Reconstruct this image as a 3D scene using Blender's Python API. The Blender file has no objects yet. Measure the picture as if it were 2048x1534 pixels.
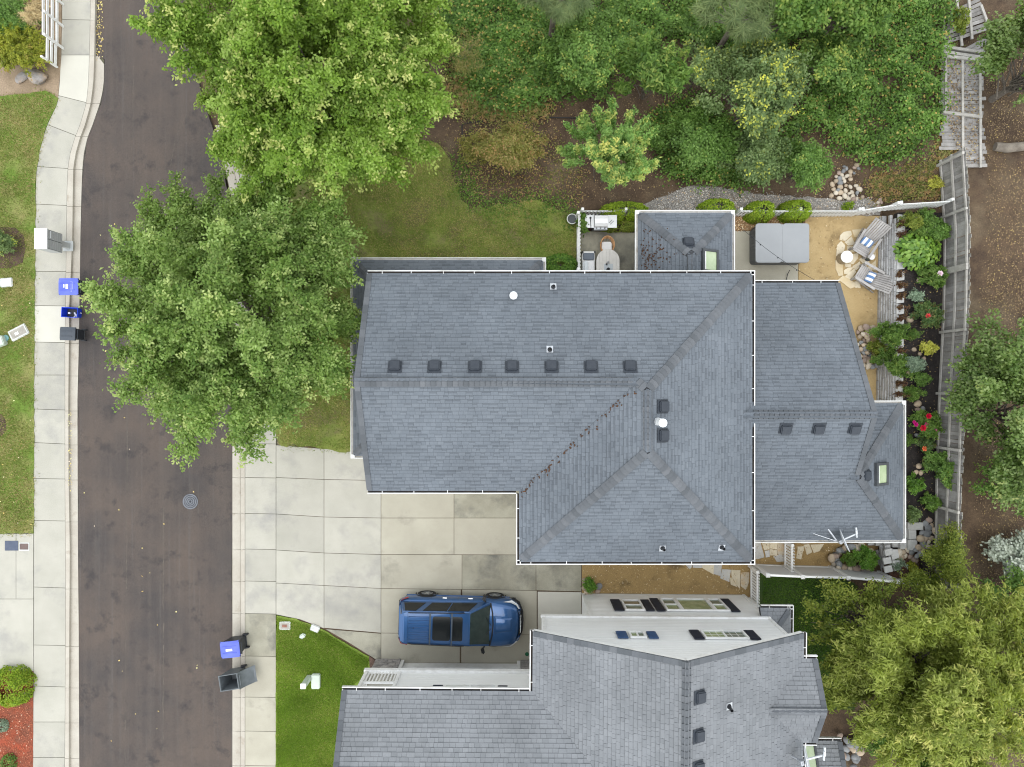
import bpy, bmesh, math, random
import numpy as np
from mathutils import Vector, Matrix

# ------------------------------------------------------------------ camera, sky, sun, exposure
SC = bpy.context.scene
COL = SC.collection
H, F = 29.6, 1421.0                       # drone height (m), focal length in pixels of the 2048 px frame
cam = bpy.data.objects.new('camera', bpy.data.cameras.new('camera'))
COL.objects.link(cam)
cam.location = (0, 0, H)
cam.rotation_euler = (0, 0, 0)
cam.data.sensor_width = 36.0
cam.data.lens = 36.0 * F / 2048.0
cam.data.clip_end = 400.0
SC.camera = cam

SUN_EL, SUN_AZ = math.radians(76), math.radians(195)     # high hazy sun, south-south-west
world = bpy.data.worlds.new('World'); SC.world = world
world.use_nodes = True
wn = world.node_tree; wn.nodes.clear()
sky = wn.nodes.new('ShaderNodeTexSky'); sky.sky_type = 'NISHITA'; sky.sun_disc = False
sky.sun_elevation = SUN_EL; sky.sun_rotation = SUN_AZ
sky.air_density = 2.5; sky.dust_density = 0.6; sky.ozone_density = 1.0
hsv = wn.nodes.new('ShaderNodeHueSaturation'); hsv.inputs['Saturation'].default_value = 0.26
bg = wn.nodes.new('ShaderNodeBackground'); bg.inputs['Strength'].default_value = 0.15
wo = wn.nodes.new('ShaderNodeOutputWorld')
wn.links.new(sky.outputs[0], hsv.inputs['Color']); wn.links.new(hsv.outputs[0], bg.inputs[0]); wn.links.new(bg.outputs[0], wo.inputs[0])
sun = bpy.data.objects.new('sun', bpy.data.lights.new('sun', 'SUN'))
COL.objects.link(sun)
sun.data.energy = 0.6; sun.data.angle = math.radians(60); sun.data.color = (1.0, 0.94, 0.84)
sd = Vector((math.sin(SUN_AZ) * math.cos(SUN_EL), math.cos(SUN_AZ) * math.cos(SUN_EL), math.sin(SUN_EL)))
sun.rotation_euler = sd.to_track_quat('Z', 'Y').to_euler()
sun.location = (0, 0, 60)
vs = SC.view_settings
vs.view_transform = 'Standard'; vs.look = 'None'; vs.gamma = 1.0; vs.use_curve_mapping = False
vs.exposure = 1.17
SC.render.engine = 'CYCLES'
SC.cycles.max_bounces = 8; SC.cycles.diffuse_bounces = 5; SC.cycles.glossy_bounces = 3
SC.cycles.transmission_bounces = 4; SC.cycles.transparent_max_bounces = 6
SC.cycles.use_denoising = True; SC.cycles.use_adaptive_sampling = False; SC.cycles.filter_width = 1.1
SC.cycles.caustics_reflective = False; SC.cycles.caustics_refractive = False

# ------------------------------------------------------------------ helpers
def P(px, py, z=0.0):
    s = (H - z) / F
    return Vector(((px - 1024) * s, -(py - 767) * s, z))
def P2(px, py, z=0.0):
    p = P(px, py, z); return (p.x, p.y)
R = random.Random(7)

class MB:
    """collects geometry for ONE mesh"""
    def __init__(s): s.v = []; s.f = []; s.m = []
    def add(s, vs_, fs, m=0):
        b = len(s.v); s.v.extend([tuple(q) for q in vs_])
        for f in fs: s.f.append(tuple(i + b for i in f)); s.m.append(m)
        return s
    def box(s, c, d, rz=0.0, m=0, ry=0.0, rx=0.0):
        x, y, z = d[0] / 2, d[1] / 2, d[2] / 2
        M_ = Matrix.Translation(c) @ Matrix.Rotation(rz, 4, 'Z') @ Matrix.Rotation(ry, 4, 'Y') @ Matrix.Rotation(rx, 4, 'X')
        vv = [M_ @ Vector(q) for q in ((-x,-y,-z),(x,-y,-z),(x,y,-z),(-x,y,-z),(-x,-y,z),(x,-y,z),(x,y,z),(-x,y,z))]
        return s.add(vv, [(0,3,2,1),(4,5,6,7),(0,1,5,4),(1,2,6,5),(2,3,7,6),(3,0,4,7)], m)
    def bar(s, a, b, w, h, m=0, up=(0, 0, 1)):
        a = Vector(a); b = Vector(b); d = (b - a)
        if d.length < 1e-6: return s
        d.normalize(); u = Vector(up)
        if abs(d.dot(u)) > 0.98: u = Vector((1, 0, 0))
        sx = d.cross(u).normalized() * w / 2; sz = sx.cross(d).normalized() * h / 2
        vv = [a-sx-sz, a+sx-sz, a+sx+sz, a-sx+sz, b-sx-sz, b+sx-sz, b+sx+sz, b-sx+sz]
        return s.add(vv, [(0,1,2,3),(7,6,5,4),(0,4,5,1),(1,5,6,2),(2,6,7,3),(3,7,4,0)], m)
    def prism(s, poly, z0, z1, m=0, bottom=False):
        n = len(poly)
        ar = sum(poly[i][0]*poly[(i+1) % n][1] - poly[(i+1) % n][0]*poly[i][1] for i in range(n))
        if ar < 0: poly = poly[::-1]
        vv = [(p[0], p[1], z0) for p in poly] + [(p[0], p[1], z1) for p in poly]
        ff = [tuple(range(n, 2*n))] + [(i, (i+1) % n, n+(i+1) % n, n+i) for i in range(n)]
        if bottom: ff.append(tuple(range(n-1, -1, -1)))
        return s.add(vv, ff, m)
    def tube(s, pts, r, n=7, m=0, cap=True):
        pts = [Vector(p) for p in pts]; k = len(pts)
        rr = r if hasattr(r, '__len__') else [r] * k
        vv = []; prev = None
        for i, p in enumerate(pts):
            d = (pts[min(i+1, k-1)] - pts[max(i-1, 0)]).normalized()
            a = prev if prev is not None else (Vector((0, 0, 1)) if abs(d.z) < 0.9 else Vector((1, 0, 0)))
            x = d.cross(a).normalized(); y = x.cross(d).normalized(); prev = y
            for j in range(n):
                t = 2 * math.pi * j / n
                vv.append(p + (x * math.cos(t) + y * math.sin(t)) * rr[i])
        ff = [(i*n+j, i*n+(j+1) % n, (i+1)*n+(j+1) % n, (i+1)*n+j) for i in range(k-1) for j in range(n)]
        if cap: ff += [tuple(range(n-1, -1, -1)), tuple((k-1)*n+j for j in range(n))]
        return s.add(vv, ff, m)
    def lathe(s, prof, c=(0, 0, 0), n=16, m=0, cap=True):
        vv = []
        for (r, z) in prof:
            for j in range(n):
                t = 2*math.pi*j/n
                vv.append((c[0]+r*math.cos(t), c[1]+r*math.sin(t), c[2]+z))
        k = len(prof)
        ff = [(i*n+j, i*n+(j+1) % n, (i+1)*n+(j+1) % n, (i+1)*n+j) for i in range(k-1) for j in range(n)]
        if cap: ff += [tuple((k-1)*n+j for j in range(n)), tuple(range(n-1, -1, -1))]
        return s.add(vv, ff, m)
    def mesh(s, name, mats, smooth=0, bevel=0, seg=1):
        me = bpy.data.meshes.new(name)
        me.from_pydata(s.v, [], s.f)
        for k in (mats if isinstance(mats, (list, tuple)) else [mats]): me.materials.append(k)
        if any(s.m): me.polygons.foreach_set('material_index', s.m)
        if bevel:
            bm = bmesh.new(); bm.from_mesh(me)
            ed = [e for e in bm.edges if len(e.link_faces) == 2 and e.calc_face_angle(0) > 0.5]
            bmesh.ops.bevel(bm, geom=ed, offset=bevel, segments=seg, affect='EDGES', clamp_overlap=True)
            bm.to_mesh(me); bm.free()
        if smooth:
            me.polygons.foreach_set('use_smooth', [True]*len(me.polygons))
            me.set_sharp_from_angle(angle=math.radians(smooth))
        me.update()
        return me
    def build(s, name, mats, parent=None, smooth=0, bevel=0, seg=1):
        return link(name, s.mesh(name, mats, smooth, bevel, seg), parent)

def link(name, data, parent=None, loc=None, rz=None):
    o = bpy.data.objects.new(name, data); COL.objects.link(o)
    if parent is not None: o.parent = parent
    if loc is not None: o.location = loc
    if rz is not None: o.rotation_euler = (0, 0, rz)
    return o
def tag(o, label=None, cat=None, group=None, kind=None):
    if label: o['label'] = label
    if cat: o['category'] = cat
    if group: o['group'] = group
    if kind: o['kind'] = kind
    return o
def thing(name, label, cat, loc=(0, 0, 0), rz=0.0, group=None):
    o = link(name, None, None, loc, rz); o.empty_display_size = 0.2
    return tag(o, label, cat, group)
def struct(o): o['kind'] = 'structure'; return o
def stuff(o): o['kind'] = 'stuff'; return o
def dup(root, loc, rz, label, group=None):
    r = root.copy(); COL.objects.link(r); r.location = loc; r.rotation_euler = (0, 0, rz); r['label'] = label
    if group: r['group'] = group
    for ch in list(root.children):
        c = ch.copy(); COL.objects.link(c); c.parent = r
        for g in list(ch.children):
            d = g.copy(); COL.objects.link(d); d.parent = c
    return r

# ------------------------------------------------------------------ materials
def nodes(name):
    m = bpy.data.materials.new(name); m.use_nodes = True
    nt = m.node_tree
    return m, nt, nt.nodes['Principled BSDF']
def c4(c): return (c[0], c[1], c[2], 1.0)
def mixc(nt, fac, a, b, mode='MIX'):
    n = nt.nodes.new('ShaderNodeMix'); n.data_type = 'RGBA'; n.blend_type = mode
    for sock, v in ((n.inputs[0], fac), (n.inputs[6], a), (n.inputs[7], b)):
        if isinstance(v, bpy.types.NodeSocket): nt.links.new(v, sock)
        elif isinstance(v, (int, float)): sock.default_value = v
        else: sock.default_value = c4(v)
    return n.outputs[2]
def math_(nt, op, a, b=0.0, clamp=False):
    n = nt.nodes.new('ShaderNodeMath'); n.operation = op; n.use_clamp = clamp
    for sock, v in ((n.inputs[0], a), (n.inputs[1], b)):
        if isinstance(v, bpy.types.NodeSocket): nt.links.new(v, sock)
        else: sock.default_value = v
    return n.outputs[0]
def rng_(nt, v, a, b, c=0.0, d=1.0):
    n = nt.nodes.new('ShaderNodeMapRange'); nt.links.new(v, n.inputs[0])
    for i, q in enumerate((a, b, c, d)): n.inputs[i+1].default_value = q
    return n.outputs[0]
def noise(nt, vec, scale, detail=4.0, rough=0.6, stretch=None, off=0.0):
    if stretch or off:
        mp = nt.nodes.new('ShaderNodeMapping'); nt.links.new(vec, mp.inputs[0])
        if stretch: mp.inputs['Scale'].default_value = stretch
        mp.inputs['Location'].default_value = (off, off*1.7, off*0.6); vec = mp.outputs[0]
    n = nt.nodes.new('ShaderNodeTexNoise'); nt.links.new(vec, n.inputs['Vector'])
    n.inputs['Scale'].default_value = scale; n.inputs['Detail'].default_value = detail; n.inputs['Roughness'].default_value = rough
    return n.outputs[0]
def position(nt, coord='pos'):
    if coord == 'pos': return nt.nodes.new('ShaderNodeNewGeometry').outputs['Position']
    return nt.nodes.new('ShaderNodeTexCoord').outputs['Object']
def addbump(nt, bs, h, strength, dist=0.02):
    b = nt.nodes.new('ShaderNodeBump'); b.inputs['Strength'].default_value = strength; b.inputs['Distance'].default_value = dist
    nt.links.new(h, b.inputs['Height']); nt.links.new(b.outputs[0], bs.inputs['Normal'])

def mat(name, c1, c2=None, scale=3.0, lo=0.35, hi=0.65, rough=0.8, fine=0.15, fscale=60.0, bump=0.0, metal=0.0, objv=0.0,
        coord='pos', c3=None, s3=0.6, lo3=0.5, hi3=0.7, stretch=None, spec=0.3, coat=0.0, off=0.0, fs_stretch=None):
    m, nt, bs = nodes(name)
    p = position(nt, coord)
    col = c1
    if c2 is not None:
        col = mixc(nt, rng_(nt, noise(nt, p, scale, 5, 0.6, stretch, off), lo, hi), c1, c2)
    if c3 is not None:
        col = mixc(nt, rng_(nt, noise(nt, p, s3, 6, 0.65, None, 3.1+off), lo3, hi3), col, c3)
    if fine:
        fn = noise(nt, p, fscale, 3, 0.7, fs_stretch)
        col = mixc(nt, 1.0, col, tri(nt, rng_(nt, fn, 0.3, 0.7, 1-fine, 1+fine)), 'MULTIPLY')
        if bump: addbump(nt, bs, fn, bump)
    if objv:
        oi = nt.nodes.new('ShaderNodeObjectInfo').outputs['Random']
        col = mixc(nt, 1.0, col, tri(nt, rng_(nt, oi, 0, 1, 1-objv, 1+objv)), 'MULTIPLY')
    if isinstance(col, bpy.types.NodeSocket): nt.links.new(col, bs.inputs['Base Color'])
    else: bs.inputs['Base Color'].default_value = c4(col)
    bs.inputs['Roughness'].default_value = rough; bs.inputs['Metallic'].default_value = metal
    bs.inputs['Specular IOR Level'].default_value = spec; bs.inputs['Coat Weight'].default_value = coat
    return m
def tri(nt, v):
    n = nt.nodes.new('ShaderNodeCombineXYZ')
    for i in range(3): nt.links.new(v, n.inputs[i])
    return n.outputs[0]
def attr(nt, name):
    n = nt.nodes.new('ShaderNodeAttribute'); n.attribute_name = name
    return n.outputs['Fac']
def ramp(nt, fac, stops):
    n = nt.nodes.new('ShaderNodeValToRGB'); nt.links.new(fac, n.inputs[0])
    e = n.color_ramp.elements
    while len(e) < len(stops): e.new(0.5)
    for i, (q, c) in enumerate(stops): e[i].position = q; e[i].color = c4(c)
    return n.outputs[0]

def shingle_mat(name, cols, big=(0.9, 1.1), band=0.74):
    m, nt, bs = nodes(name)
    oi = nt.nodes.new('ShaderNodeObjectInfo').outputs['Random']
    r = math_(nt, 'FRACT', math_(nt, 'ADD', attr(nt, 'rnd'), oi))
    col = ramp(nt, r, [(0.0, cols[0]), (0.30, cols[1]), (0.75, cols[2]), (1.0, cols[3])])
    col = mixc(nt, 1.0, col, tri(nt, rng_(nt, attr(nt, 'band'), 0, 1, 1.04, band)), 'MULTIPLY')
    p = position(nt)
    g = noise(nt, p, 130.0, 2, 0.8)
    col = mixc(nt, 1.0, col, tri(nt, rng_(nt, g, 0.3, 0.7, 0.72, 1.28)), 'MULTIPLY')
    col = mixc(nt, 1.0, col, tri(nt, rng_(nt, noise(nt, p, 0.55, 6, 0.65), 0.3, 0.7, big[0]-.05, big[1]+.04)), 'MULTIPLY')
    nt.links.new(col, bs.inputs['Base Color'])
    bs.inputs['Roughness'].default_value = 0.85; bs.inputs['Specular IOR Level'].default_value = 0.25
    addbump(nt, bs, g, 0.4, 0.004)
    return m

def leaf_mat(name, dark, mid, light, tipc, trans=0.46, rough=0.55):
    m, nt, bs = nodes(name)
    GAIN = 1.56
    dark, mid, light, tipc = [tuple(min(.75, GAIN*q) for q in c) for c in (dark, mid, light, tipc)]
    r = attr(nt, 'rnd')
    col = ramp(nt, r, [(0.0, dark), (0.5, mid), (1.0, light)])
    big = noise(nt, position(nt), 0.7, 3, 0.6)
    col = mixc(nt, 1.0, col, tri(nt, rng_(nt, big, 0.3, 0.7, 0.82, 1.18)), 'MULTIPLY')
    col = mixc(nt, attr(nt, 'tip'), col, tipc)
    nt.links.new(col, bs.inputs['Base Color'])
    bs.inputs['Roughness'].default_value = rough; bs.inputs['Specular IOR Level'].default_value = 0.35
    tr = nt.nodes.new('ShaderNodeBsdfTranslucent'); nt.links.new(mixc(nt, 1.0, col, (1.25, 1.2, 0.6), 'MULTIPLY'), tr.inputs[0])
    mx = nt.nodes.new('ShaderNodeMixShader'); mx.inputs[0].default_value = trans
    nt.links.new(bs.outputs[0], mx.inputs[1]); nt.links.new(tr.outputs[0], mx.inputs[2])
    nt.links.new(mx.outputs[0], nt.nodes['Material Output'].inputs[0])
    return m

WHITE = mat('white_paint', (0.76, 0.76, 0.75), (0.60, 0.59, 0.56), 2.5, 0.45, 0.75, rough=0.5, fine=0.04)
VINYL = mat('white_vinyl', (0.78, 0.78, 0.77), (0.70, 0.70, 0.68), 1.2, rough=0.45, fine=0.03)
SIDING = mat('white_siding', (0.799, 0.799, 0.788), (0.745, 0.745, 0.734), 0.7, rough=0.6, fine=0.03, objv=0.015)
BLACK = mat('black_plastic', (0.02, 0.022, 0.026), rough=0.5, fine=0.1)
DARKGREY = mat('dark_grey_metal', (0.05, 0.055, 0.06), (0.065, 0.07, 0.075), 6, rough=0.5, fine=0.1)
GUTTERDARK = mat('gutter_dark_inside', (0.025, 0.025, 0.028), (0.05, 0.04, 0.03), 3, rough=0.9, fine=0.4)  # dark tone for the inner gutter faces
GALV = mat('galvanised_metal', (0.55, 0.57, 0.60), (0.42, 0.44, 0.47), 12, rough=0.4, metal=0.5, fine=0.1)
GLASS = mat('window_glass', (0.10, 0.13, 0.12), (0.20, 0.24, 0.17), 1.3, rough=0.06, fine=0.0, spec=0.6)
GLASSG = mat('window_glass_painted_garden', (0.20, 0.27, 0.13), (0.36, 0.40, 0.24), 2.2, rough=0.08, fine=0.12, fscale=9, spec=0.6)  # garden reflection painted into the glass colour
SKYGLASS = mat('skylight_glass', (0.30, 0.38, 0.22), (0.40, 0.47, 0.30), 2.0, rough=0.08, fine=0.0, spec=0.7)
NAVY = mat('navy_shutter', (0.012, 0.015, 0.026), (0.02, 0.024, 0.036), 4, rough=0.55, fine=0.05)
NAVYSHEEN = mat('navy_painted_sheen', (0.03, 0.065, 0.15), (0.045, 0.09, 0.19), 4, rough=0.5, fine=0.05)  # navy shutters with their bluish reflection put into the colour
SHINGLE = shingle_mat('asphalt_shingle', [(0.105, 0.119, 0.137), (0.115, 0.130, 0.149), (0.119, 0.134, 0.153), (0.125, 0.140, 0.159)], band=0.80)
SHINGLE2 = shingle_mat('asphalt_shingle_grey', [(0.150, 0.158, 0.168), (0.163, 0.171, 0.182), (0.170, 0.178, 0.189), (0.180, 0.188, 0.199)], band=0.84)
CAPMAT = shingle_mat('ridge_cap_shingle', [(0.077, 0.084, 0.092), (0.093, 0.100, 0.110), (0.104, 0.111, 0.121), (0.116, 0.122, 0.132)])
GUTW = mat('gutter_white', (0.64, 0.64, 0.63), (0.46, 0.45, 0.42), 2.2, 0.45, 0.72, rough=0.5, fine=0.06)
VENT = mat('roof_vent_metal', (0.028, 0.034, 0.044), (0.036, 0.042, 0.052), 8, rough=0.5, fine=0.1)
# ------------------------------------------------------------------ terrain and paving
def smooth01(x, a, b):
    t = max(0.0, min(1.0, (x - a) / (b - a))); return t*t*(3-2*t)
def zf(x, y):
    """ground height: flat lot, a walled terrace along the east fence, gentle banks north and south of it"""
    if x < -9.2: return -0.32 if x < -9.8 else -0.32 + 0.30 * (x + 9.8) / 0.6
    inside = smooth01(y, -7.9, -7.2) * (1 - smooth01(y, 6.95, 7.4))
    wx = 15.42 if y > -5.75 else 16.6
    wall = smooth01(x, wx, wx+.08)
    bank = smooth01(x, 11.5+3.7*(1-smooth01(y, 8.9, 10.6)) if y > 0 else 14.0, 17.0)
    return -0.02 + 1.0 * (inside * wall + (1 - inside) * bank)
def npmesh(name, V, attrs=None, mats=None, smooth=False):
    """V: (n, k, 3) one k-gon each"""
    n, k, _ = V.shape
    me = bpy.data.meshes.new(name)
    me.vertices.add(n*k); me.vertices.foreach_set('co', V.reshape(-1).astype(np.float32))
    me.loops.add(n*k); me.loops.foreach_set('vertex_index', np.arange(n*k, dtype=np.int32))
    me.polygons.add(n); me.polygons.foreach_set('loop_start', np.arange(0, n*k, k, dtype=np.int32))
    for a, v in (attrs or {}).items():
        at = me.attributes.new(a, 'FLOAT', 'FACE'); at.data.foreach_set('value', np.asarray(v, dtype=np.float32))
    for m in (mats or []): me.materials.append(m)
    me.update(calc_edges=True)
    return me
def inpoly(x, y, poly):
    r = np.zeros(len(x), bool); n = len(poly)
    for i in range(n):
        (x1, y1), (x2, y2) = poly[i], poly[(i+1) % n]
        c = ((y1 > y) != (y2 > y)) & (x < (x2-x1)*(y-y1)/((y2-y1) or 1e-9)+x1)
        r ^= c
    return r
def inpoly1(x, y, poly): return bool(inpoly(np.array([x]), np.array([y]), poly)[0])
def sample_poly(rng, poly, n):
    xs = [p[0] for p in poly]; ys = [p[1] for p in poly]; out = []
    tot = 0
    while tot < n:
        a = rng.uniform(min(xs), max(xs), n*2); b = rng.uniform(min(ys), max(ys), n*2)
        k = inpoly(a, b, poly); q = np.stack([a[k], b[k]], 1); out.append(q); tot += len(q)
    return np.concatenate(out)[:n]
def rough_poly(pts, amp, step=0.25, seed=1):
    r = random.Random(seed); out = []
    for i in range(len(pts)):
        a = Vector(pts[i]); b = Vector(pts[(i+1) % len(pts)]); n = max(1, int((b-a).length/step))
        d = (b-a).normalized() if (b-a).length else Vector((1, 0)); nn = Vector((-d.y, d.x))
        for k in range(n):
            q = a + (b-a)*(k/n) + nn*r.uniform(-amp, amp)*(1 if k else 0.3)
            out.append((q.x, q.y))
    return out
def pxpoly(pts, z=0.0): return [P2(a, b, z) for a, b in pts]
def inset(poly, g):
    n = len(poly)
    ar = sum(poly[i][0]*poly[(i+1) % n][1] - poly[(i+1) % n][0]*poly[i][1] for i in range(n))
    if ar < 0: poly = poly[::-1]
    out = []
    for i in range(n):
        p0, p1, p2 = Vector(poly[i-1]), Vector(poly[i]), Vector(poly[(i+1) % n])
        d1 = (p1-p0).normalized(); d2 = (p2-p1).normalized()
        n1 = Vector((-d1.y, d1.x)); n2 = Vector((-d2.y, d2.x))
        b = (n1+n2); L = max(0.4, b.length); b = b.normalized()
        out.append(tuple(p1 + b * g * 2 / L * 1.0))
    return out

DIRT = mat('leaf_strewn_dirt', (0.104, 0.070, 0.043), (0.059, 0.039, 0.026), 1.6, 0.35, 0.65, rough=0.95, fine=0.45, fscale=28, bump=0.6,
           c3=(0.130, 0.098, 0.062), s3=0.45, lo3=0.5, hi3=0.68)
ASPHALT = None
def asphalt_mat():
    m, nt, bs = nodes('worn_asphalt'); p = position(nt)
    col = mixc(nt, rng_(nt, noise(nt, p, 0.35, 5, 0.6), 0.35, 0.65), (0.092, 0.073, 0.062), (0.059, 0.052, 0.050))
    st = noise(nt, p, 1.0, 5, 0.65, (3.2, 0.10, 1))
    col = mixc(nt, rng_(nt, st, 0.44, 0.72, 0.0, 0.28), col, (0.113, 0.094, 0.080))
    st2 = noise(nt, p, 1.0, 3, 0.5, (9.0, 0.15, 1), 5.0)
    col = mixc(nt, rng_(nt, st2, 0.56, 0.74, 0.0, 0.28), col, (0.105, 0.100, 0.095))
    bl = noise(nt, p, 1.1, 6, 0.7, None, 11.0)
    col = mixc(nt, rng_(nt, bl, 0.54, 0.68, 0.0, 0.75), col, (0.040, 0.037, 0.038))
    sp = noise(nt, p, 48.0, 3, 0.85)
    col = mixc(nt, 1.0, col, tri(nt, rng_(nt, sp, 0.3, 0.7, 0.55, 1.5)), 'MULTIPLY')
    nt.links.new(col, bs.inputs['Base Color']); bs.inputs['Roughness'].default_value = 0.9; bs.inputs['Specular IOR Level'].default_value = 0.2
    addbump(nt, bs, sp, 0.5, 0.006)
    return m
ASPHALT = asphalt_mat()
CONC = mat('broom_finished_concrete', (0.397, 0.379, 0.328), (0.338, 0.326, 0.278), 0.9, 0.3, 0.7, rough=0.85, fine=0.13, fscale=38, bump=0.15, objv=0.06,
           c3=(0.273, 0.264, 0.243), s3=0.8, lo3=0.50, hi3=0.74)
CONCNEW = mat('new_pale_concrete', (0.487, 0.471, 0.408), (0.454, 0.436, 0.380), 1.0, rough=0.8, fine=0.04, fscale=45)
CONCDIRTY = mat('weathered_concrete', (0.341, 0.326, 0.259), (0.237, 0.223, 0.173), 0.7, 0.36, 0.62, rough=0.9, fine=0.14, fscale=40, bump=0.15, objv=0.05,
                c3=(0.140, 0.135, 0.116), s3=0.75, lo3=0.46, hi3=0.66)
CONCTAN = mat('tan_concrete', (0.397, 0.373, 0.303), (0.330, 0.308, 0.246), 0.8, 0.3, 0.7, rough=0.85, fine=0.09, fscale=42, bump=0.15, objv=0.04,
              c3=(0.228, 0.214, 0.174), s3=0.7, lo3=0.57, hi3=0.76)  # concrete of a tan tone with darker blotches
KERBM = mat('kerb_concrete', (0.428, 0.398, 0.342), (0.368, 0.334, 0.283), 1.2, rough=0.85, fine=0.12, fscale=40, c3=(0.283, 0.240, 0.188), s3=1.5, lo3=0.6, hi3=0.75)
JOINT = mat('joint_soil', (0.13, 0.11, 0.085), (0.08, 0.085, 0.045), 3.0, rough=0.95, fine=0.3)
LAWN = mat('lawn_turf', (0.113, 0.178, 0.021), (0.159, 0.209, 0.035), 1.1, 0.35, 0.65, rough=0.9, fine=0.5, fscale=34, bump=0.5,
           c3=(0.088, 0.108, 0.022), s3=0.9, lo3=0.55, hi3=0.75)
LAWNDRY = mat('patchy_lawn_turf', (0.106, 0.167, 0.025), (0.196, 0.189, 0.065), 0.8, 0.42, 0.62, rough=0.95, fine=0.5, fscale=34, bump=0.5,
              c3=(0.256, 0.218, 0.102), s3=0.55, lo3=0.60, hi3=0.74)
LAWNDARK = mat('brown_patched_turf', (0.118, 0.166, 0.027), (0.202, 0.214, 0.057), 0.7, 0.36, 0.62, rough=0.95, fine=0.5, fscale=34, bump=0.5,
               c3=(0.135, 0.127, 0.048), s3=0.9, lo3=0.46, hi3=0.60)  # turf with yellowish and brown patches
DG = mat('decomposed_granite', (0.405, 0.299, 0.152), (0.331, 0.235, 0.110), 1.0, 0.3, 0.7, rough=0.95, fine=0.22, fscale=36, bump=0.4,
         c3=(0.156, 0.106, 0.051), s3=0.9, lo3=0.56, hi3=0.74)
DG2 = mat('side_yard_granite', (0.33, 0.225, 0.095), (0.26, 0.175, 0.075), 1.6, 0.3, 0.7, rough=0.95, fine=0.3, fscale=30, bump=0.4,
          c3=(0.10, 0.068, 0.034), s3=1.4, lo3=0.55, hi3=0.74)
MULCH = mat('dark_bark_mulch', (0.016, 0.014, 0.014), (0.030, 0.025, 0.023), 5, rough=0.95, fine=0.6, fscale=30, bump=0.9)
REDMULCH = mat('red_bark_mulch', (0.24, 0.060, 0.030), (0.15, 0.055, 0.033), 2.0, rough=0.95, fine=0.55, fscale=26, bump=0.9, c3=(0.33, 0.062, 0.028), s3=0.8, lo3=0.45, hi3=0.65)
GRAVEL = mat('grey_gravel', (0.27, 0.25, 0.225), (0.17, 0.16, 0.145), 9, rough=0.9, fine=0.6, fscale=24, bump=0.9, c3=(0.20, 0.15, 0.10), s3=1.2, lo3=0.55, hi3=0.7)
CHIPS = mat('wood_chips', (0.36, 0.23, 0.12), (0.20, 0.12, 0.06), 8, rough=0.95, fine=0.5, fscale=30, bump=0.8)

# base terrain, one sheet out to the horizon
gx = [-140, -90, -60, -40, -30, -24] + [x*0.5 for x in range(-40, 20)] + [10, 10.5, 11, 11.5, 12, 12.5, 13, 13.5, 14, 14.5, 15, 15.40, 15.44, 15.47, 15.5, 15.55, 16, 16.5, 16.6, 16.68, 17, 17.5, 18, 19, 20, 22, 25, 30, 40, 60, 90, 140]
gy = [-140, -90, -60, -40, -30, -24, -20, -18] + [y*0.5 for y in range(-34, 35)] + [18, 20, 24, 30, 40, 60, 90, 140]
g = MB()
for y in gy:
    for x in gx:
        g.v.append((x, y, zf(x, y) + (0.05*math.sin(x*1.7+y*2.3)*math.sin(y*1.3-x*0.7) if x > -3 and y > 7.5 else 0)))
nx = len(gx)
for j in range(len(gy)-1):
    for i in range(nx-1):
        g.f.append((j*nx+i, j*nx+i+1, (j+1)*nx+i+1, (j+1)*nx+i)); g.m.append(0)
struct(g.build('ground', [DIRT], smooth=40))

def sheet(name, pts, z, m, thick=0.2, rough=0.0, seed=1, kind='structure', label=None, step=0.25):
    poly = pxpoly(pts, z)
    if rough: poly = rough_poly(poly, rough, step, seed)
    o = MB().prism(poly, z-thick, z, 0).build(name, [m]); o['kind'] = kind
    if label: o['label'] = label
    return o

# street
SZ = -0.12
left_edge = [(192, -40), (192, 112), (209, 118), (209, 165), (203, 205), (188, 245), (176, 275), (167, 330), (163, 385), (162, 470), (160, 540), (158, 640), (158, 760), (155, 785), (157, 830), (155, 900), (157, 1000), (155, 1080), (156, 1150), (158, 1300), (158, 1420), (159, 1580)]
right_edge = [(466, 1580), (465, 1400), (464, 1230), (464, 1100), (466, 960), (466, 890), (468, 760), (468, 600), (462, 420), (440, 300), (405, 200), (380, 90), (368, -40)]
sheet('street', left_edge + right_edge, SZ, ASPHALT, 0.15, rough=0.02, seed=3)
# long crack and seams sealed in the asphalt
SEAM = mat('pale_seam_grit', (0.12, 0.105, 0.085), (0.075, 0.066, 0.058), 6, rough=0.95, fine=0.4)
sm = MB()
for (xa, ya, xb, yb, w, sd_) in ((327, 1000, 326, 1580, 0.035, 1), (256, 760, 250, 1560, 0.025, 2), (352, 270, 340, 340, 0.03, 4), (375, 225, 352, 272, 0.03, 5), (268, 120, 262, 330, 0.02, 7)):
    r = random.Random(sd_); a = P(xa, ya, SZ+0.004); b = P(xb, yb, SZ+0.004); n = 40
    pts = [a + (b-a)*(i/n) + Vector((r.gauss(0, 0.012), 0, 0)) for i in range(n+1)]
    for i in range(n):
        if r.random() < 0.22: continue
        ww = w*r.uniform(0.3, 1.0)
        d = (pts[i+1]-pts[i]).normalized(); s_ = Vector((d.y, -d.x, 0))*ww/2
        sm.add([pts[i]-s_, pts[i]+s_, pts[i+1]+s_, pts[i+1]-s_], [(0, 1, 2, 3)])
o = sm.build('road_seam', [SEAM]); struct(o)

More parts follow.
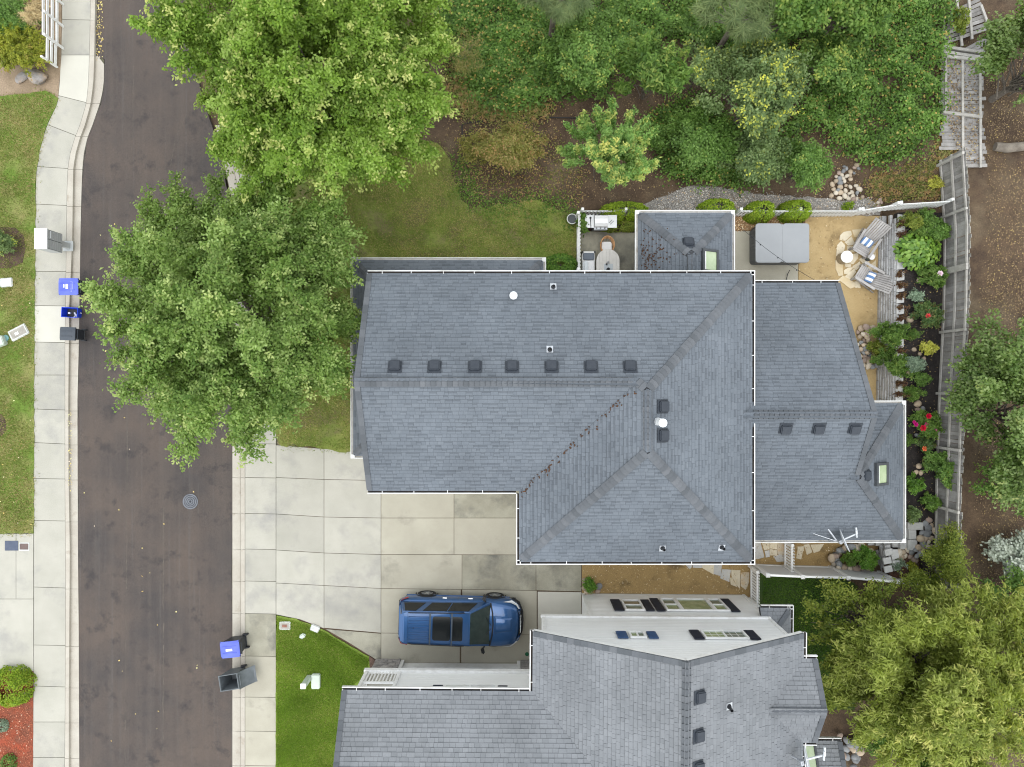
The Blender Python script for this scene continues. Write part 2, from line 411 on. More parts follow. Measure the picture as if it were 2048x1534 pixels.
# left sidewalk, kerb and gutter
prof_l = [  # y, lawn edge, sidewalk/kerb, kerb/gutter, gutter/asphalt
    (-40, 124, 181, 191, 192.5), (40, 124, 180.5, 190, 192), (110, 122, 179, 189, 192), (118, 121.5, 178.5, 188.5, 208), (165, 119, 177, 187, 208), (197, 116, 174, 183, 202.5), (212, 112, 171.5, 180.5, 198), (250, 94, 160, 170, 185),
    (275, 86, 150, 160.5, 175), (305, 78, 141, 152, 168), (335, 73, 136, 147, 165), (385, 71, 134, 146, 163), (470, 70, 133, 145, 161), (545, 69, 132, 142, 160), (610, 68, 131, 139, 159), (700, 67.5, 130, 138, 157.5),
    (800, 67, 130, 137, 155), (960, 67, 130, 137.5, 155.5), (1100, 67.5, 131, 140, 156), (1250, 67.5, 131, 139, 157.5), (1400, 66.5, 130.5, 138, 158), (1580, 65, 129, 138, 159)]
def pl(y, k):
    for a, b in zip(prof_l, prof_l[1:]):
        if a[0] <= y <= b[0]:
            t = (y-a[0])/(b[0]-a[0]); return a[k]+(b[k]-a[k])*t
    return prof_l[-1][k]
joints_l = [(-40, -40), (39, 40), (110, 110), (191, 205), (249, 271), (333, 337), (408, 411), (543, 543), (611, 612), (684, 685), (750, 750), (818, 820), (885, 888), (957, 958), (1041, 1042), (1174, 1176), (1290, 1291), (1372, 1374), (1444, 1444), (1515, 1515), (1580, 1580)]
def strip_poly(j0, j1, ka, kb, z):
    def yy(j, t): return j[0]+(j[1]-j[0])*t
    left = []; right = []
    for s_ in np.linspace(0, 1, 7):
        yl = yy(j0, 0 if ka == 1 else 1)*(1-s_)+yy(j1, 0 if ka == 1 else 1)*s_
        yr = yy(j0, 1)*(1-s_)+yy(j1, 1)*s_
        left.append(P2(pl(yl, ka), yl, z)); right.append(P2(pl(yr, kb), yr, z))
    return left + right[::-1]
walk = sheet('sidewalk', [(pl(y, 1), y) for y in range(-40, 1581, 20)] + [(pl(y, 2), y) for y in range(1580, -41, -20)], -0.03, JOINT, 0.3)
walk['label'] = 'pale concrete sidewalk on the house-less side of the street'
for j0, j1 in zip(joints_l, joints_l[1:]):
    new = j0[0] in (110, 611)
    s = MB().prism(inset(strip_poly(j0, j1, 1, 2, 0), 0.010), -0.15, 0.0).build('slab', [CONCNEW if new else CONC], walk, bevel=0)
    if new: s['label'] = 'newer, almost white slab'
kerb = sheet('kerb', [(pl(y, 2), y) for y in range(-40, 1581, 20)] + [(pl(y, 3), y) for y in range(1580, -41, -20)], -0.05, JOINT, 0.3)
gutter_ = sheet('road_gutter', [(pl(y, 3)-1, y) for y in range(-40, 1581, 20)] + [(pl(y, 4), y) for y in range(1580, -41, -20)], -0.14, JOINT, 0.2)
kj = joints_l[::1]
for j0, j1 in zip(kj, kj[1:]):
    q0 = (j0[1], j0[1]+2); q1 = (j1[1], j1[1]+2)
    MB().prism(inset(strip_poly(q0, q1, 2, 3, 0), 0.006), -0.25, 0.006).build('kerb_stone', [KERBM], kerb)
    if j0[0] >= 110:
        MB().prism(inset(strip_poly(q0, q1, 3, 4, -0.11), 0.006), -0.25, -0.112).build('slab', [KERBM], gutter_)

# right-hand gutter, kerb, sidewalk
RX = {1: 552, 2: 490, 3: 481.5, 4: 464.5}
def rx(y, k):
    base = RX[k]; return base + (4 if y < 880 else 0) - (max(0, 420-y)*0.22 if y < 420 else 0)
walk2 = sheet('sidewalk', [(rx(y, 2), y) for y in range(250, 1581, 30)] + [(rx(y, 1), y) for y in range(1570, 249, -30)], -0.03, JOINT, 0.3)
walk2['label'] = 'concrete sidewalk along the driveway and front lawn'
kerb2 = sheet('kerb', [(rx(y, 3), y) for y in range(250, 1581, 30)] + [(rx(y, 2), y) for y in range(1570, 249, -30)], -0.05, JOINT, 0.3)
gut2 = sheet('road_gutter', [(rx(y, 4)-1, y) for y in range(250, 1581, 30)] + [(rx(y, 3)+1, y) for y in range(1570, 249, -30)], -0.14, JOINT, 0.2)
joints_r = [250, 330, 400, 470, 540, 610, 680, 750, 820, 887, 955, 1027, 1098, 1162, 1227, 1312, 1394, 1462, 1531, 1580]
for a, b in zip(joints_r, joints_r[1:]):
    def quad(k0, k1, z): return [P2(rx(a, k0), a, z), P2(rx(a, k1), a+1, z), P2(rx(b-1, k1), b+1, z), P2(rx(b-1, k0), b, z)]
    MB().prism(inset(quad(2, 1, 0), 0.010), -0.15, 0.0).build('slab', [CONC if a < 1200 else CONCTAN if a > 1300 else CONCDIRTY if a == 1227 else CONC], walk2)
    MB().prism(inset(quad(3, 2, 0), 0.006), -0.25, 0.006).build('kerb_stone', [KERBM], kerb2)
    MB().prism(inset(quad(4, 3, -0.11), 0.006), -0.25, -0.112).build('slab', [KERBM], gut2)

# shared driveway, slab by slab
drive = sheet('driveway', [(553, 880), (1163, 880), (1163, 1190), (1163, 1236), (1070, 1345), (802, 1345), (757, 1323), (748, 1318), (650, 1258), (553, 1230)], -0.03, JOINT, 0.3)
drive['label'] = 'wide concrete driveway shared by both houses'
L = {0: lambda x: np.interp(x, [552, 640, 705, 1163], [890, 897, 902, 902]),
     1: lambda x: np.interp(x, [552, 648, 762, 1163], [955, 959, 961, 962]),
     2: lambda x: np.interp(x, [552, 648, 762, 1163], [1028, 1034, 1036, 1036]),
     3: lambda x: np.interp(x, [552, 648, 762, 1163], [1100, 1106, 1109, 1110]),
     4: lambda x: np.interp(x, [552, 648, 762, 1072, 1163], [1166, 1171, 1177, 1181, 1183]),
     5: lambda x: np.interp(x, [552, 648, 762, 1075, 1163], [1229, 1256, 1266, 1270, 1270]),
     6: lambda x: 1326.0, 7: lambda x: 1344.0}
def slab(x0, x1, a, b, m, xb0=None, xb1=None, extra=None, label=None):
    xb0 = x0 if xb0 is None else xb0; xb1 = x1 if xb1 is None else xb1
    pts = extra or [(x0, L[a](x0)), (x1, L[a](x1)), (xb1, L[b](xb1)), (xb0, L[b](xb0))]
    o = MB().prism(inset(pxpoly(pts), 0.010), -0.15, 0.0).build('slab', [m], drive)
    if label: o['label'] = label
for (x0, x1) in ((552, 648), (648, 762)):
    slab(x0, x1, 0, 1, CONC); slab(x0, x1, 1, 2, CONC); slab(x0, x1, 2, 3, CONC); slab(x0, x1, 3, 4, CONC)
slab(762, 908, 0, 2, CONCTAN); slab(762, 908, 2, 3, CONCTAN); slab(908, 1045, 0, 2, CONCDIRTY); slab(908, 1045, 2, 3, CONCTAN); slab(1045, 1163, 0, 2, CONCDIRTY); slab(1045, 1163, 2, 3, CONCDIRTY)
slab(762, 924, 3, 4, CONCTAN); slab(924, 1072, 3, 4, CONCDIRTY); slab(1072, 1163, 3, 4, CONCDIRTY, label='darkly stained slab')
slab(762, 922, 4, 5, CONCTAN, 762, 922); slab(924, 1074, 4, 5, CONCTAN)
slab(552, 648, 4, 5, CONC, extra=[(552, 1166), (648, 1171), (648, 1257), (600, 1239), (552, 1229)])
slab(648, 762, 4, 5, CONC)
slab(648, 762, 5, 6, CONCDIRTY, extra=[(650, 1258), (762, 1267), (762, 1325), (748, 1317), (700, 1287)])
slab(762, 920, 5, 6, CONCTAN); slab(922, 1075, 5, 6, CONCTAN); slab(802, 922, 6, 7, CONCTAN); slab(922, 1066, 6, 7, CONCTAN)
slab(0, 0, 0, 0, CONCNEW, extra=[(1075, 1183), (1163, 1184), (1163, 1270), (1075, 1270)], label='paler slab under the overhanging upper storey')

# lawns and beds west of the street
sheet('lawn', [(-80, 200), (40, 188), (90, 181), (116, 196), (112, 212), (94, 250), (78, 305), (72, 345), (70, 470), (68, 700), (67, 1067), (-80, 1067)], 0.02, LAWNDRY, 0.3, 0.03, 2)['label'] = 'patchy lawn west of the street'
sheet('bare_earth', [(-80, -40), (123, -40), (123, 110), (116, 198), (90, 183), (40, 190), (-80, 202)], 0.0, mat('tan_bare_earth', (0.30, 0.225, 0.155), (0.20, 0.15, 0.10), 1.4, rough=0.95, fine=0.3, fscale=25, bump=0.4), 0.3, 0.0)
sheet('planting_bed', [(-80, 455), (30, 455), (47, 470), (51, 498), (45, 525), (20, 536), (-80, 536)], 0.035, mat('brown_bark_bed', (0.11, 0.07, 0.055), (0.06, 0.04, 0.03), 3, rough=0.95, fine=0.5, fscale=28, bump=0.8), 0.1, 0.015, 4)
sheet('planting_bed', [(-80, 828), (4, 828), (11, 842), (12, 860), (3, 872), (-80, 872)], 0.035, bpy.data.materials['brown_bark_bed'], 0.1, 0.015, 5)
west_drive = sheet('driveway', [(-80, 1067), (67, 1067), (66.5, 1343), (-80, 1343)], -0.03, JOINT, 0.3)
west_drive['label'] = 'driveway entering from the west side of the street'
for (x0, x1, y0, y1) in ((-80, 32, 1067, 1198), (32, 67, 1067, 1198), (-80, 67, 1198, 1343)):
    MB().prism(inset(pxpoly([(x0, y0), (x1, y0), (x1, y1), (x0, y1)]), 0.009), -0.15, 0.0).build('slab', [CONC], west_drive)
sheet('planting_bed', [(-80, 1343), (66.5, 1343), (65.5, 1580), (-80, 1580)], 0.01, REDMULCH, 0.3, 0.01, 6)['label'] = 'bed of red bark mulch'
# lawns east of the street
NLAWN = [(520, 250), (640, 230), (880, 290), (898, 320), (915, 372), (936, 424), (985, 412), (1060, 402), (1110, 415), (1153, 430), (1158, 548), (1000, 600), (712, 600), (712, 905), (640, 898), (560, 890), (548, 860), (548, 700), (540, 500)]
sheet('lawn', NLAWN, 0.03, LAWNDARK, 0.2, 0.13, 8)['label'] = 'shaded patchy lawn north of the house'
FLAWN = [(553, 1231), (590, 1237), (648, 1260), (700, 1292), (740, 1314), (744, 1330), (740, 1345), (760, 1420), (760, 1580), (551, 1580)]
sheet('lawn', FLAWN, 0.02, LAWN, 0.2, 0.022, 9)['label'] = 'green mown front lawn by the driveway'
DLAWN = [(1521, 1140), (1655, 1150), (1740, 1175), (1740, 1420), (1575, 1420), (1500, 1300)]
sheet('lawn', DLAWN, 0.02, mat('deep_green_turf', (0.030, 0.058, 0.012), (0.045, 0.070, 0.016), 1.1, rough=0.9, fine=0.5, fscale=34, bump=0.5), 0.2, 0.03, 10)['label'] = 'small dark green back lawn'
sheet('planting_bed', [(738, 1312), (752, 1321), (770, 1323), (760, 1345), (740, 1345)], 0.03, bpy.data.materials['brown_bark_bed'], 0.1)
# patios and yard floors
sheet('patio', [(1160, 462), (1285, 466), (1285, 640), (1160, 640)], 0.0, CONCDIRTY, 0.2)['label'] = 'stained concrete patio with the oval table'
sheet('patio', [(1455, 462), (1596, 462), (1596, 640), (1455, 640)], 0.0, CONCTAN, 0.2)['label'] = 'pale concrete pad under the hot tub'
sheet('chip_strip', [(1455, 430), (1606, 430), (1606, 461), (1455, 461)], 0.0, CHIPS, 0.2)
sheet('granite_yard', [(1597, 428), (1770, 432), (1768, 860), (1597, 860)], 0.0, DG, 0.2)['label'] = 'tan decomposed granite yard by the flagstones'
sheet('granite_yard', [(1164, 1060), (1790, 1040), (1790, 1140), (1505, 1140), (1505, 1200), (1164, 1200)], 0.0, DG2, 0.2)['label'] = 'brown decomposed granite side yard'
sheet('gravel_path', [(1296, 405), (1345, 385), (1375, 372), (1440, 374), (1520, 388), (1640, 396), (1680, 402), (1735, 396), (1762, 408), (1760, 431), (1160, 433), (1225, 420)], 0.02, GRAVEL, 0.2, 0.05, 12)
sheet('planting_bed', [(1164, 420), (1290, 420), (1290, 462), (1164, 462)], -0.005, mat('reddish_soil', (0.07, 0.035, 0.025), (0.04, 0.025, 0.02), 4, rough=0.95, fine=0.5), 0.2)
# terrace bed behind the retaining wall
TERR = 1.06
BEDP = [(1795, 425), (1888, 425), (1878, 800), (1872, 1165), (1847, 1165), (1847, 1060), (1814, 1044), (1800, 1000)]
sheet('planting_bed', [(1776, 1102), (1850, 1106), (1850, 1166), (1778, 1152)], .80, mat('red_bark_soil', (.10, .045, .03), (.05, .03, .022), 4, rough=.95, fine=.6, fscale=28, bump=.8), .9, .02, 14)
sheet('terrace_bed', BEDP, TERR, MULCH, 0.3, 0.02, 13)['label'] = 'terrace bed of dark bark mulch along the fence'
# ------------------------------------------------------------------ houses
EXP = 0.126          # course exposure measured on plan
class House:
    def __init__(s, root, shmat, rng):
        s.root = root; s.sh = shmat; s.r = rng; s.tiles = []; s.dash = 0.42; s.gap = 0.0018; s.roof = MB(); s.roof_obj = None; s.caps = []; s.gutters = []
def zc(side, c, z0, t, x, ys):
    v = {'N': ys-c, 'S': c-ys, 'W': x-c, 'E': c-x}[side]
    return z0 + t*v
def slope(h, pts, side, c, z0, t):
    """one roof plane; pts are (east, south) metres, eave line on SIDE at c"""
    p3 = [(x, -ys, zc(side, c, z0, t, x, ys)) for x, ys in pts]
    ar = sum(p3[i][0]*p3[(i+1) % len(p3)][1]-p3[(i+1) % len(p3)][0]*p3[i][1] for i in range(len(p3)))
    if ar < 0: p3 = p3[::-1]
    n = len(p3)
    lo = [(x, y, z-0.16) for x, y, z in p3]
    h.roof.add(p3+lo, [tuple(range(n)), tuple(range(2*n-1, n-1, -1))]+[(i, i+n, (i+1) % n+n, (i+1) % n) for i in range(n)])
    # plan coordinates: v up the slope from the eave, u along it
    uv = [((x if side in 'NS' else ys), {'N': ys-c, 'S': c-ys, 'W': x-c, 'E': c-x}[side]) for x, ys in pts]
    vmax = max(q[1] for q in uv)
    def span(v):
        xs = []
        for i in range(len(uv)):
            (u1, v1), (u2, v2) = uv[i], uv[(i+1) % len(uv)]
            if (v1 > v) != (v2 > v): xs.append(u1+(u2-u1)*(v-v1)/(v2-v1))
        return (min(xs), max(xs)) if len(xs) >= 2 else None
    def pt(u, v, hh):
        x, ys = {'N': (u, c+v), 'S': (u, c-v), 'W': (c+v, u), 'E': (c-v, u)}[side]
        return (x, -ys, z0+t*v+hh)
    k = 0; r = h.r
    v = -0.03
    while v < vmax:
        v1 = v+EXP*1.25
        s0 = span(max(v, 0.002)); s1 = span(min(v1, vmax-0.002))
        if s0 and s1:
            u = min(s0[0], s1[0])-r.uniform(0, 0.3)
            while u < max(s0[1], s1[1]):
                w = r.choice((0.12, 0.15, 0.18, 0.2, 0.24, 0.28)); ua, ub = u, u+w; u = ub
                a0, b0 = min(max(ua, s0[0]), s0[1]), max(min(ub, s0[1]), s0[0])
                a1, b1 = min(max(ua, s1[0]), s1[1]), max(min(ub, s1[1]), s1[0])
                if max(b0-a0, b1-a1) < 0.02: continue
                b0 = max(b0, a0+.004); b1 = max(b1, a1+.004)
                thick = 0.030 if r.random() < 0.4 else 0.019
                gp = h.gap
                fr = (0.84 if thick < .025 else h.dash*r.uniform(.9, 1.25))/1.25; vm = v+(v1-v)*fr; tm = thick+(0.004-thick)*fr
                am, bm2 = a0+(a1-a0)*fr, b0+(b1-b0)*fr
                quad = [pt(a0+gp, v, thick), pt(b0-gp, v, thick), pt(bm2-gp, vm, tm), pt(am+gp, vm, tm), pt(a0+gp, v, -0.004), pt(b0-gp, v, -0.004), pt(b1-gp, v1, 0.004), pt(a1+gp, v1, 0.004)]
                h.tiles.append((quad, a0 == ua and b0 == ub and a1 == ua, 0.5*(quad[0][2]+quad[6][2]), r.random()))
        v += EXP; k += 1
def finish_roof(h, name='roof', mats=None):
    h.roof_obj = h.roof.build(name, [SHEATH, WHITE], h.root)
    tl = sorted(range(len(h.tiles)), key=lambda i: (not h.tiles[i][1], -h.tiles[i][2]))
    single = set(tl[:300])
    def flip(q):
        a, b, cc = Vector(q[0]), Vector(q[1]), Vector(q[2])
        return (b-a).cross(cc-a).z < 0
    fs = [(0, 1, 2, 3), (3, 2, 6, 7), (4, 5, 1, 0), (4, 0, 3, 7), (5, 6, 2, 1)]
    for i in sorted(single):
        q = h.tiles[i][0]; o = Vector(q[0])
        ff = [f[::-1] for f in fs] if flip(q) else fs
        ob = MB().add([Vector(p)-o for p in q], ff).build('shingle', [h.sh], h.roof_obj); ob.location = o
        ob.data.attributes.new('band', 'FLOAT', 'FACE').data.foreach_set('value', [0, 1, 0, 0, 0])
    m = MB(); rnd = []; bnd = []
    for i, (q, full, z, rr) in enumerate(h.tiles):
        if i in single: continue
        m.add(q, [f[::-1] for f in fs] if flip(q) else fs); rnd += [rr]*5; bnd += [0, 1, 0, 0, 0]
    me = m.mesh('shingle_courses', [h.sh])
    at = me.attributes.new('rnd', 'FLOAT', 'FACE'); at.data.foreach_set('value', rnd)
    me.attributes.new('band', 'FLOAT', 'FACE').data.foreach_set('value', bnd)
    stuff(link('shingle_courses', me, h.roof_obj))
SHEATH = mat('roof_underlay', (0.05, 0.052, 0.058), (0.04, 0.042, 0.046), 3, rough=0.9, fine=0.2)

def cap_mesh(L, w, ta, tb):
    """cap shingle folded over a ridge: long axis x, falls of slope ta to +y and tb to -y"""
    n = (-1, -0.5, 0, 0.5, 1)
    vv = []
    for (x, hh) in ((0, 0.046), (L*.965, 0.020)):
        for q in n:
            f = ta if q > 0 else tb
            vv.append((x, q*w, hh - abs(q)*w*f + (0.006 if q == 0 else 0)))
    for q in n:
        f = ta if q > 0 else tb
        vv.append((0, q*w, 0.046-0.042-abs(q)*w*f))
    fs = [(i, i+5, i+6, i+1) for i in range(4)] + [(10+i, i, i+1, 11+i) for i in range(4)]
    m = MB().add(vv, fs); return m.mesh('ridge_cap', [CAPMAT], smooth=50)
def ridge(h, a, b, ta, tb, w=0.15, L=0.17, name='ridge_cap', lift=0.02):
    """caps from a (low / start) to b; ta = fall on the left of a->b, tb on the right"""
    a = Vector(a); b = Vector(b); d = b-a; ln = d.length; d.normalize()
    me = cap_mesh(L, w, ta, tb)
    lat = Vector((0, 0, 1)).cross(d).normalized(); up = d.cross(lat)
    rot = Matrix((d, lat, up)).transposed().to_4x4()
    f1, f2 = a+Vector((0, 0, .012)), b+Vector((0, 0, .012))
    MB().add([f1, f2, f2+lat*w*.97-Vector((0, 0, ta*w)), f1+lat*w*.97-Vector((0, 0, ta*w)), f2-lat*w*.97-Vector((0, 0, tb*w)), f1-lat*w*.97-Vector((0, 0, tb*w))], [(0, 1, 2, 3), (1, 0, 5, 4)]).build('ridge_shade_strip', [SHEATH], h.roof_obj)  # dark strip showing between caps stands in for their lip shadows
    n = int(ln/L)
    for i in range(n):
        o = link(name, me, h.roof_obj)
        jig = Matrix.Rotation(h.r.gauss(0, 0.012), 4, 'Z')
        o.matrix_basis = Matrix.Translation(a+d*(i*L)+Vector((0, 0, lift))+lat*h.r.gauss(0, 0.003)) @ rot @ jig
def rake(h, a, b, inner, L=0.30, w=0.16):
    """edge shingles up a gable rake"""
    a = Vector(a); b = Vector(b); d = (b-a); ln = d.length; d.normalize()
    inn = Vector(inner).normalized()
    up = d.cross(inn)
    if up.z < 0: up = -up
    n = int(ln/L)
    mb = MB()
    q = [Vector((0, -0.02, 0.028)), Vector((L*1.1, -0.02, 0.012)), Vector((L*1.1, w, 0.012)), Vector((0, w, 0.028)), Vector((0, -0.02, -0.05)), Vector((L*1.1, -0.02, -0.05)), Vector((0, w, 0.0)), Vector((L*1.1, w, 0.0))]
    lat = up.cross(d); sgn = 1 if lat.dot(inn) > 0 else -1
    q = [Vector((p.x, p.y*sgn, p.z)) for p in q]
    mb.add(q, [(0, 1, 2, 3), (4, 5, 1, 0), (4, 0, 3, 6), (3, 2, 7, 6)])
    me = mb.mesh('rake_shingle', [CAPMAT])
    rot = Matrix((d, lat, up)).transposed().to_4x4()
    for i in range(n):
        o = link('rake_shingle', me, h.roof_obj); o.matrix_basis = Matrix.Translation(a+d*(i*ln/n)+Vector((0, 0, 0.02))) @ rot
    MB().bar(a+Vector((0, 0, -0.12))-inn*0.005, b+Vector((0, 0, -0.12))-inn*0.005, 0.03, 0.17).build('rake_board', [WHITE], h.root)
def gutter(h, a, b, out, z, inside, w=0.13, strap=1.15, soff=0.5, hgt=0.11):
    """box gutter along an eave from a to b (east, south), OUT the outward direction"""
    A = Vector((a[0], -a[1], z)); B = Vector((b[0], -b[1], z)); o = Vector((out[0], -out[1], 0)); d = (B-A).normalized()
    if w < 0.01: return
    pr = [(0.0, 0.0, 0), (0.0, -hgt, 0), (w, -hgt, 0), (w, 0.0, 0), (w-0.035, 0.004, 0), (w-0.035, -0.015, 0), (w-0.018, -hgt+0.03, 0), (0.008, -hgt+0.03, 1), (0.008, -0.03, 0)]
    vv = [A+o*q[0]+Vector((0, 0, q[1])) for q in pr]+[B+o*q[0]+Vector((0, 0, q[1])) for q in pr]
    n = len(pr); m = MB()
    for i in range(n):
        j = (i+1) % n
        m.add([vv[i], vv[j], vv[j+n], vv[i+n]], [(0, 1, 2, 3)], 1 if i in (6, 7, 5) and inside is GUTTERDARK else (1 if i == 6 else 0))
    m.add([vv[i] for i in range(n)], [tuple(range(n))]); m.add([vv[i+n] for i in range(n)], [tuple(range(n))])
    g_ = m.build('gutter', [GUTW, inside], h.root)
    ln = (B-A).length; x = soff; st = None
    while x < ln-0.1:
        if st is None:
            st = MB().box((0, 0, 0), (0.022, w-0.01, 0.012)).mesh('gutter_strap', [GUTW])
        ob = link('gutter_strap', st, g_); ob.location = A+d*x+o*(w/2)+Vector((0, 0, 0.006))
        ob.rotation_euler = (0, 0, math.atan2(d.y, d.x)); x += strap*h.r.uniform(0.85, 1.15)
    # fascia
    MB().bar(A+Vector((0, 0, -0.10))-o*0.015, B+Vector((0, 0, -0.10))-o*0.015, 0.025, 0.2).build('fascia', [WHITE], h.root)
def wall_boards(h, name, a, b, z0, z1, m, pitch=0.165, out=None):
    """lap siding on the wall line a->b (east, south): the wall is the part, each board a sub-part"""
    A = Vector((a[0], -a[1], 0)); B = Vector((b[0], -b[1], 0)); d = (B-A); ln = d.length; d.normalize()
    o = Vector((out[0], -out[1], 0))
    w = MB().bar(A-o*0.06+Vector((0, 0, (z0+z1)/2)), B-o*0.06+Vector((0, 0, (z0+z1)/2)), 0.10, z1-z0).build(name, [m], h.root)
    return w, A, B, o
def boards(h, parent, A, B, o, z0, z1, m, pitch=0.165, gable=None):
    n = int((z1-z0)/pitch)
    ln = (B-A).length; d = (B-A).normalized(); cache = None
    for i in range(n):
        za = z0+i*pitch
        la, lb = 0.0, ln
        if gable:
            la, lb = gable(za+pitch)
            if lb-la < 0.2: break
        if gable or cache is None:
            L2 = lb-la
            q = MB().add([(0, 0.007, 0), (L2, 0.007, 0), (L2, 0.004, pitch), (0, 0.004, pitch), (0, 0, 0), (L2, 0, 0)], [(0, 1, 2, 3), (4, 5, 1, 0)])
            me = q.mesh('siding_board', [m]); cache = me
        ob = link('siding_board', cache if not gable else me, parent)
        lat = o; rot = Matrix((d, lat, d.cross(lat))).transposed().to_4x4()
        ob.matrix_basis = Matrix.Translation(A+d*la+Vector((0, 0, za))-o*0.008) @ rot
        if rot.determinant() < 0: pass

def roof_vent(h, x, ys, z, yaw, tilt, label=None):
    r = link('roof_vent', None, h.root); r.location = (x, -ys, z); r.rotation_euler = Matrix(tilt).to_euler() if not hasattr(tilt, 'x') else tilt
    MB().box((0, 0.03, 0.03), (0.44, 0.42, 0.014)).build('flashing', [VENT], r)
    m = MB(); w, l = 0.185, 0.175
    m.add([(-w, -l, 0.02), (w, -l, 0.02), (w, l, 0.02), (-w, l, 0.02), (-w*.92, -l*.92, 0.15), (w*.92, -l*.92, 0.15), (w*.92, l*.95, 0.10), (-w*.92, l*.95, 0.10)],
          [(0, 1, 5, 4), (1, 2, 6, 5), (2, 3, 7, 6), (3, 0, 4, 7), (4, 5, 6, 7)])
    m.build('hood', [VENT], r, smooth=30, bevel=0.03, seg=2)
    return r
def tilt_rot(side, t):
    """orientation on a roof plane: local +y points up the slope"""
    up = {'N': Vector((0, -1, t)), 'S': Vector((0, 1, t)), 'W': Vector((1, 0, t)), 'E': Vector((-1, 0, t))}[side].normalized()
    xx = Vector((0, 0, 1)).cross(up) * -1
    xx = up.cross(Vector((0, 0, 1))).normalized(); nn = xx.cross(up).normalized()
    return Matrix((xx, up, nn)).transposed().to_euler()
def pipe(h, x, ys, z, side, t, r=0.05, hgt=0.3, white=False):
    p = link('flue_pipe' if white else 'vent_pipe', None, h.root); p.location = (x, -ys, z)
    MB().box((0, 0, 0.03), (0.21, 0.25, 0.014)).build('flashing', [GALV], p).rotation_euler = tilt_rot(side, t)
    if white:
        m = MB().lathe([(0.13, 0.0), (0.11, 0.12), (0.095, 0.16), (0.095, hgt), (0.13, hgt+0.01), (0.13, hgt+0.07), (0.05, hgt+0.11)], n=18)
        m.build('cap', [mat('flue_white_metal', (0.75, 0.77, 0.78), rough=0.35, fine=0.02, metal=0.2) if 'flue_white_metal' not in bpy.data.materials else bpy.data.materials['flue_white_metal']], p, smooth=40)
    else:
        MB().lathe([(0.085, -0.02), (0.07, 0.10), (0.05, 0.12), (0.05, hgt), (0.04, hgt), (0.038, hgt-0.1)], n=14).build('pipe', [BLACK], p, smooth=40)
def skylight(h, x, ys, z, side, t, w, l, name='skylight'):
    s = link(name, None, h.root); s.location = (x, -ys, z); s.rotation_euler = tilt_rot(side, t)
    m = MB()
    for sx, sy, dx, dy in ((0, l/2, w+.1, .09), (0, -l/2, w+.1, .09), (w/2, 0, .09, l-.09), (-w/2, 0, .09, l-.09)): m.box((sx, sy, 0.07), (dx, dy, 0.14))
    m.build('frame', [DARKGREY], s, bevel=0.008)
    MB().box((0, 0, 0.09), (w-0.09, l-0.09, 0.02)).build('pane', [SKYGLASS], s)
    MB().box((0, l/2-0.085, 0.104), (w-0.1, 0.06, 0.012)).build('sash', [WHITE], s)

# ---- the main house
hr = thing('house', 'hip roofed two storey house with a row of seven black roof vents', 'house', (0, 0, 0), group=None)
h1 = House(hr, SHINGLE, random.Random(11))
ze, t = 5.5, 0.542
slope(h1, [(-4.9, -3.71), (8.12, -3.71), (4.2, .21), (3.92, -.05), (-4.9, -.05)], 'N', -3.71, ze, t)
slope(h1, [(-4.9, 3.61), (.27, 3.61), (3.92, -.05), (-4.9, -.05)], 'S', 3.61, ze, t)
slope(h1, [(.27, 6.02), (.27, 3.61), (3.92, -.05), (4.2, .21), (4.2, 2.09)], 'W', .27, ze, t)
slope(h1, [(.27, 6.02), (8.12, 6.02), (4.2, 2.09)], 'S', 6.02, ze, t)
slope(h1, [(8.12, -3.71), (8.12, 6.02), (4.2, 2.09), (4.2, .21)], 'E', 8.12, ze, t)
zl = 2.9
slope(h1, [(-5.94, -4.61), (1.15, -4.61), (-.15, -3.31), (-4.64, -3.31)], 'N', -4.61, zl, t)
slope(h1, [(1.15, -4.61), (1.15, -3.31), (-.15, -3.31)], 'E', 1.15, zl, t)
slope(h1, [(-5.94, -4.61), (-4.64, -3.31), (-4.64, 1.39), (-5.94, 2.69)], 'W', -5.94, zl, t)
slope(h1, [(-5.94, 2.69), (-4.64, 2.69), (-4.64, 1.39)], 'S', 2.69, zl, t)
tp = 0.56
slope(h1, [(4.76, -6.39), (8.25, -6.39), (6.5, -4.65)], 'N', -6.39, zl, tp)
slope(h1, [(4.76, -6.39), (6.5, -4.65), (6.5, -3.0), (4.76, -3.0)], 'W', 4.76, zl, tp)
slope(h1, [(8.25, -6.39), (6.5, -4.65), (6.5, -3.0), (8.25, -3.0)], 'E', 8.25, zl, tp)
tw = 0.573
slope(h1, [(7.8, -3.76), (12.3, -3.76), (12.3, 1.05), (7.8, 1.05)], 'N', -3.76, zl, tw)
slope(h1, [(7.8, 5.86), (14.68, 5.86), (12.3, 3.3), (12.3, 1.05), (7.8, 1.05)], 'S', 5.86, zl, tw)
te = (zc('S', 5.86, zl, tw, 0, 3.3)-zl)/(14.68-12.3)
slope(h1, [(14.68, .77), (14.68, 5.86), (12.3, 3.3)], 'E', 14.68, zl, te)
slope(h1, [(12.0, .77), (14.68, .77), (12.3, 3.3), (12.0, 3.3)], 'N', .77, zl, (zc('S', 5.86, zl, tw, 0, 3.3)-zl)/(3.3-.77))
finish_roof(h1)
def W3(x, ys, z): return (x, -ys, z)
zr, zn = ze+t*3.66, ze+t*3.925
ridge(h1, W3(-4.9, -.05, zr), W3(3.86, -.05, zr), t, t)
ridge(h1, W3(3.9, -.07, zr), W3(4.2, .21, zn), .38, .38)
ridge(h1, W3(4.2, .21, zn), W3(4.2, 2.12, zn), t, t)
ridge(h1, W3(8.05, -3.64, ze+.04), W3(4.22, .19, zn), .38, .38)
ridge(h1, W3(8.05, 5.95, ze+.04), W3(4.22, 2.11, zn), .38, .38)
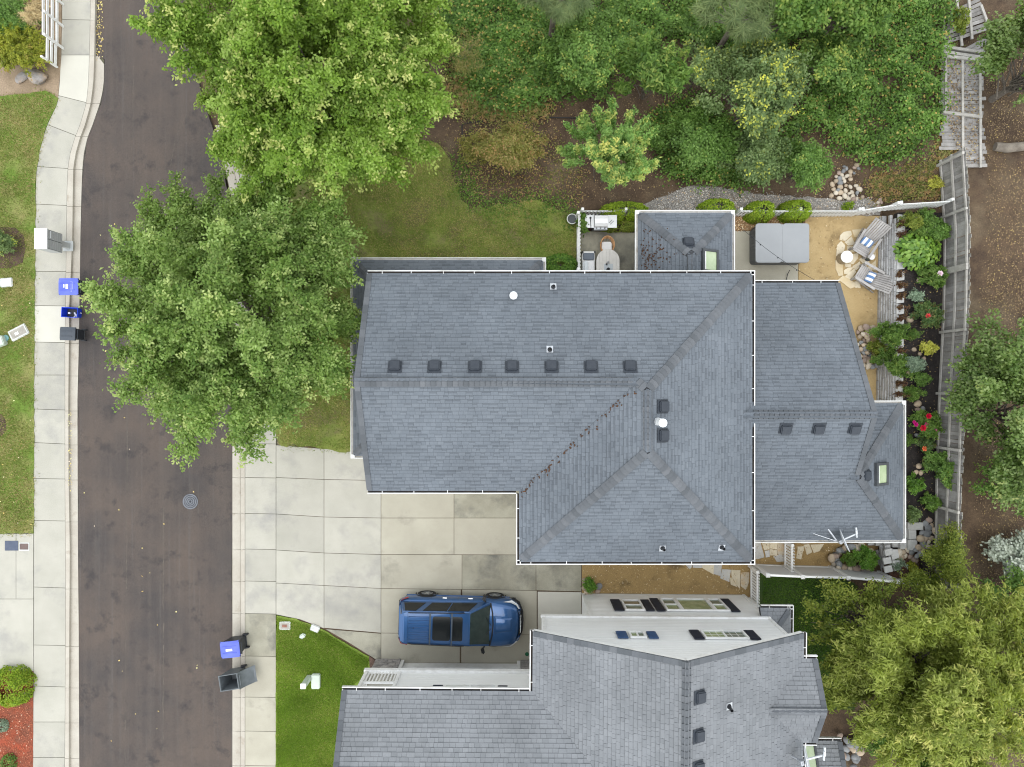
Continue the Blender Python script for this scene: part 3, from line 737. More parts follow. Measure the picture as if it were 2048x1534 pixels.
ridge(h1, W3(.34, 5.95, ze+.04), W3(4.18, 2.11, zn), .38, .38)
ridge(h1, W3(1.08, -4.54, zl+.04), W3(-.1, -3.36, zl+.68), .38, .38, w=0.12)
ridge(h1, W3(-5.88, -4.55, zl+.04), W3(-4.7, -3.37, zl+.68), .38, .38, w=0.12)
ridge(h1, W3(-5.88, 2.63, zl+.04), W3(-4.7, 1.45, zl+.68), .38, .38, w=0.12)
ridge(h1, W3(4.83, -6.32, zl+.04), W3(6.48, -4.67, zl+.97), .39, .39)
ridge(h1, W3(8.18, -6.32, zl+.04), W3(6.52, -4.67, zl+.97), .39, .39)
ridge(h1, W3(6.5, -4.66, zl+.975), W3(6.5, -3.2, zl+.975), tp, tp)
zw = zl+tw*4.81
ridge(h1, W3(8.15, 1.05, zw), W3(12.3, 1.05, zw), tw, tw)
za = zc('S', 5.86, zl, tw, 0, 3.3)
ridge(h1, W3(14.6, .85, zl+.04), W3(12.33, 3.27, za), .4, .4)
ridge(h1, W3(14.6, 5.78, zl+.04), W3(12.33, 3.33, za), .4, .4)
rake(h1, W3(-4.9, -3.71, ze), W3(-4.9, -.05, zr), (1, 0, 0)); rake(h1, W3(-4.9, 3.61, ze), W3(-4.9, -.05, zr), (1, 0, 0))
rake(h1, W3(12.3, -3.76, zl), W3(12.3, 1.05, zw), (-1, 0, 0)); rake(h1, W3(12.3, 3.22, za+.05), W3(12.3, 1.05, zw), (-1, 0, 0))
GUTTERLIGHT = mat('gutter_white_inside', (0.55, 0.54, 0.52), (0.40, 0.37, 0.32), 3, rough=0.7, fine=0.2, lo=0.5, hi=0.7)
D_, Lt_ = GUTTERDARK, GUTTERLIGHT
gutter(h1, (-4.9, -3.71), (8.25, -3.71), (0, -1), ze, D_); gutter(h1, (8.12, -3.84), (8.12, .85), (1, 0), ze, D_); gutter(h1, (8.12, 1.3), (8.12, 6.15), (1, 0), ze, D_)
gutter(h1, (.14, 6.02), (8.25, 6.02), (0, 1), ze, D_); gutter(h1, (.27, 3.74), (.27, 6.15), (-1, 0), ze, D_); gutter(h1, (-4.9, 3.61), (.14, 3.61), (0, 1), ze, D_)
gutter(h1, (-6.06, -4.61), (1.27, -4.61), (0, -1), zl, Lt_, strap=99, soff=99); gutter(h1, (1.15, -4.73), (1.15, -3.3), (1, 0), zl, Lt_, strap=99, soff=99)
gutter(h1, (-5.94, -4.73), (-5.94, 2.8), (-1, 0), zl, Lt_, strap=99, soff=99); gutter(h1, (-6.06, 2.69), (-4.6, 2.69), (0, 1), zl, Lt_, strap=99, soff=99)
gutter(h1, (4.64, -6.39), (8.37, -6.39), (0, -1), zl, Lt_, strap=99, soff=99); gutter(h1, (4.76, -6.5), (4.76, -3.1), (-1, 0), zl, Lt_, strap=99, soff=99); gutter(h1, (8.25, -6.5), (8.25, -3.1), (1, 0), zl, Lt_, strap=99, soff=99)
gutter(h1, (7.9, -3.76), (12.3, -3.76), (0, -1), zl, D_); gutter(h1, (7.9, 5.86), (14.8, 5.86), (0, 1), zl, Lt_, strap=99, soff=99)
gutter(h1, (14.68, .65), (14.68, 5.98), (1, 0), zl, Lt_, strap=99, soff=99); gutter(h1, (12.35, .77), (14.8, .77), (0, -1), zl, Lt_, strap=99, soff=99)
for cx_, cy_ in ((1.21, -4.67), (-6.0, -4.67), (-6.0, 2.75), (4.7, -6.45), (8.31, -6.45), (14.74, .71), (14.74, 5.92)): MB().box((cx_, -cy_, zl-.045), (.135, .135, .105)).build('gutter_corner', [GUTW], hr)
def boxwall(h, x0, x1, y0, y1, z0, z1, name='wall'):
    return MB().prism([(x0, -y0), (x1, -y0), (x1, -y1), (x0, -y1)], z0, z1, bottom=True).build(name, [SIDING], h.root)
def gable(h, x, y0, y1, z0, rise, th=0.1, axis='x'):
    p = [(y0, z0), (y1, z0), ((y0+y1)/2, z0+rise)]
    if axis == 'x': vv = [(x, -a, b) for a, b in p]+[(x+th, -a, b) for a, b in p]
    else: vv = [(a, -x, b) for a, b in p]+[(a, -x-th, b) for a, b in p]
    MB().add(vv, [(0, 1, 2), (5, 4, 3), (0, 3, 4, 1), (1, 4, 5, 2), (2, 5, 3, 0)]).build('gable_wall', [SIDING], h.root)
boxwall(h1, -4.55, 7.75, -3.3, 3.25, -.2, 5.42); boxwall(h1, .65, 7.74, 3.2, 5.65, -.2, 5.41); boxwall(h1, 7.7, 11.95, -3.4, 5.45, -.2, 2.85); boxwall(h1, 11.9, 14.3, 1.15, 5.44, -.2, 2.84)
boxwall(h1, 5.1, 7.9, -6.05, -3.2, -.2, 2.83); boxwall(h1, -5.5, -4.5, -4.25, 2.3, -.2, 2.82); boxwall(h1, -4.6, .8, -4.24, -3.2, -.2, 2.81)
gable(h1, -4.62, -3.3, 3.2, 5.4, 1.7); gable(h1, 11.86, -3.4, 5.45, 2.84, 2.45)
# windows and doors on the walls under the eaves (seen from the side only)
def window(h, x0, x1, z0, z1, ys, cols=1, rows=1, out=-1, glass=None, bars=0):
    """window in an east-west wall whose outer face is at south coordinate YS; OUT -1 faces north, 1 south"""
    w = link('window', None, h.root); w.location = ((x0+x1)/2, -ys, (z0+z1)/2)
    W_, H_ = x1-x0, z1-z0; y = -out*0.035
    m = MB(); f = 0.07
    for c_, d_ in (((0, 0, H_/2-f/2), (W_, f)), ((0, 0, -H_/2+f/2), (W_, f)), ((-W_/2+f/2, 0, 0), (f, H_-2*f)), ((W_/2-f/2, 0, 0), (f, H_-2*f))):
        m.box((c_[0], y, c_[2]), (d_[0], 0.07, d_[1]))
    m.build('frame', [WHITE], w)
    cw = (W_-2*f)/cols; ch = (H_-2*f)/rows
    for i in range(1, cols): MB().box((-W_/2+f+i*cw, y, 0), (0.05, 0.06, H_-2*f)).build('mullion', [WHITE], w)
    for j in range(1, rows): MB().box((0, y, -H_/2+f+j*ch), (W_-2*f, 0.055, 0.05)).build('mullion', [WHITE], w)
    k = 0
    for i in range(cols):
        for j in range(rows):
            gm = glass[k % len(glass)] if glass else GLASS; k += 1
            pn = MB().box((-W_/2+f+(i+.5)*cw, y*0.3, -H_/2+f+(j+.5)*ch), (cw-0.03, 0.02, ch-0.03))
            for b in range(bars): pn.box((-W_/2+f+(i+.5)*cw+(b-(bars-1)/2)*cw/(bars+1), y*0.3-out*0.012, -H_/2+f+(j+.5)*ch), (0.012, 0.006, ch-0.03), m=1)
            if bars: pn.box((-W_/2+f+(i+.5)*cw, y*0.3-out*0.0125, -H_/2+f+(j+.5)*ch), (cw-0.03, 0.006, 0.012), m=1)
            pn.build('pane', [gm, WHITE], w)
    return w
def shutter(h, x0, x1, z0, z1, ys, m=None, out=-1):
    q = MB().box(((x0+x1)/2, -ys-out*0.03, (z0+z1)/2), (x1-x0, 0.04, z1-z0))
    for i in range(12): q.box(((x0+x1)/2, -ys-out*0.053, z0+(i+.5)*(z1-z0)/12), (x1-x0-0.09, 0.012, (z1-z0)/12*0.55))
    return q.build('shutter', [m or NAVY], h.root)
for (x0, x1) in ((-3.6, -2.2), (-1.2, .2), (1.6, 3.0), (5.6, 7.0)): window(h1, x0, x1, 3.7, 5.0, -3.3, 2)
for (x0, x1) in ((1.4, 2.6), (4.0, 5.4), (6.0, 7.2)): window(h1, x0, x1, 3.7, 5.0, 5.65, 2, out=1)
q = MB()
for i in range(4): q.box((-2.2, -3.27, .3+i*.55), (4.4, .05, .53))
q.build('garage_door', [WHITE], hr)
# vents and pipes
for px in (790, 869, 950, 1024, 1103, 1182, 1260):
    zz = 7.25; y = P(px, 733, zz); roof_vent(h1, y.x, -y.y, zc('N', -3.71, ze, t, 0, -y.y)+.01, 0, tilt_rot('N', t))
for py in (813, 871):
    y = P(1327, py, 7.45); roof_vent(h1, y.x, -y.y, zc('E', 8.12, ze, t, y.x, 0)+.01, 0, tilt_rot('E', t))
for px in (1570, 1636, 1708):
    y = P(px, 857, 5.35); roof_vent(h1, y.x, -y.y, zc('S', 5.86, zl, tw, 0, -y.y)+.01, 0, tilt_rot('S', tw))
y = P(1733, 951, 4.2); roof_vent(h1, y.x, -y.y, zc('E', 14.68, zl, te, y.x, 0)+.01, 0, tilt_rot('E', te))
y = P(1378, 484, 3.7); roof_vent(h1, y.x, -y.y, zc('N', -6.39, zl, tp, 0, -y.y)+.01, 0, tilt_rot('N', tp))
def on(px, py, zg): q = P(px, py, zg); return q.x, -q.y
x, y = on(1027, 592, 6.05); pipe(h1, x, y, zc('N', -3.71, ze, t, 0, y), 'N', t, white=True, hgt=.22)
x, y = on(1107, 573, 5.9); pipe(h1, x, y, zc('N', -3.71, ze, t, 0, y), 'N', t)
x, y = on(1100, 699, 7.05); pipe(h1, x, y, zc('N', -3.71, ze, t, 0, y), 'N', t)
x, y = on(1315, 843, 7.45); pipe(h1, x, y, zc('E', 8.12, ze, t, x, 0), 'E', t, white=True, hgt=.75)
x, y = on(1325, 1096, 5.8); pipe(h1, x, y, zc('S', 6.02, ze, t, 0, y), 'S', t)
x, y = on(1443, 1094, 5.8); pipe(h1, x, y, zc('S', 6.02, ze, t, 0, y), 'S', t)
x, y = on(1416, 523, 3.4); skylight(h1, x, y, zc('E', 8.25, zl, tp, x, 0), 'E', tp, 0.76, 0.68)
x, y = on(1757, 947, 3.6); skylight(h1, x, y, zc('E', 14.68, zl, te, x, 0), 'E', te, 0.74, 0.62)
# rusty leaf dirt in the valley and on the small north roof
RUST = mat('dried_leaf_litter', (0.085, 0.040, 0.022), (0.045, 0.028, 0.018), 9, rough=0.95, fine=0.3)
lt = MB(); r = random.Random(5)
for i in range(70):
    s_ = r.random()**1.3; x = .3+3.6*s_+abs(r.gauss(0, .09))-.02; ys = 3.6-3.62*s_+abs(r.gauss(0, .10))*r.choice((1, 1, 0.2))
    z = max(zc('W', .27, ze, t, x, ys), zc('S', 3.61, ze, t, x, ys))+.03
    lt.box((x, -ys, z), (r.uniform(.03, .12), r.uniform(.02, .05), .01), r.uniform(0, 3), ry=-.4)
for i in range(150):
    x = 4.85+abs(r.gauss(0, .5)); ys = -4.75+r.gauss(0, .55)
    if x > 6.3 or ys < -5.8 or ys > -3.6: continue
    lt.box((x, -ys, zc('W', 4.76, zl, tp, x, 0)+.028), (r.uniform(.02, .09), r.uniform(.02, .05), .01), r.uniform(0, 3), ry=-.45)
stuff(lt.build('leaf_litter', [RUST], hr))

# ---- the neighbouring house
nr = thing('house', 'white sided house with navy shutters beside the parked car', 'house')
piv = Vector((3.0, -11.0, 0)); ang = math.radians(-0.45)
nr.rotation_euler = (0, 0, ang); nr.location = piv - Matrix.Rotation(ang, 3, 'Z') @ piv
h2 = House(nr, SHINGLE2, random.Random(21)); h2.dash = 0.86; h2.gap = 0.003
z2, t2 = 5.4, 0.556
XR = 5.31; zR = z2+t2*4.59
YN = 8.46; YS_ = 20.0
slope(h2, [(.72, YN), (XR, YN), (XR, YS_-4), (XR-4.59+4.59, YS_-4), (.72, 10.53)], 'W', .72, z2, t2)
slope(h2, [(9.9, YN), (9.9, YS_), (XR, YS_), (XR, YN)], 'E', 9.9, z2, t2)
slope(h2, [(-5.78, 10.53), (.72, 10.53), (5.3, 15.1), (5.3, 15.12), (-5.78, 15.12)], 'N', 10.53, z2, t2)
# small cross gable on the east slope
yc0, yc1 = 9.34, 12.15; ym = (yc0+yc1)/2; zg = z2+t2*(ym-yc0)
slope(h2, [(10.37, yc0), (10.37, ym), (8.45, ym), (9.9, yc0)], 'N', yc0, z2, t2)
slope(h2, [(10.37, yc1), (10.37, ym), (8.45, ym), (9.9, yc1)], 'S', yc1, z2, t2)
# low roofs: north-east corner bump and the south-east wing
slope(h2, [(10.5, 8.45), (10.5, 12.6), (9.6, 12.6), (9.6, 9.35)], 'E', 10.5, 2.75, t2)
slope(h2, [(9.35, 8.45), (10.5, 8.45), (9.6, 9.35), (9.35, 9.35)], 'N', 8.45, 2.75, t2)
slope(h2, [(9.6, 13.38), (12.4, 13.38), (12.4, 17.5), (9.6, 17.5)], 'N', 13.38, 2.9, 0.45)
finish_roof(h2)
ridge(h2, W3(XR, YN, zR), W3(XR, 17.0, zR), t2, t2, w=0.14, L=0.21)
ridge(h2, W3(10.37, ym, zg), W3(8.5, ym, zg), t2, t2, w=0.12, L=0.2)
ridge(h2, W3(10.42, 8.53, 2.8), W3(9.65, 9.3, 3.25), .38, .38, w=0.1)
rake(h2, W3(.72, YN, z2), W3(XR, YN, zR), (0, -1, 0), L=0.24); rake(h2, W3(9.9, YN, z2), W3(XR, YN, zR), (0, -1, 0), L=0.24)
rake(h2, W3(-5.78, 10.53, z2), W3(-5.78, 15.1, z2+t2*4.57), (1, 0, 0)); rake(h2, W3(10.37, yc0, z2), W3(10.37, ym, zg), (-1, 0, 0)); rake(h2, W3(10.37, yc1, z2), W3(10.37, ym, zg), (-1, 0, 0))
rake(h2, W3(12.4, 13.38, 2.9), W3(12.4, 17.5, 2.9+.45*4.12), (-1, 0, 0))
gutter(h2, (.72, YN-.02), (.72, 10.66), (-1, 0), z2, D_); gutter(h2, (-5.8, 10.53), (.6, 10.53), (0, -1), z2, D_)
gutter(h2, (9.9, YN-.02), (9.9, 9.34), (1, 0), z2, D_, strap=.7); gutter(h2, (9.9, 9.34), (10.4, 9.34), (0, -1), z2, D_)
gutter(h2, (9.9, 12.15), (10.4, 12.15), (0, 1), z2, D_); gutter(h2, (9.9, 12.15), (9.9, 16), (1, 0), z2, D_)
gutter(h2, (9.4, 8.45), (10.62, 8.45), (0, -1), 2.75, D_, strap=.7, soff=.3); gutter(h2, (10.5, 8.33), (10.5, 12.6), (1, 0), 2.75, D_, strap=.9)
gutter(h2, (10.3, 13.38), (12.4, 13.38), (0, -1), 2.9, D_)
for py in (1393, 1470, 1534):
    x, y = on(1399 if py < 1420 else 1397, py, 7.75); roof_vent(h2, x, y, zc('E', 9.9, z2, t2, x, 0)+.01, 0, tilt_rot('E', t2))
x, y = on(1457, 1410, 7.1); pipe(h2, x, y, zc('E', 9.9, z2, t2, x, 0), 'E', t2, hgt=.35)
x, y = on(1632, 1538, 4.0); skylight(h2, x, y, zc('N', 13.38, 2.9, .45, 0, y), 'N', .45, .75, .9)
# walls with lap boards
YW = 8.76
def north_wall(x0, x1, z0, z1, ys, nm='wall', gab=None):
    w = MB().prism([(x0, -ys-.005), (x1, -ys-.005), (x1, -ys-.12), (x0, -ys-.12)], z0, z1, bottom=True).build(nm, [SIDING], nr)
    boards(h2, w, Vector((x1, -ys, 0)), Vector((x0, -ys, 0)), Vector((0, 1, 0)), z0, z1, SIDING, gable=gab)
    return w
north_wall(2.9, 9.65, -.1, 2.8, YW)
up = 1.1
def gabspan(z):
    if z <= z2-.05: return (0, 9.65-up)
    d_ = (z-z2+.1)/t2
    xa, xb = max(up, .72+d_), min(9.65, 9.9-d_)
    return (9.65-xb, 9.65-xa)
north_wall(up, 9.65, 3.02, z2, YW, gab=None)
gw = MB().add([(up, -YW-.01, z2-.12), (9.65, -YW-.01, z2-.12), (9.65, -YW-.01, z2+.02), (XR, -YW-.01, zR-.2), (up, -YW-.01, z2+.1)], [(0, 1, 2, 3, 4)]).build('gable_wall', [SIDING], nr)
boards(h2, gw, Vector((9.65, -YW, 0)), Vector((up, -YW, 0)), Vector((0, 1, 0)), z2, zR, SIDING, gable=gabspan)
MB().box(((up+9.65)/2-.01, -YW+.02, 2.93), (9.65-up+.06, .09, .20)).build('band_board', [WHITE], nr)
boxwall(h2, 2.9, 9.64, YW+.11, 15.5, -.1, 2.82); boxwall(h2, up, 9.64, YW+.11, 15.5, 2.83, z2-.08)
for (xx, za_, zb_) in ((2.94, -.1, 2.83), (9.62, -.1, 2.83), (up+.04, 3.03, z2), (9.62, 3.03, z2)):
    MB().box((xx, -YW+.012, (za_+zb_)/2), (.11, .05, zb_-za_)).build('corner_board', [WHITE], nr)
MB().box(((2.9+9.65)/2, -YW+.005, -.06), (6.7, .03, .2)).build('foundation', [CONC], nr)
window(h2, 4.35, 5.12, .95, 2.25, YW-.02, 1, 2, glass=[mat('window_glass_tan', (.20, .17, .11), rough=.08, fine=0, spec=.6), GLASS])
shutter(h2, 3.93, 4.31, .92, 2.28, YW-.015); shutter(h2, 5.15, 5.48, .92, 2.28, YW-.015)
window(h2, 5.95, 6.56, .75, 2.25, YW-.02, 1, 2, glass=[GLASS, GLASSG]); window(h2, 6.56, 7.84, .75, 2.25, YW-.02, 1, 1, glass=[GLASSG]); window(h2, 7.84, 8.40, .75, 2.25, YW-.02, 1, 2, glass=[GLASS, GLASSG])
shutter(h2, 5.56, 5.89, .72, 2.30, YW-.015); shutter(h2, 8.43, 8.77, .72, 2.30, YW-.015)
window(h2, 4.05, 4.62, 4.62, 5.22, YW-.02, 2, 1, glass=[GLASSG, GLASS]); shutter(h2, 3.62, 3.98, 4.62, 5.24, YW-.015, NAVYSHEEN); shutter(h2, 4.69, 5.02, 4.62, 5.24, YW-.015, NAVYSHEEN)
window(h2, 6.62, 8.14, 4.45, 5.25, YW-.02, 2, 1, glass=[GLASSG, GLASS], bars=2); shutter(h2, 6.24, 6.58, 4.42, 5.28, YW-.015); shutter(h2, 8.18, 8.52, 4.42, 5.28, YW-.015)
# garage wing to the west with stone piers, door and a railed balcony
YG = 10.88
north_wall(-4.2, .68, 3.0, z2-.02, YG)
MB().box((-2.4, -YG+.02, 2.90), (6.3, .14, .2)).build('band_board', [WHITE], nr)
boxwall(h2, -4.19, .68, YG+.11, 14.0, 2.82, z2-.1); boxwall(h2, -5.6, 1.09, YG+1.0, 14.0, -.1, 2.79)
for i in range(5): MB().box((-2.15, -(YG+.84), .22+i*.47), (4.9, .05, .455), m=0).build('garage_door_panel', [WHITE], nr, bevel=.01)
for xx in (-4.55, .28): MB().box((xx, -(YG+.76), 1.35), (.14, .14, 2.7)).build('door_jamb', [WHITE], nr)
MB().box((-2.13, -(YG+.80), 2.66), (4.7, .14, .22)).build('door_header', [WHITE], nr)
STONE = mat('stacked_ledge_stone', (.34, .32, .30), (.22, .21, .205), 5, rough=.9, fine=.25, objv=.25, bump=.3)
def stone_pier(x0, x1, y0, y1, seed):
    r = random.Random(seed); o = MB().box(((x0+x1)/2, -(y0+y1)/2, 1.3), (x1-x0-.04, y1-y0-.04, 2.7)).build('stone_pier', [STONE], nr)
    z = 0.0
    while z < 2.6:
        hgt = r.uniform(.06, .12); x = x0
        while x < x1-.05:
            w = min(r.uniform(.12, .34), x1-x)
            MB().box((x+w/2, -y0-.0+r.uniform(-.015, .015), z+hgt/2), (w-.012, .07, hgt-.01)).build('stone', [STONE], o); x += w
        z += hgt
stone_pier(-5.66, -4.62, YG+.68, YG+1.02, 3); stone_pier(.36, 1.1, YG+.68, YG+1.02, 4)
window(h2, -2.43, -.55, 4.2, 5.15, YG-.02, 2, 1, glass=[GLASSG, GLASS], bars=2); shutter(h2, -2.82, -2.47, 4.2, 5.15, YG-.015); shutter(h2, -.51, -.16, 4.2, 5.15, YG-.015)
dk = link('balcony', None, nr); dk.location = (-4.83, -YG, 2.85)
MB().box((0, -1.0, -.02), (1.3, 2.0, .10)).build('deck_floor', [CONC], dk)
MB().box((0, .01, -.06), (1.36, .06, .24)).build('rim_board', [WHITE], dk); MB().box((-.65, -1.0, -.06), (.06, 1.95, .24)).build('rim_board', [WHITE], dk)
for zz, hh in ((.13, .07), (1.05, .09)):
    MB().box((0, .0, zz), (1.2, .07, hh)).build('rail', [WHITE], dk); MB().box((-.64, -1.0, zz), (.07, 1.9, hh)).build('rail', [WHITE], dk)
bme = MB().box((0, 0, .58), (.045, .045, .86)).mesh('baluster', [WHITE])
for i in range(9): link('baluster', bme, dk, (-.5+i*.125, 0, 0))
for i in range(14): link('baluster', bme, dk, (-.64, -.15-i*.13, 0))
for xx in (-.62, .62): MB().box((xx, 0, 1.25), (.11, .11, 2.5)).build('post', [WHITE], dk)
# ------------------------------------------------------------------ fences, walls, stones
OLDWOOD = mat('weathered_grey_wood', (0.300, 0.287, 0.275), (0.210, 0.198, 0.185), 2.5, rough=0.9, fine=0.28, fscale=14, objv=0.22, bump=0.2, coord='pos', fs_stretch=(1.276, 7.656, 1.276), c3=(0.141, 0.121, 0.096), s3=1.2, lo3=0.6, hi3=0.75)
POSTWOOD = mat('pale_weathered_post', (0.432, 0.414, 0.384), (0.324, 0.306, 0.276), 3, rough=0.9, fine=0.2, fscale=30, objv=0.1)
MOSSWOOD = mat('mossy_board_ends', (0.360, 0.342, 0.312), (0.144, 0.138, 0.096), 8, 0.4, 0.6, rough=0.95, fine=0.3, fscale=40, objv=0.25)
ZG = 1.03
fb = [P(1877, 322, ZG), P(1886, 470, ZG), P(1884, 620, ZG), P(1875, 800, ZG), P(1869, 1000, ZG), P(1868, 1165, ZG)]
def fpt(s):
    tot = [0]
    for a, b in zip(fb, fb[1:]): tot.append(tot[-1]+(b-a).length)
    s = max(0, min(tot[-1]-1e-4, s))
    for i in range(len(fb)-1):
        if tot[i] <= s <= tot[i+1]:
            return fb[i].lerp(fb[i+1], (s-tot[i])/(tot[i+1]-tot[i])), (fb[i+1]-fb[i]).normalized()
FL = sum((b-a).length for a, b in zip(fb, fb[1:]))
ft = thing('fence', 'long weathered grey board fence running beside the dark mulch bed', 'fence')
r = random.Random(31)
bm_ = [MB().prism([(-.068, -.01), (.068, -.01), (.068, .01), (-.068, .01)], 0, 1.62+dz, bottom=True).mesh('board', [OLDWOOD, MOSSWOOD]) for dz in (0, .03, -.02, .05)]
for me in bm_:
    me.polygons[0].material_index = 1
s_ = 0.07
while s_ < FL:
    p, d = fpt(s_); a = math.atan2(d.y, d.x)
    o = link('board', r.choice(bm_), ft); o.location = p+Vector((0.055, 0, r.uniform(-.01, .02))); o.rotation_euler = (r.gauss(0, .008), r.gauss(0, .008), a+r.gauss(0, .02)); s_ += 0.1425
for zz, w, hh in ((0.12, .05, .10), (0.82, .05, .10), (1.50, .05, .10)):
    st = 0
    for a_, b_ in zip(fb, fb[1:]): MB().bar(a_+Vector((0.0, 0, zz)), b_+Vector((0.0, 0, zz)), w, hh).build('rail', [POSTWOOD], ft)
for py, wd in ((332, .1), (437, .09), (545, .24), (664, .1), (787, .1), (893, .1), (1010, .1), (1128, .1)):
    s_ = min(range(int(FL*20)), key=lambda k: abs(P(0, py, ZG).y-fpt(k/20)[0].y))/20
    p, d = fpt(s_); MB().box(p+Vector((-.06, 0, .82)), (.09, wd, 1.66)).build('post', [POSTWOOD], ft)
# fallen panels north of the standing run
fp = thing('fallen_fence_panel', 'long grey fence panel lying flat under leaf litter, beyond the end of the standing fence', 'fence panel')
zp = zf(17.2, 10)+.16
r = random.Random(8)
y = 332.0; i = 0
while y > 97:
    x0, x1 = 1883+r.uniform(-5, 3), 1966+r.uniform(-4, 6)
    if y > 300: x0, x1 = 1918+r.uniform(-3, 3), 1968+r.uniform(-3, 10)
    a, b = P(x0, y, zp), P(x1, y+r.uniform(-1.5, 1.5), zp)
    MB().bar(a+Vector((0, 0, r.uniform(-.02, .02))), b, .132, .025, up=(0, 0, 1)).build('board', [OLDWOOD], fp); y -= 7.0*r.uniform(.93, 1.08)
for xx, y0, y1 in ((1892, 222, 112), (1926, 330, 110), (1961, 335, 110)): MB().bar(P(xx, y0, zp+.06), P(xx-1, y1, zp+.06), .09, .05).build('rail', [POSTWOOD], fp)
for (xa, ya, xb, yb) in ((1884, 93, 1964, 105), (1881, 103, 1969, 116), (1885, 112, 1963, 120), (1884, 224, 1963, 234)): MB().bar(P(xa, ya, zp+.11), P(xb, yb, zp+.11), .11, .09).build('beam', [POSTWOOD], fp)
fq = thing('fallen_fence_panel', 'broken grey fence panel lying askew with gaps between its boards', 'fence panel')
for k in range(11):
    if k in (8,): continue
    yy = 8+k*8.2; x0 = 1890+r.uniform(-3, 3) if k > 3 else 1900-k*2; x1 = (1955+k*3.2)+r.uniform(-4, 5)
    if k > 8: x0, x1 = 1928, 1980
    a, b = P(x0, yy+19, zp), P(x1, yy-9, zp)
    MB().bar(a+Vector((0, 0, r.uniform(-.02, .03))), b, .135, .025).build('board', [OLDWOOD], fq)
for (xa, ya, xb, yb) in ((1887, 40, 1890, 108), (1911, -20, 1924, 92), (1936, -20, 1944, 78), (1962, 10, 1984, 70)): MB().bar(P(xa, ya, zp+.06), P(xb, yb, zp+.06), .09, .06).build('rail', [POSTWOOD], fq)
ln = MB().tube([P(1870, 322, .9), P(1884, 275, 1.0), P(1896, 232, 1.1)], .045, 5)
tag(ln.build('loose_rail', [mat('brown_timber', (.20, .145, .09), (.13, .095, .06), 4, rough=.95, fine=.3)]), 'brown timber rail propped against the fallen fence panel', 'timber')

# retaining wall: stepped courses of grey blocks with pale caps
BLOCK = mat('grey_split_block', (0.462, 0.462, 0.462), (0.350, 0.350, 0.350), 3, rough=0.9, fine=0.2, fscale=30, objv=0.14, bump=0.4, c3=(0.119, 0.115, 0.101), s3=1.1, lo3=0.60, hi3=0.66)
CAPB = mat('pale_cap_block', (0.52, 0.52, 0.51), (0.44, 0.44, 0.43), 3, rough=0.85, fine=0.1, objv=0.06)
def retaining(name, label, p0, p1, courses, top, seed, capw=.30, first=0.0):
    w = thing(name, label, 'retaining wall')
    r = random.Random(seed); d = (p1-p0); ln = d.length; d.normalize(); back = Vector((-d.y, d.x, 0))
    if back.x < 0: back = -back
    hc = top/courses; me = [MB().box((0, 0, 0), (l-.008, .22, hc-.006)).mesh('block', [BLOCK], bevel=.008) for l in (.38, .44, .5)]
    a = math.atan2(d.y, d.x)
    for k in range(courses):
        s = -r.uniform(0, .3)
        while s < ln:
            j = r.randrange(3); l = (.38, .44, .5)[j]
            if s+l > ln+.1: break
            if s > -.12:
                o = link('block', me[j], w); o.location = p0+d*(s+l/2)+back*(.10+k*.028+r.gauss(0, .006))+Vector((0, 0, first+hc*(k+.5))); o.rotation_euler = (0, 0, a+r.gauss(0, .01))
            s += l
    if capw:
        s = 0; cm = MB().add([(-.22, -capw/2, -.045), (.22, -capw/2, -.045), (.17, capw/2, -.045), (-.17, capw/2, -.045), (-.22, -capw/2, .045), (.22, -capw/2, .045), (.17, capw/2, .045), (-.17, capw/2, .045)], [(3, 2, 1, 0), (4, 5, 6, 7), (0, 1, 5, 4), (1, 2, 6, 5), (2, 3, 7, 6), (3, 0, 4, 7)]).mesh('cap_block', [CAPB], bevel=.012)
        flipped = math.pi if Vector((-d.y, d.x, 0)).dot(back) < 0 else 0
        while s+.44 <= ln+.05:
            o = link('cap_block', cm, w); o.location = p0+d*(s+.22)+back*(.17+courses*.028)+Vector((0, 0, first+top+.05)); o.rotation_euler = (0, 0, a+flipped+r.gauss(0, .012)); s += .452
    return w
retaining('retaining_wall', 'long stepped grey block wall with pale caps holding up the terrace bed', P(1757, 440, 0), P(1750, 1020, 0), 7, 1.0, 41)
retaining('retaining_wall', 'short grey block wall ending the fern planter by the white panels', P(1748, 1090, 0), P(1757, 1143, 0), 6, .85, 42)

def rock_mesh(r, sx, sy, sz, m, name='stone', sub=2, rough=.16):
    bm = bmesh.new(); bmesh.ops.create_icosphere(bm, subdivisions=sub, radius=1.0)
    ks = [Vector((r.gauss(0, 1), r.gauss(0, 1), r.gauss(0, 1))).normalized() for _ in range(7)]; am = [r.uniform(.05, rough) for _ in ks]
    for v in bm.verts:
        n = v.co.copy(); f = 1.0
        for k, a in zip(ks, am): f -= a*max(0, n.dot(k)-.35)*1.6
        v.co = Vector((n.x*f*sx, n.y*f*sy, n.z*f*sz))
    me = bpy.data.meshes.new(name); bm.to_mesh(me); bm.free(); me.materials.append(m)
    me.polygons.foreach_set('use_smooth', [True]*len(me.polygons)); me.set_sharp_from_angle(angle=math.radians(38 if name == 'stone' else 14)); return me
ROCKS = [mat('tan_river_stone', (.42, .34, .25), (.33, .26, .19), 4, rough=.85, fine=.12, objv=.2), mat('grey_river_stone', (.25, .255, .26), (.18, .185, .19), 4, rough=.85, fine=.12, objv=.2),
         mat('cream_river_stone', (.56, .50, .41), (.45, .39, .31), 4, rough=.85, fine=.1, objv=.12), mat('rosy_river_stone', (.33, .25, .205), (.26, .20, .165), 4, rough=.85, fine=.12, objv=.15)]
r = random.Random(17)
RMESH = [[rock_mesh(r, 1, r.uniform(.7, .95), r.uniform(.5, .7), m) for _ in range(3)] for m in ROCKS]
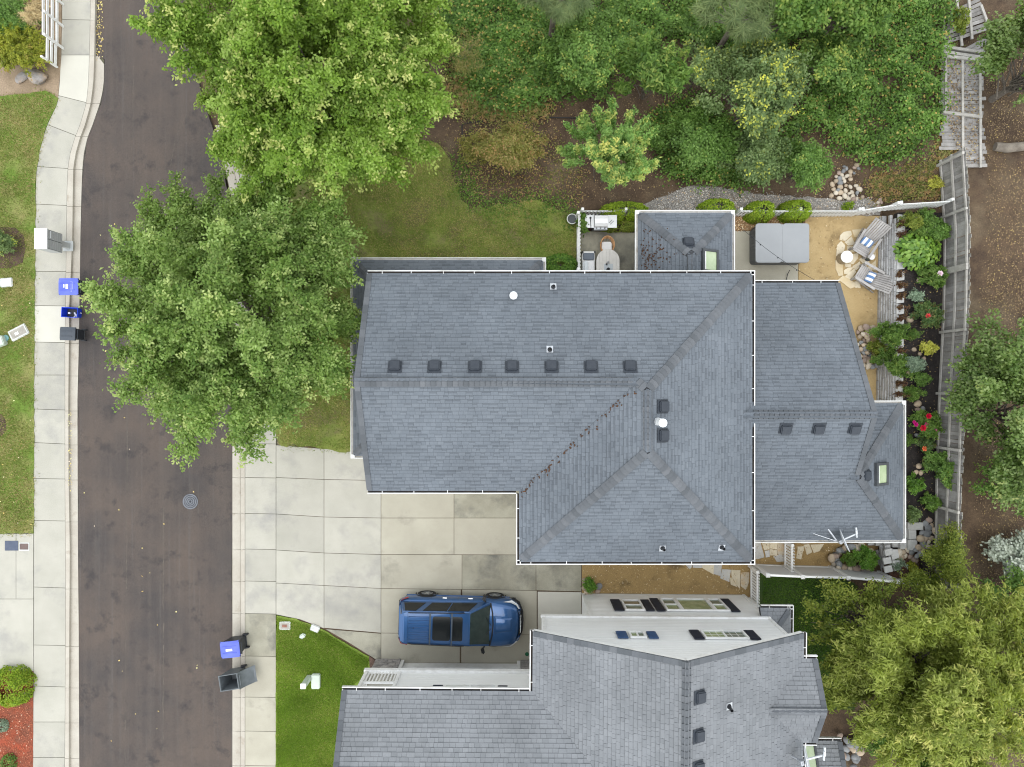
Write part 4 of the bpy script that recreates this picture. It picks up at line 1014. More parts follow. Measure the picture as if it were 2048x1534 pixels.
def stones(root, pts, mats=(0, 1, 2, 3), zfun=None, seed=1):
    rr = random.Random(seed)
    for (px, py, s, *zz) in pts:
        z = zz[0] if zz else max(0.0, zf(P(px, py).x, P(px, py).y)+.02)
        o = link('stone', rr.choice(RMESH[rr.choice(mats)]), root); o.location = P(px, py, z+s*.25); o.scale = (s, s, s); o.rotation_euler = (rr.gauss(0, .15), rr.gauss(0, .15), rr.uniform(0, 6.28))
# cobble pile by the gravel path (each stone traced)
pile = thing('stone_pile', 'loose pile of pale and grey river stones at the end of the gravel path', 'stone pile')
pp = [(1713, 330, 10), (1709, 335, 8), (1717, 337, 8), (1688, 333, 7), (1693, 337, 9), (1687, 341, 10), (1701, 344, 11), (1708, 346, 7), (1678, 346, 10), (1683, 350, 9), (1694, 352, 10), (1700, 351, 8), (1673, 353, 8), (1680, 357, 11), (1687, 357, 9), (1671, 362, 11),
      (1681, 365, 12), (1689, 363, 8), (1701, 358, 9), (1665, 369, 11), (1680, 374, 11), (1692, 371, 8), (1667, 378, 9), (1676, 380, 9), (1691, 381, 10), (1672, 386, 10), (1681, 385, 11), (1663, 391, 11), (1690, 392, 12), (1704, 384, 10), (1706, 393, 11), (1699, 387, 8), (1714, 386, 9), (1679, 396, 11), (1691, 392, 9), (1697, 397, 10), (1706, 400, 13), (1725, 394, 9), (1713, 397, 8), (1718, 379, 13), (1700, 374, 9), (1712, 371, 9),
      (1746, 418, 9), (1755, 414, 8), (1738, 420, 9), (1760, 400, 9), (1756, 405, 8), (1763, 405, 7)]
stones(pile, [(a, b, c*.0122*1.35/1.0*.75) for a, b, c in pp], seed=5, mats=(0, 1, 2, 2, 0, 3))
def ring_stones(name, label, pts, seed, mats=(0, 1, 2, 3)):
    q = thing(name, label, 'stone border'); stones(q, pts, mats, seed=seed); return q
r = random.Random(77); bp = []
for (xx, yy, s) in [(1733, 655, .26), (1722, 657, .2), (1745, 657, .22), (1736, 667, .2), (1758, 654, .2), (1727, 669, .19), (1735, 673, .22), (1719, 673, .16), (1729, 681, .17), (1736, 681, .16), (1722, 685, .16), (1728, 690, .15), (1735, 690, .17), (1731, 697, .18), (1738, 697, .16), (1722, 699, .16), (1727, 705, .17), (1735, 705, .16), (1739, 709, .17), (1729, 712, .18), (1737, 716, .16), (1721, 712, .15), (1728, 721, .17), (1737, 722, .18), (1726, 730, .2), (1736, 731, .26), (1746, 733, .18), (1753, 731, .16), (1719, 722, .15), (1715, 690, .15), (1716, 664, .15)]: bp.append((xx, yy, s*.8, r.uniform(0, .25)))
ring_stones('stone_border', 'stacked river stone border around the shrub against the long block wall', bp, 9)
bp = []
for i in range(34):
    tt = i/34*2*math.pi; k = 1 if i % 2 else .86
    bp.append((1708+42*k*math.cos(tt)+r.gauss(0, 1.5), 1117+24*k*math.sin(tt)+r.gauss(0, 1.2), r.uniform(.15, .22), r.uniform(0, .3)))
ring_stones('stone_border', 'ring of boulders around the fern planter beside the white panels', bp, 10)
bp = []
for (xx, yy) in [(1858, 1040), (1850, 1047), (1855, 1056), (1862, 1050), (1844, 1065), (1852, 1068), (1858, 1064), (1862, 1075), (1850, 1078), (1842, 1077), (1856, 1083), (1846, 1088), (1861, 1092), (1853, 1093), (1838, 1095), (1846, 1100), (1832, 1100), (1824, 1104), (1815, 1100), (1806, 1104), (1798, 1107), (1790, 1108), (1820, 1113), (1810, 1112), (1834, 1112), (1828, 1120), (1855, 1104), (1850, 1110), (1842, 1108), (1868, 1062), (1800, 1116)]: bp.append((xx, yy, r.uniform(.13, .21), .75 if xx < 1830 else .98))
ring_stones('stone_border', 'loose river stones between the block steps and the fence', bp, 11)
bp = [(1172, 1165, .2), (1170, 1176, .15), (1198, 1172, .18), (1196, 1182, .14), (1172, 1185, .14), (1180, 1186, .12), (1168, 1160, .14)]
ring_stones('stone_border', 'few rocks around a small green plant at the driveway edge', bp, 12, (0, 3, 1))
bp = [(1705+r.gauss(0, 10), 1500+r.gauss(0, 14), r.uniform(.12, .24), .2) for _ in range(26)]
ring_stones('stone_border', 'dim brown rocks below the low roof of the white house', bp, 13, (0, 1, 3))
solo = [(1839, 561, .19, 'tan boulder in the mulch just below the large leafed shrub', 0), (1819, 638, .21, 'tan boulder beside the cap row, level with the coral rose', 0), (1828, 699, .12, 'tan stone touching a smaller stone left of the yellow leafed shrub', 0), (1839, 708, .12, 'tan stone below the yellow leafed shrub, right of its twin', 0),
        (1817, 746, .13, 'small tan stone between two rounded green plants', 0), (1835, 807, .19, 'tan boulder above a pair of stones north of the crimson rose', 0), (1835, 820, .14, 'small tan stone in the trio north of the crimson rose', 3), (1846, 818, .14, 'grey stone in the trio north of the crimson rose', 1),
        (1834, 871, .15, 'grey stone just below the crimson rose', 1), (1838, 932, .15, 'upper stone of the tan trio near the skylight', 0), (1832, 945, .14, 'tan stone at the near side of the lower trio by the skylight', 0), (1842, 946, .14, 'tan stone at the fence side of the lower trio by the skylight', 0), (1848, 717, .10, 'ochre stone under the yellow leafed shrub', 3)]
for (px, py, s, lb, k) in solo:
    o = link('garden_stone', RMESH[k][hash(lb) % 3 if False else (px+py) % 3]); o.location = P(px, py, TERR+s*.3); o.scale = (s*.92, s*.92, s*.92); o.rotation_euler = (0, 0, px); tag(o, lb, 'stone', 'stones lying in the terrace mulch')
o = link('boulder', rock_mesh(random.Random(4), .56, .46, .34, mat('grey_lichen_rock', (.30, .28, .27), (.20, .18, .165), 3, rough=.9, fine=.2, bump=.5, c3=(.34, .26, .19), s3=2.5, lo3=.5, hi3=.65), 'boulder', 3, .42)); o.location = P(82, 152, .12); tag(o, 'grey brown boulder beside the pale new sidewalk slab', 'boulder')
o = link('boulder', rock_mesh(random.Random(6), .36, .26, .18, bpy.data.materials['grey_lichen_rock'], 'boulder', 3, .3)); o.location = P(45, 155, .03); o.rotation_euler = (0, 0, .5); tag(o, 'low grey rock half covered by the yellow green shrub', 'boulder')
lg = MB().tube([P(1990, 293, 1.15), P(2015, 296, 1.18), P(2060, 291, 1.15)], [.17, .19, .18], 12)
tag(lg.build('log', [mat('grey_log_wood', (.23, .20, .165), (.13, .11, .09), 3, rough=.95, fine=.3, bump=.4)], smooth=40), 'grey log lying under the tree beyond the fallen fence', 'log')

# flagstones
FLAG = [mat('cream_flagstone', (0.627, 0.560, 0.426), (0.526, 0.448, 0.314), 2.2, rough=.85, fine=.07, objv=.1), mat('tan_flagstone', (.50, .40, .24), (.54, .47, .34), 2.0, rough=.85, fine=.08, objv=.1), mat('grey_flagstone', (.42, .42, .41), (.49, .47, .43), 2.5, rough=.85, fine=.07, objv=.08), mat('rusty_flagstone', (.50, .44, .34), (.50, .32, .15), 2.0, .5, .68, rough=.85, fine=.08)]
def flags(name, label, polys, seed, mats):
    g_ = link(name, None); g_['kind'] = 'structure'; g_['label'] = label; rr = random.Random(seed)
    for pl_ in polys:
        mi = mats[rr.randrange(len(mats))]
        if isinstance(pl_[0], int): mi = pl_[0]; pl_ = pl_[1]
        q = rough_poly(inset(pxpoly(pl_, .02), -.014), .012, .14, rr.randrange(999))
        MB().prism(q, -.06, .012+rr.uniform(0, .02)).build('flagstone', [FLAG[mi]], g_)
c3_ = lambda L_: [(1590+a/6.185, 400+b/6.185) for a, b in L_]
flags('flagstone_patio', 'irregular pale flagstones around the round white table', [
    (0, c3_([(600, 400), (690, 385), (700, 430), (625, 500), (555, 490), (560, 440)])), (1, c3_([(710, 372), (800, 365), (850, 380), (775, 460), (735, 450)])), (0, c3_([(620, 520), (700, 455), (745, 550), (660, 558)])), (0, c3_([(525, 560), (570, 512), (615, 560), (600, 640), (545, 700), (512, 690)])),
    (1, c3_([(648, 575), (745, 575), (735, 640), (650, 640)])), (1, c3_([(775, 600), (820, 590), (885, 640), (845, 680), (768, 640)])), (0, c3_([(700, 680), (780, 650), (775, 720), (720, 790), (665, 780), (690, 730)])), (0, c3_([(800, 735), (855, 685), (920, 770), (880, 810)])), (0, c3_([(715, 820), (800, 765), (810, 820), (760, 860), (735, 855)])),
    (1, c3_([(505, 745), (585, 790), (590, 930), (540, 935), (505, 850)])), (0, c3_([(615, 785), (690, 800), (685, 828), (630, 828)])), (0, c3_([(610, 870), (655, 840), (720, 835), (650, 915), (612, 910)])), (0, c3_([(620, 945), (730, 850), (750, 890), (680, 975), (650, 975)])), (1, c3_([(540, 985), (590, 940), (735, 1020), (735, 1075), (685, 1092)])),
    (0, c3_([(742, 1010), (790, 1010), (810, 1085), (750, 1080)])), (1, c3_([(700, 965), (770, 930), (800, 985), (725, 985)])), (1, c3_([(830, 480), (900, 560), (860, 560), (780, 480)])), (1, c3_([(920, 650), (990, 620), (1000, 700), (930, 690)])), (1, c3_([(950, 790), (1000, 750), (1000, 870), (960, 860)])), (0, c3_([(860, 850), (940, 810), (950, 880), (880, 900)])), (1, c3_([(930, 580), (1000, 560), (995, 610), (930, 640)]))], 3, (0, 1))
c4_ = lambda L_: [(1490+a/4.995, 1030+b/4.995) for a, b in L_]
c8_ = lambda L_: [(1150+a/4.995, 1060+b/4.995) for a, b in L_]
flags('flagstone_path', 'flagstone stepping path along the south side of the house', [
    (2, c4_([(100, 280), (155, 275), (190, 420), (110, 440)])), (0, c4_([(165, 240), (242, 240), (242, 340), (195, 350)])), (0, c4_([(250, 270), (325, 270), (322, 345), (250, 330)])), (2, c4_([(200, 360), (240, 355), (242, 415), (210, 420)])), (0, c4_([(250, 340), (320, 355), (318, 405), (250, 400)])), (3, c4_([(332, 250), (405, 250), (400, 390), (330, 390)])), (2, c4_([(290, 415), (350, 395), (410, 410), (405, 460), (320, 465)])),
    (0, c4_([(530, 320), (588, 315), (560, 440), (515, 430)])), (0, c4_([(592, 300), (640, 295), (668, 370), (620, 395)])), (0, c4_([(660, 300), (785, 292), (740, 360), (690, 375)])), (2, c4_([(560, 245), (660, 245), (655, 278), (565, 280)])), (1, c4_([(680, 245), (780, 245), (760, 280), (690, 270)])),
    (2, c8_([(1100, 300), (1185, 290), (1165, 370), (1145, 388), (1110, 350)])), (2, c8_([(1190, 290), (1270, 290), (1265, 375), (1180, 372)])), (0, c8_([(1280, 290), (1388, 290), (1380, 440), (1275, 375)])), (2, c8_([(1392, 335), (1465, 350), (1450, 455), (1388, 435)])), (2, c8_([(1475, 395), (1555, 400), (1540, 515), (1455, 480)])), (0, c8_([(1565, 400), (1650, 405), (1645, 580), (1610, 540), (1568, 460)])), (0, c8_([(1552, 480), (1570, 480), (1615, 565), (1560, 545)])), (3, c8_([(1660, 430), (1738, 425), (1735, 520), (1705, 595), (1660, 560)])),
    (0, c8_([(830, 290), (910, 290), (905, 348), (830, 345)])), (2, c8_([(915, 290), (990, 290), (985, 342), (920, 345)])), (0, c8_([(998, 290), (1095, 290), (1090, 352), (1000, 345)])), (2, c8_([(690, 290), (770, 290), (765, 335), (700, 330)])), (2, c8_([(560, 290), (680, 290), (680, 335), (580, 335)])), (2, c8_([(260, 290), (350, 290), (345, 342), (260, 340)])), (2, c8_([(440, 290), (540, 290), (540, 328), (450, 330)])), (2, c8_([(70, 290), (160, 290), (150, 330), (75, 332)]))], 4, (0, 2))
# concrete block steps
STEPM = mat('cut_step_block', (.44, .44, .43), (.36, .36, .35), 5, rough=.9, fine=.16, bump=.3, objv=.08)
stp = thing('garden_steps', 'flight of grey concrete block steps climbing towards the fence', 'steps')
for i, (x0, x1, y0, y1) in enumerate([(1736, 1749, 1060, 1091), (1752, 1765, 1060, 1092), (1768, 1781, 1062, 1093), (1785, 1797, 1062, 1095), (1801, 1814, 1078, 1099), (1817, 1832, 1080, 1101)]):
    z = .16*(i+1); a, b = P(x0, y0, z), P(x1+3, y1, z); MB().prism([(a.x, a.y), (b.x, a.y), (b.x, b.y), (a.x, b.y)], z-.3, z, bottom=True).build('step', [STEPM], stp, bevel=.012)
for (x0, x1, y0, y1, z) in ((1800, 1814, 1055, 1076, .8), (1818, 1833, 1060, 1079, .97), (1816, 1847, 1045, 1060, 1.12)):
    a, b = P(x0, y0, z), P(x1, y1, z); MB().prism([(a.x, a.y), (b.x, a.y), (b.x, b.y), (a.x, b.y)], z-.3, z, bottom=True).build('step', [STEPM], stp, bevel=.012)
for (x0, y0) in ((1777, 1104), (1774, 1121), (1776, 1138)):
    a = P(x0, y0, .95); MB().box(a, (.32, .26, .1), .2).build('cap_block', [CAPB], stp, bevel=.012)

# white picket fences
def picket_fence(name, label, a, b, za, zb, hgt, pitch=.145, rails=(.18, .8), side=0, posts=2.4):
    f_ = thing(name, label, 'fence'); A = Vector((a[0], a[1], za)); B = Vector((b[0], b[1], zb)); d = B-A; ln = Vector((d.x, d.y, 0)).length; ang = math.atan2(d.y, d.x)
    pk = MB().add([(-.04, -.011, 0), (.04, -.011, 0), (.04, .011, 0), (-.04, .011, 0), (-.04, -.011, hgt-.05), (.04, -.011, hgt-.05), (.04, .011, hgt-.05), (-.04, .011, hgt-.05), (0, -.011, hgt), (0, .011, hgt)],
                  [(3, 2, 1, 0), (0, 1, 5, 8, 4), (2, 3, 7, 9, 6), (1, 2, 6, 5), (3, 0, 4, 7), (5, 6, 9, 8), (7, 4, 8, 9)]).mesh('picket', [VINYL])
    n = int(ln/pitch)
    for i in range(n+1):
        o = link('picket', pk, f_); o.location = A+d*(i*pitch/ln)+Vector((0, 0, .05)); o.rotation_euler = (0, 0, ang)
    lat = Vector((-math.sin(ang), math.cos(ang), 0))*.035
    for q in rails: MB().bar(A+Vector((0, 0, hgt*q))+lat, B+Vector((0, 0, hgt*q))+lat, .05, .09).build('rail', [VINYL], f_)
    k = max(1, round(ln/posts))
    for i in range(k+1): MB().box(A+d*(i/k)+lat*2.2+Vector((0, 0, hgt/2+.02)), (.11, .11, hgt+.1), ang).build('post', [VINYL], f_, bevel=.01)
    return f_
yN = -(433-767)/48.0
picket_fence('picket_fence', 'white picket fence behind the hot tub and the clipped yellow green shrubs', (9.25, yN), (14.05, yN), 0, 0, .92, side=1)
picket_fence('picket_fence', 'short white picket fence stepping up from the yard to the terrace', (14.12, yN), (15.05, yN+.0), .05, 1.0, .92, posts=1.2)
picket_fence('picket_fence', 'white picket fence on the terrace meeting the grey board fence', (15.12, yN), (17.12, yN+.12), 1.03, 1.03, .95)
picket_fence('picket_fence', 'white picket fence behind the grill, half hidden by the hedge', (2.85, yN), (4.6, yN), 0, 0, .92)
picket_fence('picket_fence', 'white picket fence between the lawn and the table patio', (2.74, 4.6), (2.74, yN-.1), 0, 0, 1.08)
x_ = (1575-1024)/48.3
picket_fence('picket_gate', 'white picket gate across the flagstones between house and vinyl panels', (11.35, -7.6), (11.35, -6.5), 0, 0, 1.0, pitch=.12, rails=(.15, .85))
picket_fence('picket_gate', 'white picket gate between the vinyl panels and the white house', (9.95, -8.95), (9.95, -7.58), 0, 0, 1.0, pitch=.12, rails=(.15, .85))
vp = thing('vinyl_fence', 'solid white vinyl panel fence with square posts along the brown yard', 'fence')
VPAN = mat('vinyl_panel', (.60, .60, .60), (.55, .55, .55), .8, rough=.5, fine=.03)
posts = [P(1507, 1129, 0), P(1573, 1132, 0), P(1659, 1134, 0), P(1752, 1142, 0)]
for p in posts:
    MB().box(p+Vector((0, 0, .85)), (.13, .13, 1.7)).build('post', [VINYL], vp); MB().add([(p.x-.08, p.y-.08, 1.7), (p.x+.08, p.y-.08, 1.7), (p.x+.08, p.y+.08, 1.7), (p.x-.08, p.y+.08, 1.7), (p.x, p.y, 1.78)], [(0, 1, 4), (1, 2, 4), (2, 3, 4), (3, 0, 4), (3, 2, 1, 0)]).build('post_cap', [VINYL], vp)
for a, b in zip(posts, posts[1:]):
    d = (b-a).normalized(); a2, b2 = a+d*.07, b-d*.07
    MB().bar(a2+Vector((0, 0, .82)), b2+Vector((0, 0, .82)), .04, 1.5).build('panel', [VPAN], vp)
    for zz in (.08, 1.58): MB().bar(a2+Vector((0, 0, zz)), b2+Vector((0, 0, zz)), .08, .14).build('rail', [VINYL], vp)
picket_fence('picket_fence', 'white picket fence half hidden by the olive tree below the steps', (15.25, -7.9), (16.6, -8.0), .35, .55, 1.1)
# white rail fence at the north-west corner
rf = thing('rail_fence', 'white four rail ranch fence at the top of the sidewalk', 'fence')
xr = (124-1024)/48.0; hz = [.12, .34, .58, .82, 1.08]
yA, yB = P(0, 98, 0).y, P(0, -60, 0).y
RF = 1.16
for zz in (.32, .62, .92, 1.17)[:4]: MB().box((xr, (yA+yB)/2, zz), (.04, yB-yA, .13)).build('rail', [WHITE], rf)
for py in (97, 53, 9, -35): MB().box((xr+.06, P(0, py, 0).y, .62), (.06, .09, 1.24)).build('post', [WHITE], rf)
for zz in (.40, .66, .92): MB().bar(Vector((xr, yA, zz)), Vector((xr-.2, yA-.75, zz-.28)), .04, .12).build('rail', [WHITE], rf)
MB().box((xr-.2, yA-.76, .5), (.09, .06, 1.0)).build('post', [WHITE], rf)

# ------------------------------------------------------------------ street furniture and utilities
MAILG = mat('mailbox_grey_metal', (.46, .475, .47), (.43, .445, .44), 5, rough=.4, metal=.2, fine=.03); MAILW = mat('mailbox_pale_top', (.74, .76, .76), rough=.4, fine=.02); MAILD = mat('door_gap', (.16, .17, .17), rough=.6, fine=0)
mbx = thing('mailbox_cluster', 'grey cluster of sixteen locked mailboxes on a pedestal at the kerb', 'mailbox', (-18.6, 5.72, 0))
MB().box((0, 0, 1.05), (.46, .78, .96)).build('cabinet', [MAILG], mbx, bevel=.01); MB().box((0, 0, 1.545), (.50, .82, .035)).build('top', [MAILW], mbx)  # top paler than the cabinet: brightness from above put into its colour
MB().box((.12, 0, .3), (.2, .22, .56)).build('pedestal', [MAILG], mbx); MB().box((.12, 0, .02), (.42, .42, .03)).build('base_plate', [MAILG], mbx)
MB().box((.232, 0, 1.05), (.008, .74, .92)).build('door_frame', [MAILD], mbx)
dm = MB().box((0, 0, 0), (.012, .345, .098)).mesh('door', [MAILG], bevel=.004)
for c_ in range(2):
    for k in range(8): link('door', dm, mbx, (.242, -.186+.372*c_, .645+k*.1155))
MB().box((.25, .2, 1.34), (.006, .28, .05)).build('label_plate', [MAILW], mbx)
CARTB = mat('cart_black_plastic', (.022, .026, .032), (.03, .034, .04), 4, rough=.45, fine=.08); CARTG = mat('cart_grey_plastic', (.13, .145, .155), (.10, .112, .12), 4, rough=.5, fine=.06)
LIDB = mat('lid_blue_plastic', (.085, .115, .50), (.105, .14, .54), 3, rough=.4, fine=.03); LIDN = mat('lid_slate_plastic', (.050, .060, .075), (.06, .07, .085), 3, rough=.45, fine=.05); STICK = mat('paper_sticker', (.75, .76, .80), rough=.6, fine=.05)
TOTE = mat('tote_blue_plastic', (.012, .05, .52), rough=.4, fine=.02)
def cart(label, loc, rz, s, body, lid, open_=False, stick=0):
    t = thing('wheelie_bin', label, 'wheelie bin', loc, rz, 'bins set out at the kerb')
    w, d, h = .60*s, .72*s, 1.0*s     # x: front(-) to back/wheels(+); y: width
    m = MB(); b = (.74, .70)
    lo = [(-d/2*b[1], -w/2*b[0], .08), (d/2*.86, -w/2*b[0], .08), (d/2*.86, w/2*b[0], .08), (-d/2*b[1], w/2*b[0], .08)]; hi = [(-d/2, -w/2, h), (d/2, -w/2, h), (d/2, w/2, h), (-d/2, w/2, h)]
    il = [(p[0]*.94, p[1]*.94, .13) for p in lo]; ih = [(p[0]*.93, p[1]*.93, h) for p in hi]
    m.add(lo+hi+ih+il, [(3, 2, 1, 0), (0, 1, 5, 4), (1, 2, 6, 5), (2, 3, 7, 6), (3, 0, 4, 7), (4, 5, 9, 8), (5, 6, 10, 9), (6, 7, 11, 10), (7, 4, 8, 11), (8, 9, 13, 12), (9, 10, 14, 13), (10, 11, 15, 14), (11, 8, 12, 15), (12, 13, 14, 15)])
    m.build('body', [body], t, bevel=.012)
    rm = MB()
    for (cx, cy, dx, dy) in ((0, w/2, d+.05, .035), (0, -w/2, d+.05, .035), (d/2, 0, .035, w), (-d/2, 0, .035, w)): rm.box((cx, cy, h-.01), (dx, dy, .05))
    rm.build('rim', [body], t, bevel=.008)
    wh = MB().lathe([(.05, -.03), (.115, -.03), (.125, -.015), (.125, .015), (.115, .03), (.05, .03)], n=18).mesh('wheel', [BLACK], smooth=40)
    for sy in (-1, 1):
        o = link('wheel', wh, t, (d/2*.86, sy*w*.45, .125)); o.rotation_euler = (math.pi/2, 0, 0)
    MB().tube([(d/2*.9, -w*.45, .125), (d/2*.9, w*.45, .125)], .012, 6).build('axle', [DARKGREY], t)
    MB().tube([(d/2, -w*.38, h-.06), (d/2+.09, -w*.38, h-.02), (d/2+.09, w*.38, h-.02), (d/2, w*.38, h-.06)], .017, 7).build('handle', [body], t)
    lm = MB(); n = 7
    prof = [(-d/2-.04, 0.0), (-d/2+.02, .05), (0, .075), (d/2-.06, .06), (d/2+.02, .02)]
    for i, (x, z) in enumerate(prof):
        for j in range(n):
            y = (j/(n-1)-.5)*(w+.06)
            lm.v.append((x, y, z-(.035 if j in (0, n-1) else 0)))
    k = len(prof)
    lm.f += [(i*n+j, (i+1)*n+j, (i+1)*n+j+1, i*n+j+1) for i in range(k-1) for j in range(n-1)]
    b0 = len(lm.v); lm.v += [(x, y, z-.03) for x, y, z in lm.v]
    lm.f += [(b0+i*n+j+1, b0+(i+1)*n+j+1, (i+1)*n+j+b0, b0+i*n+j) for i in range(k-1) for j in range(n-1)]
    for i in range(k-1): lm.f += [(i*n, b0+i*n, b0+(i+1)*n, (i+1)*n), (i*n+n-1, (i+1)*n+n-1, b0+(i+1)*n+n-1, b0+i*n+n-1)]
    for j in range(n-1): lm.f += [(j, j+1, b0+j+1, b0+j), ((k-1)*n+j, b0+(k-1)*n+j, b0+(k-1)*n+j+1, (k-1)*n+j+1)]
    lm.m = [0]*len(lm.f)
    for yy in (-.13*s, .13*s): lm.box((-.02, yy, .082), (d*.8, .025, .012))
    lo_ = lm.build('lid', [lid], t, smooth=35)
    if open_:
        lo_.location = (d/2+.04, 0, h+.02); lo_.rotation_euler = (0, math.radians(232), 0)
        # hinge moved to the lid's back edge
        for v in lo_.data.vertices: v.co.x -= d/2
        for v in lo_.data.vertices: v.co.z += 0.0
    else: lo_.location = (0, 0, h+.005)
    if stick:
        for (x, y, a_, b_) in (((-.02, 0, .10, .19), (-.14, .02, .05, .13)) if stick == 1 else ((-.02, 0, .26, .09),)):
            so = MB().box((x, y, h+.093), (a_, b_, .003)).build('sticker', [STICK], t)
    if stick == 1:
        tx = MB()
        rr = random.Random(2)
        for kk in range(10): tx.box((.15+rr.uniform(-.005, .005), -.20+kk*.043, h+.083), (.045 if kk % 3 else .06, .018, .006))
        tx.box((.205, .02, h+.075), (.02, .34, .006))
        tx.build('raised_lettering', [mat('lid_pale_print', (.30, .33, .74), rough=.5, fine=.05)], t)
    return t
cart('black wheelie bin with a bright blue lid by the mailboxes', (-17.86, 3.90, -.06), 0.0, 1.03, CARTB, LIDB, stick=1)
cart('all dark slate wheelie bin, smallest at the far kerb', (-18.02, 2.02, -.03), math.radians(-2), .80, CARTB, LIDN)
cart('wheelie bin with a blue lid near the front lawn', (-11.36, -10.72, -.06), math.radians(6), 1.0, CARTB, LIDB, stick=2)
cart('grey wheelie bin standing open with its lid hanging back', (-11.42, -12.05, -.06), math.radians(9), 1.02, CARTG, CARTG, open_=True)
tt_ = thing('recycling_tote', 'small open blue recycling tote holding bottles', 'recycling bin', (-18.22, 2.93, .0), math.radians(-3))
m = MB(); w, d, h = .42, .68, .36
lo = [(-d/2*.86, -w/2*.86, 0), (d/2*.86, -w/2*.86, 0), (d/2*.86, w/2*.86, 0), (-d/2*.86, w/2*.86, 0)]; hi = [(-d/2, -w/2, h), (d/2, -w/2, h), (d/2, w/2, h), (-d/2, w/2, h)]; ih = [(p[0]*.92, p[1]*.88, h) for p in hi]; il = [(p[0]*.9, p[1]*.88, .02) for p in lo]
m.add(lo+hi+ih+il, [(3, 2, 1, 0), (0, 1, 5, 4), (1, 2, 6, 5), (2, 3, 7, 6), (3, 0, 4, 7), (4, 5, 9, 8), (5, 6, 10, 9), (6, 7, 11, 10), (7, 4, 8, 11), (8, 9, 13, 12), (9, 10, 14, 13), (10, 11, 15, 14), (11, 8, 12, 15), (12, 13, 14, 15)])
m.build('body', [TOTE], tt_, bevel=.008); MB().box((0, 0, .045), (d*.78, w*.74, .02)).build('liner', [BLACK], tt_)
BOT = mat('bottle_plastic', (.6, .62, .66), rough=.25, fine=.05); 
for i, (x, y, a, lb) in enumerate(((.10, .03, .5, 'clear bottle lying across the blue tote'), (.20, -.05, -.7, 'pale bottle at the far end of the blue tote'), (.22, .09, 1.0, 'small bottle against the tote wall'))):
    o = MB().lathe([(.015, 0), (.035, .02), (.035, .14), (.014, .19), (.014, .21)], n=10).build('bottle', [BOT], smooth=40)
    p = Matrix.Rotation(math.radians(-3), 3, 'Z') @ Vector((x-.05, y, 0)); o.location = Vector((-18.22, 2.93, .10))+p; o.rotation_euler = (math.pi/2, 0, a); tag(o, lb, 'bottle', 'bottles in the blue tote')
o = MB().box((0, 0, 0), (.09, .07, .10)).build('carton', [STICK], bevel=.01); o.location = (-18.36, 2.92, .11); tag(o, 'white carton in the blue tote', 'carton')

UTG = mat('pale_utility_lid', (.56, .57, .55), (.48, .49, .47), 4, rough=.7, fine=.06); UTC = mat('concrete_vault', (.36, .34, .30), (.27, .25, .22), 5, rough=.9, fine=.15); TEAL = mat('teal_plastic', (.13, .26, .26), rough=.5, fine=.05); PALEGREEN = mat('pale_green_plastic', (.50, .56, .49), (.45, .51, .44), 3, rough=.5, fine=.04)
def rbox(name, c, d, rz, m, bevel=.03, parent=None): return MB().box((0, 0, 0), d).build(name, [m], parent, bevel=bevel, seg=2)
def put(o, px, py, z, rz, label, cat): o.location = P(px, py, z); o.rotation_euler = (0, 0, rz); return tag(o, label, cat)
put(rbox('utility_cover', 0, (.52, .38, .08), 0, UTG), 13, 565, .04, .07, 'pale grey utility cover in the patchy west lawn', 'utility cover')
uv = thing('utility_vault', 'concrete utility vault with a white plate, set askew in the west lawn', 'utility vault', P(38, 665, .02), math.radians(27))
MB().box((0, 0, .02), (.80, .48, .08)).build('collar', [UTG], uv, bevel=.03, seg=2); MB().box((0, 0, .062), (.64, .33, .012)).build('lid', [UTC], uv); MB().box((-.06, -.02, .075), (.16, .11, .02)).build('plate', [WHITE], uv)
put(MB().lathe([(.12, 0), (.13, .05), (.12, .06)], n=20).build('valve_cover', [TEAL], smooth=40), 13, 676, .02, 0, 'round teal valve cover beside the concrete vault', 'valve cover')
put(rbox('utility_box', 0, (.55, .40, .3), 0, PALEGREEN), -3, 684, .15, .35, 'pale teal utility box cut by the picture edge', 'utility box')
put(rbox('steel_hatch', 0, (.55, .40, .02), 0, mat('slate_blue_steel', (.060, .075, .115), (.08, .095, .135), 5, rough=.6, fine=.1), bevel=.006), 23, 1091.5, .012, 0, 'slate blue steel lid set in the west driveway', 'hatch')
ul = thing('steel_hatch', 'brown lid in a pale rim beside the blue steel lid', 'hatch', P(48.5, 1093, .0))
MB().box((0, 0, .006), (.44, .34, .016)).build('rim', [UTG], ul, bevel=.006); MB().box((0, 0, .018), (.36, .25, .01)).build('cover', [mat('rust_brown_steel', (.14, .10, .09), (.11, .08, .075), 5, rough=.7, fine=.15)], ul)
uw = thing('utility_vault', 'small concrete meter box with a rusty square at the lawn tip', 'utility vault', P(570, 1251, .03))
MB().box((0, 0, .0), (.48, .36, .08)).build('collar', [UTG], uw, bevel=.03, seg=2); MB().box((0, 0, .045), (.36, .25, .012)).build('lid', [UTC], uw); MB().box((0, 0, .055), (.2, .11, .012)).build('plate', [mat('rust_plate', (.28, .13, .09), (.2, .1, .075), 9, rough=.8, fine=.2)], uw)
put(rbox('utility_cover', 0, (.38, .28, .07), 0, UTG), 630, 1257, .04, -.38, 'pale utility cover touching the driveway curve', 'utility cover')
put(rbox('vent_cap', 0, (.27, .18, .12), 0, PALEGREEN, bevel=.05), 605, 1272, .07, .5, 'small rounded pale vent cap in the front lawn', 'vent cap')
put(rbox('utility_box', 0, (.35, .60, .22), 0, PALEGREEN), 632, 1362, .11, 0, 'long pale green utility box in the front lawn', 'utility box')
pd = thing('utility_pedestal', 'slim pale green pedestal leaning out beside the long utility box', 'utility pedestal', P(619, 1354, .02))
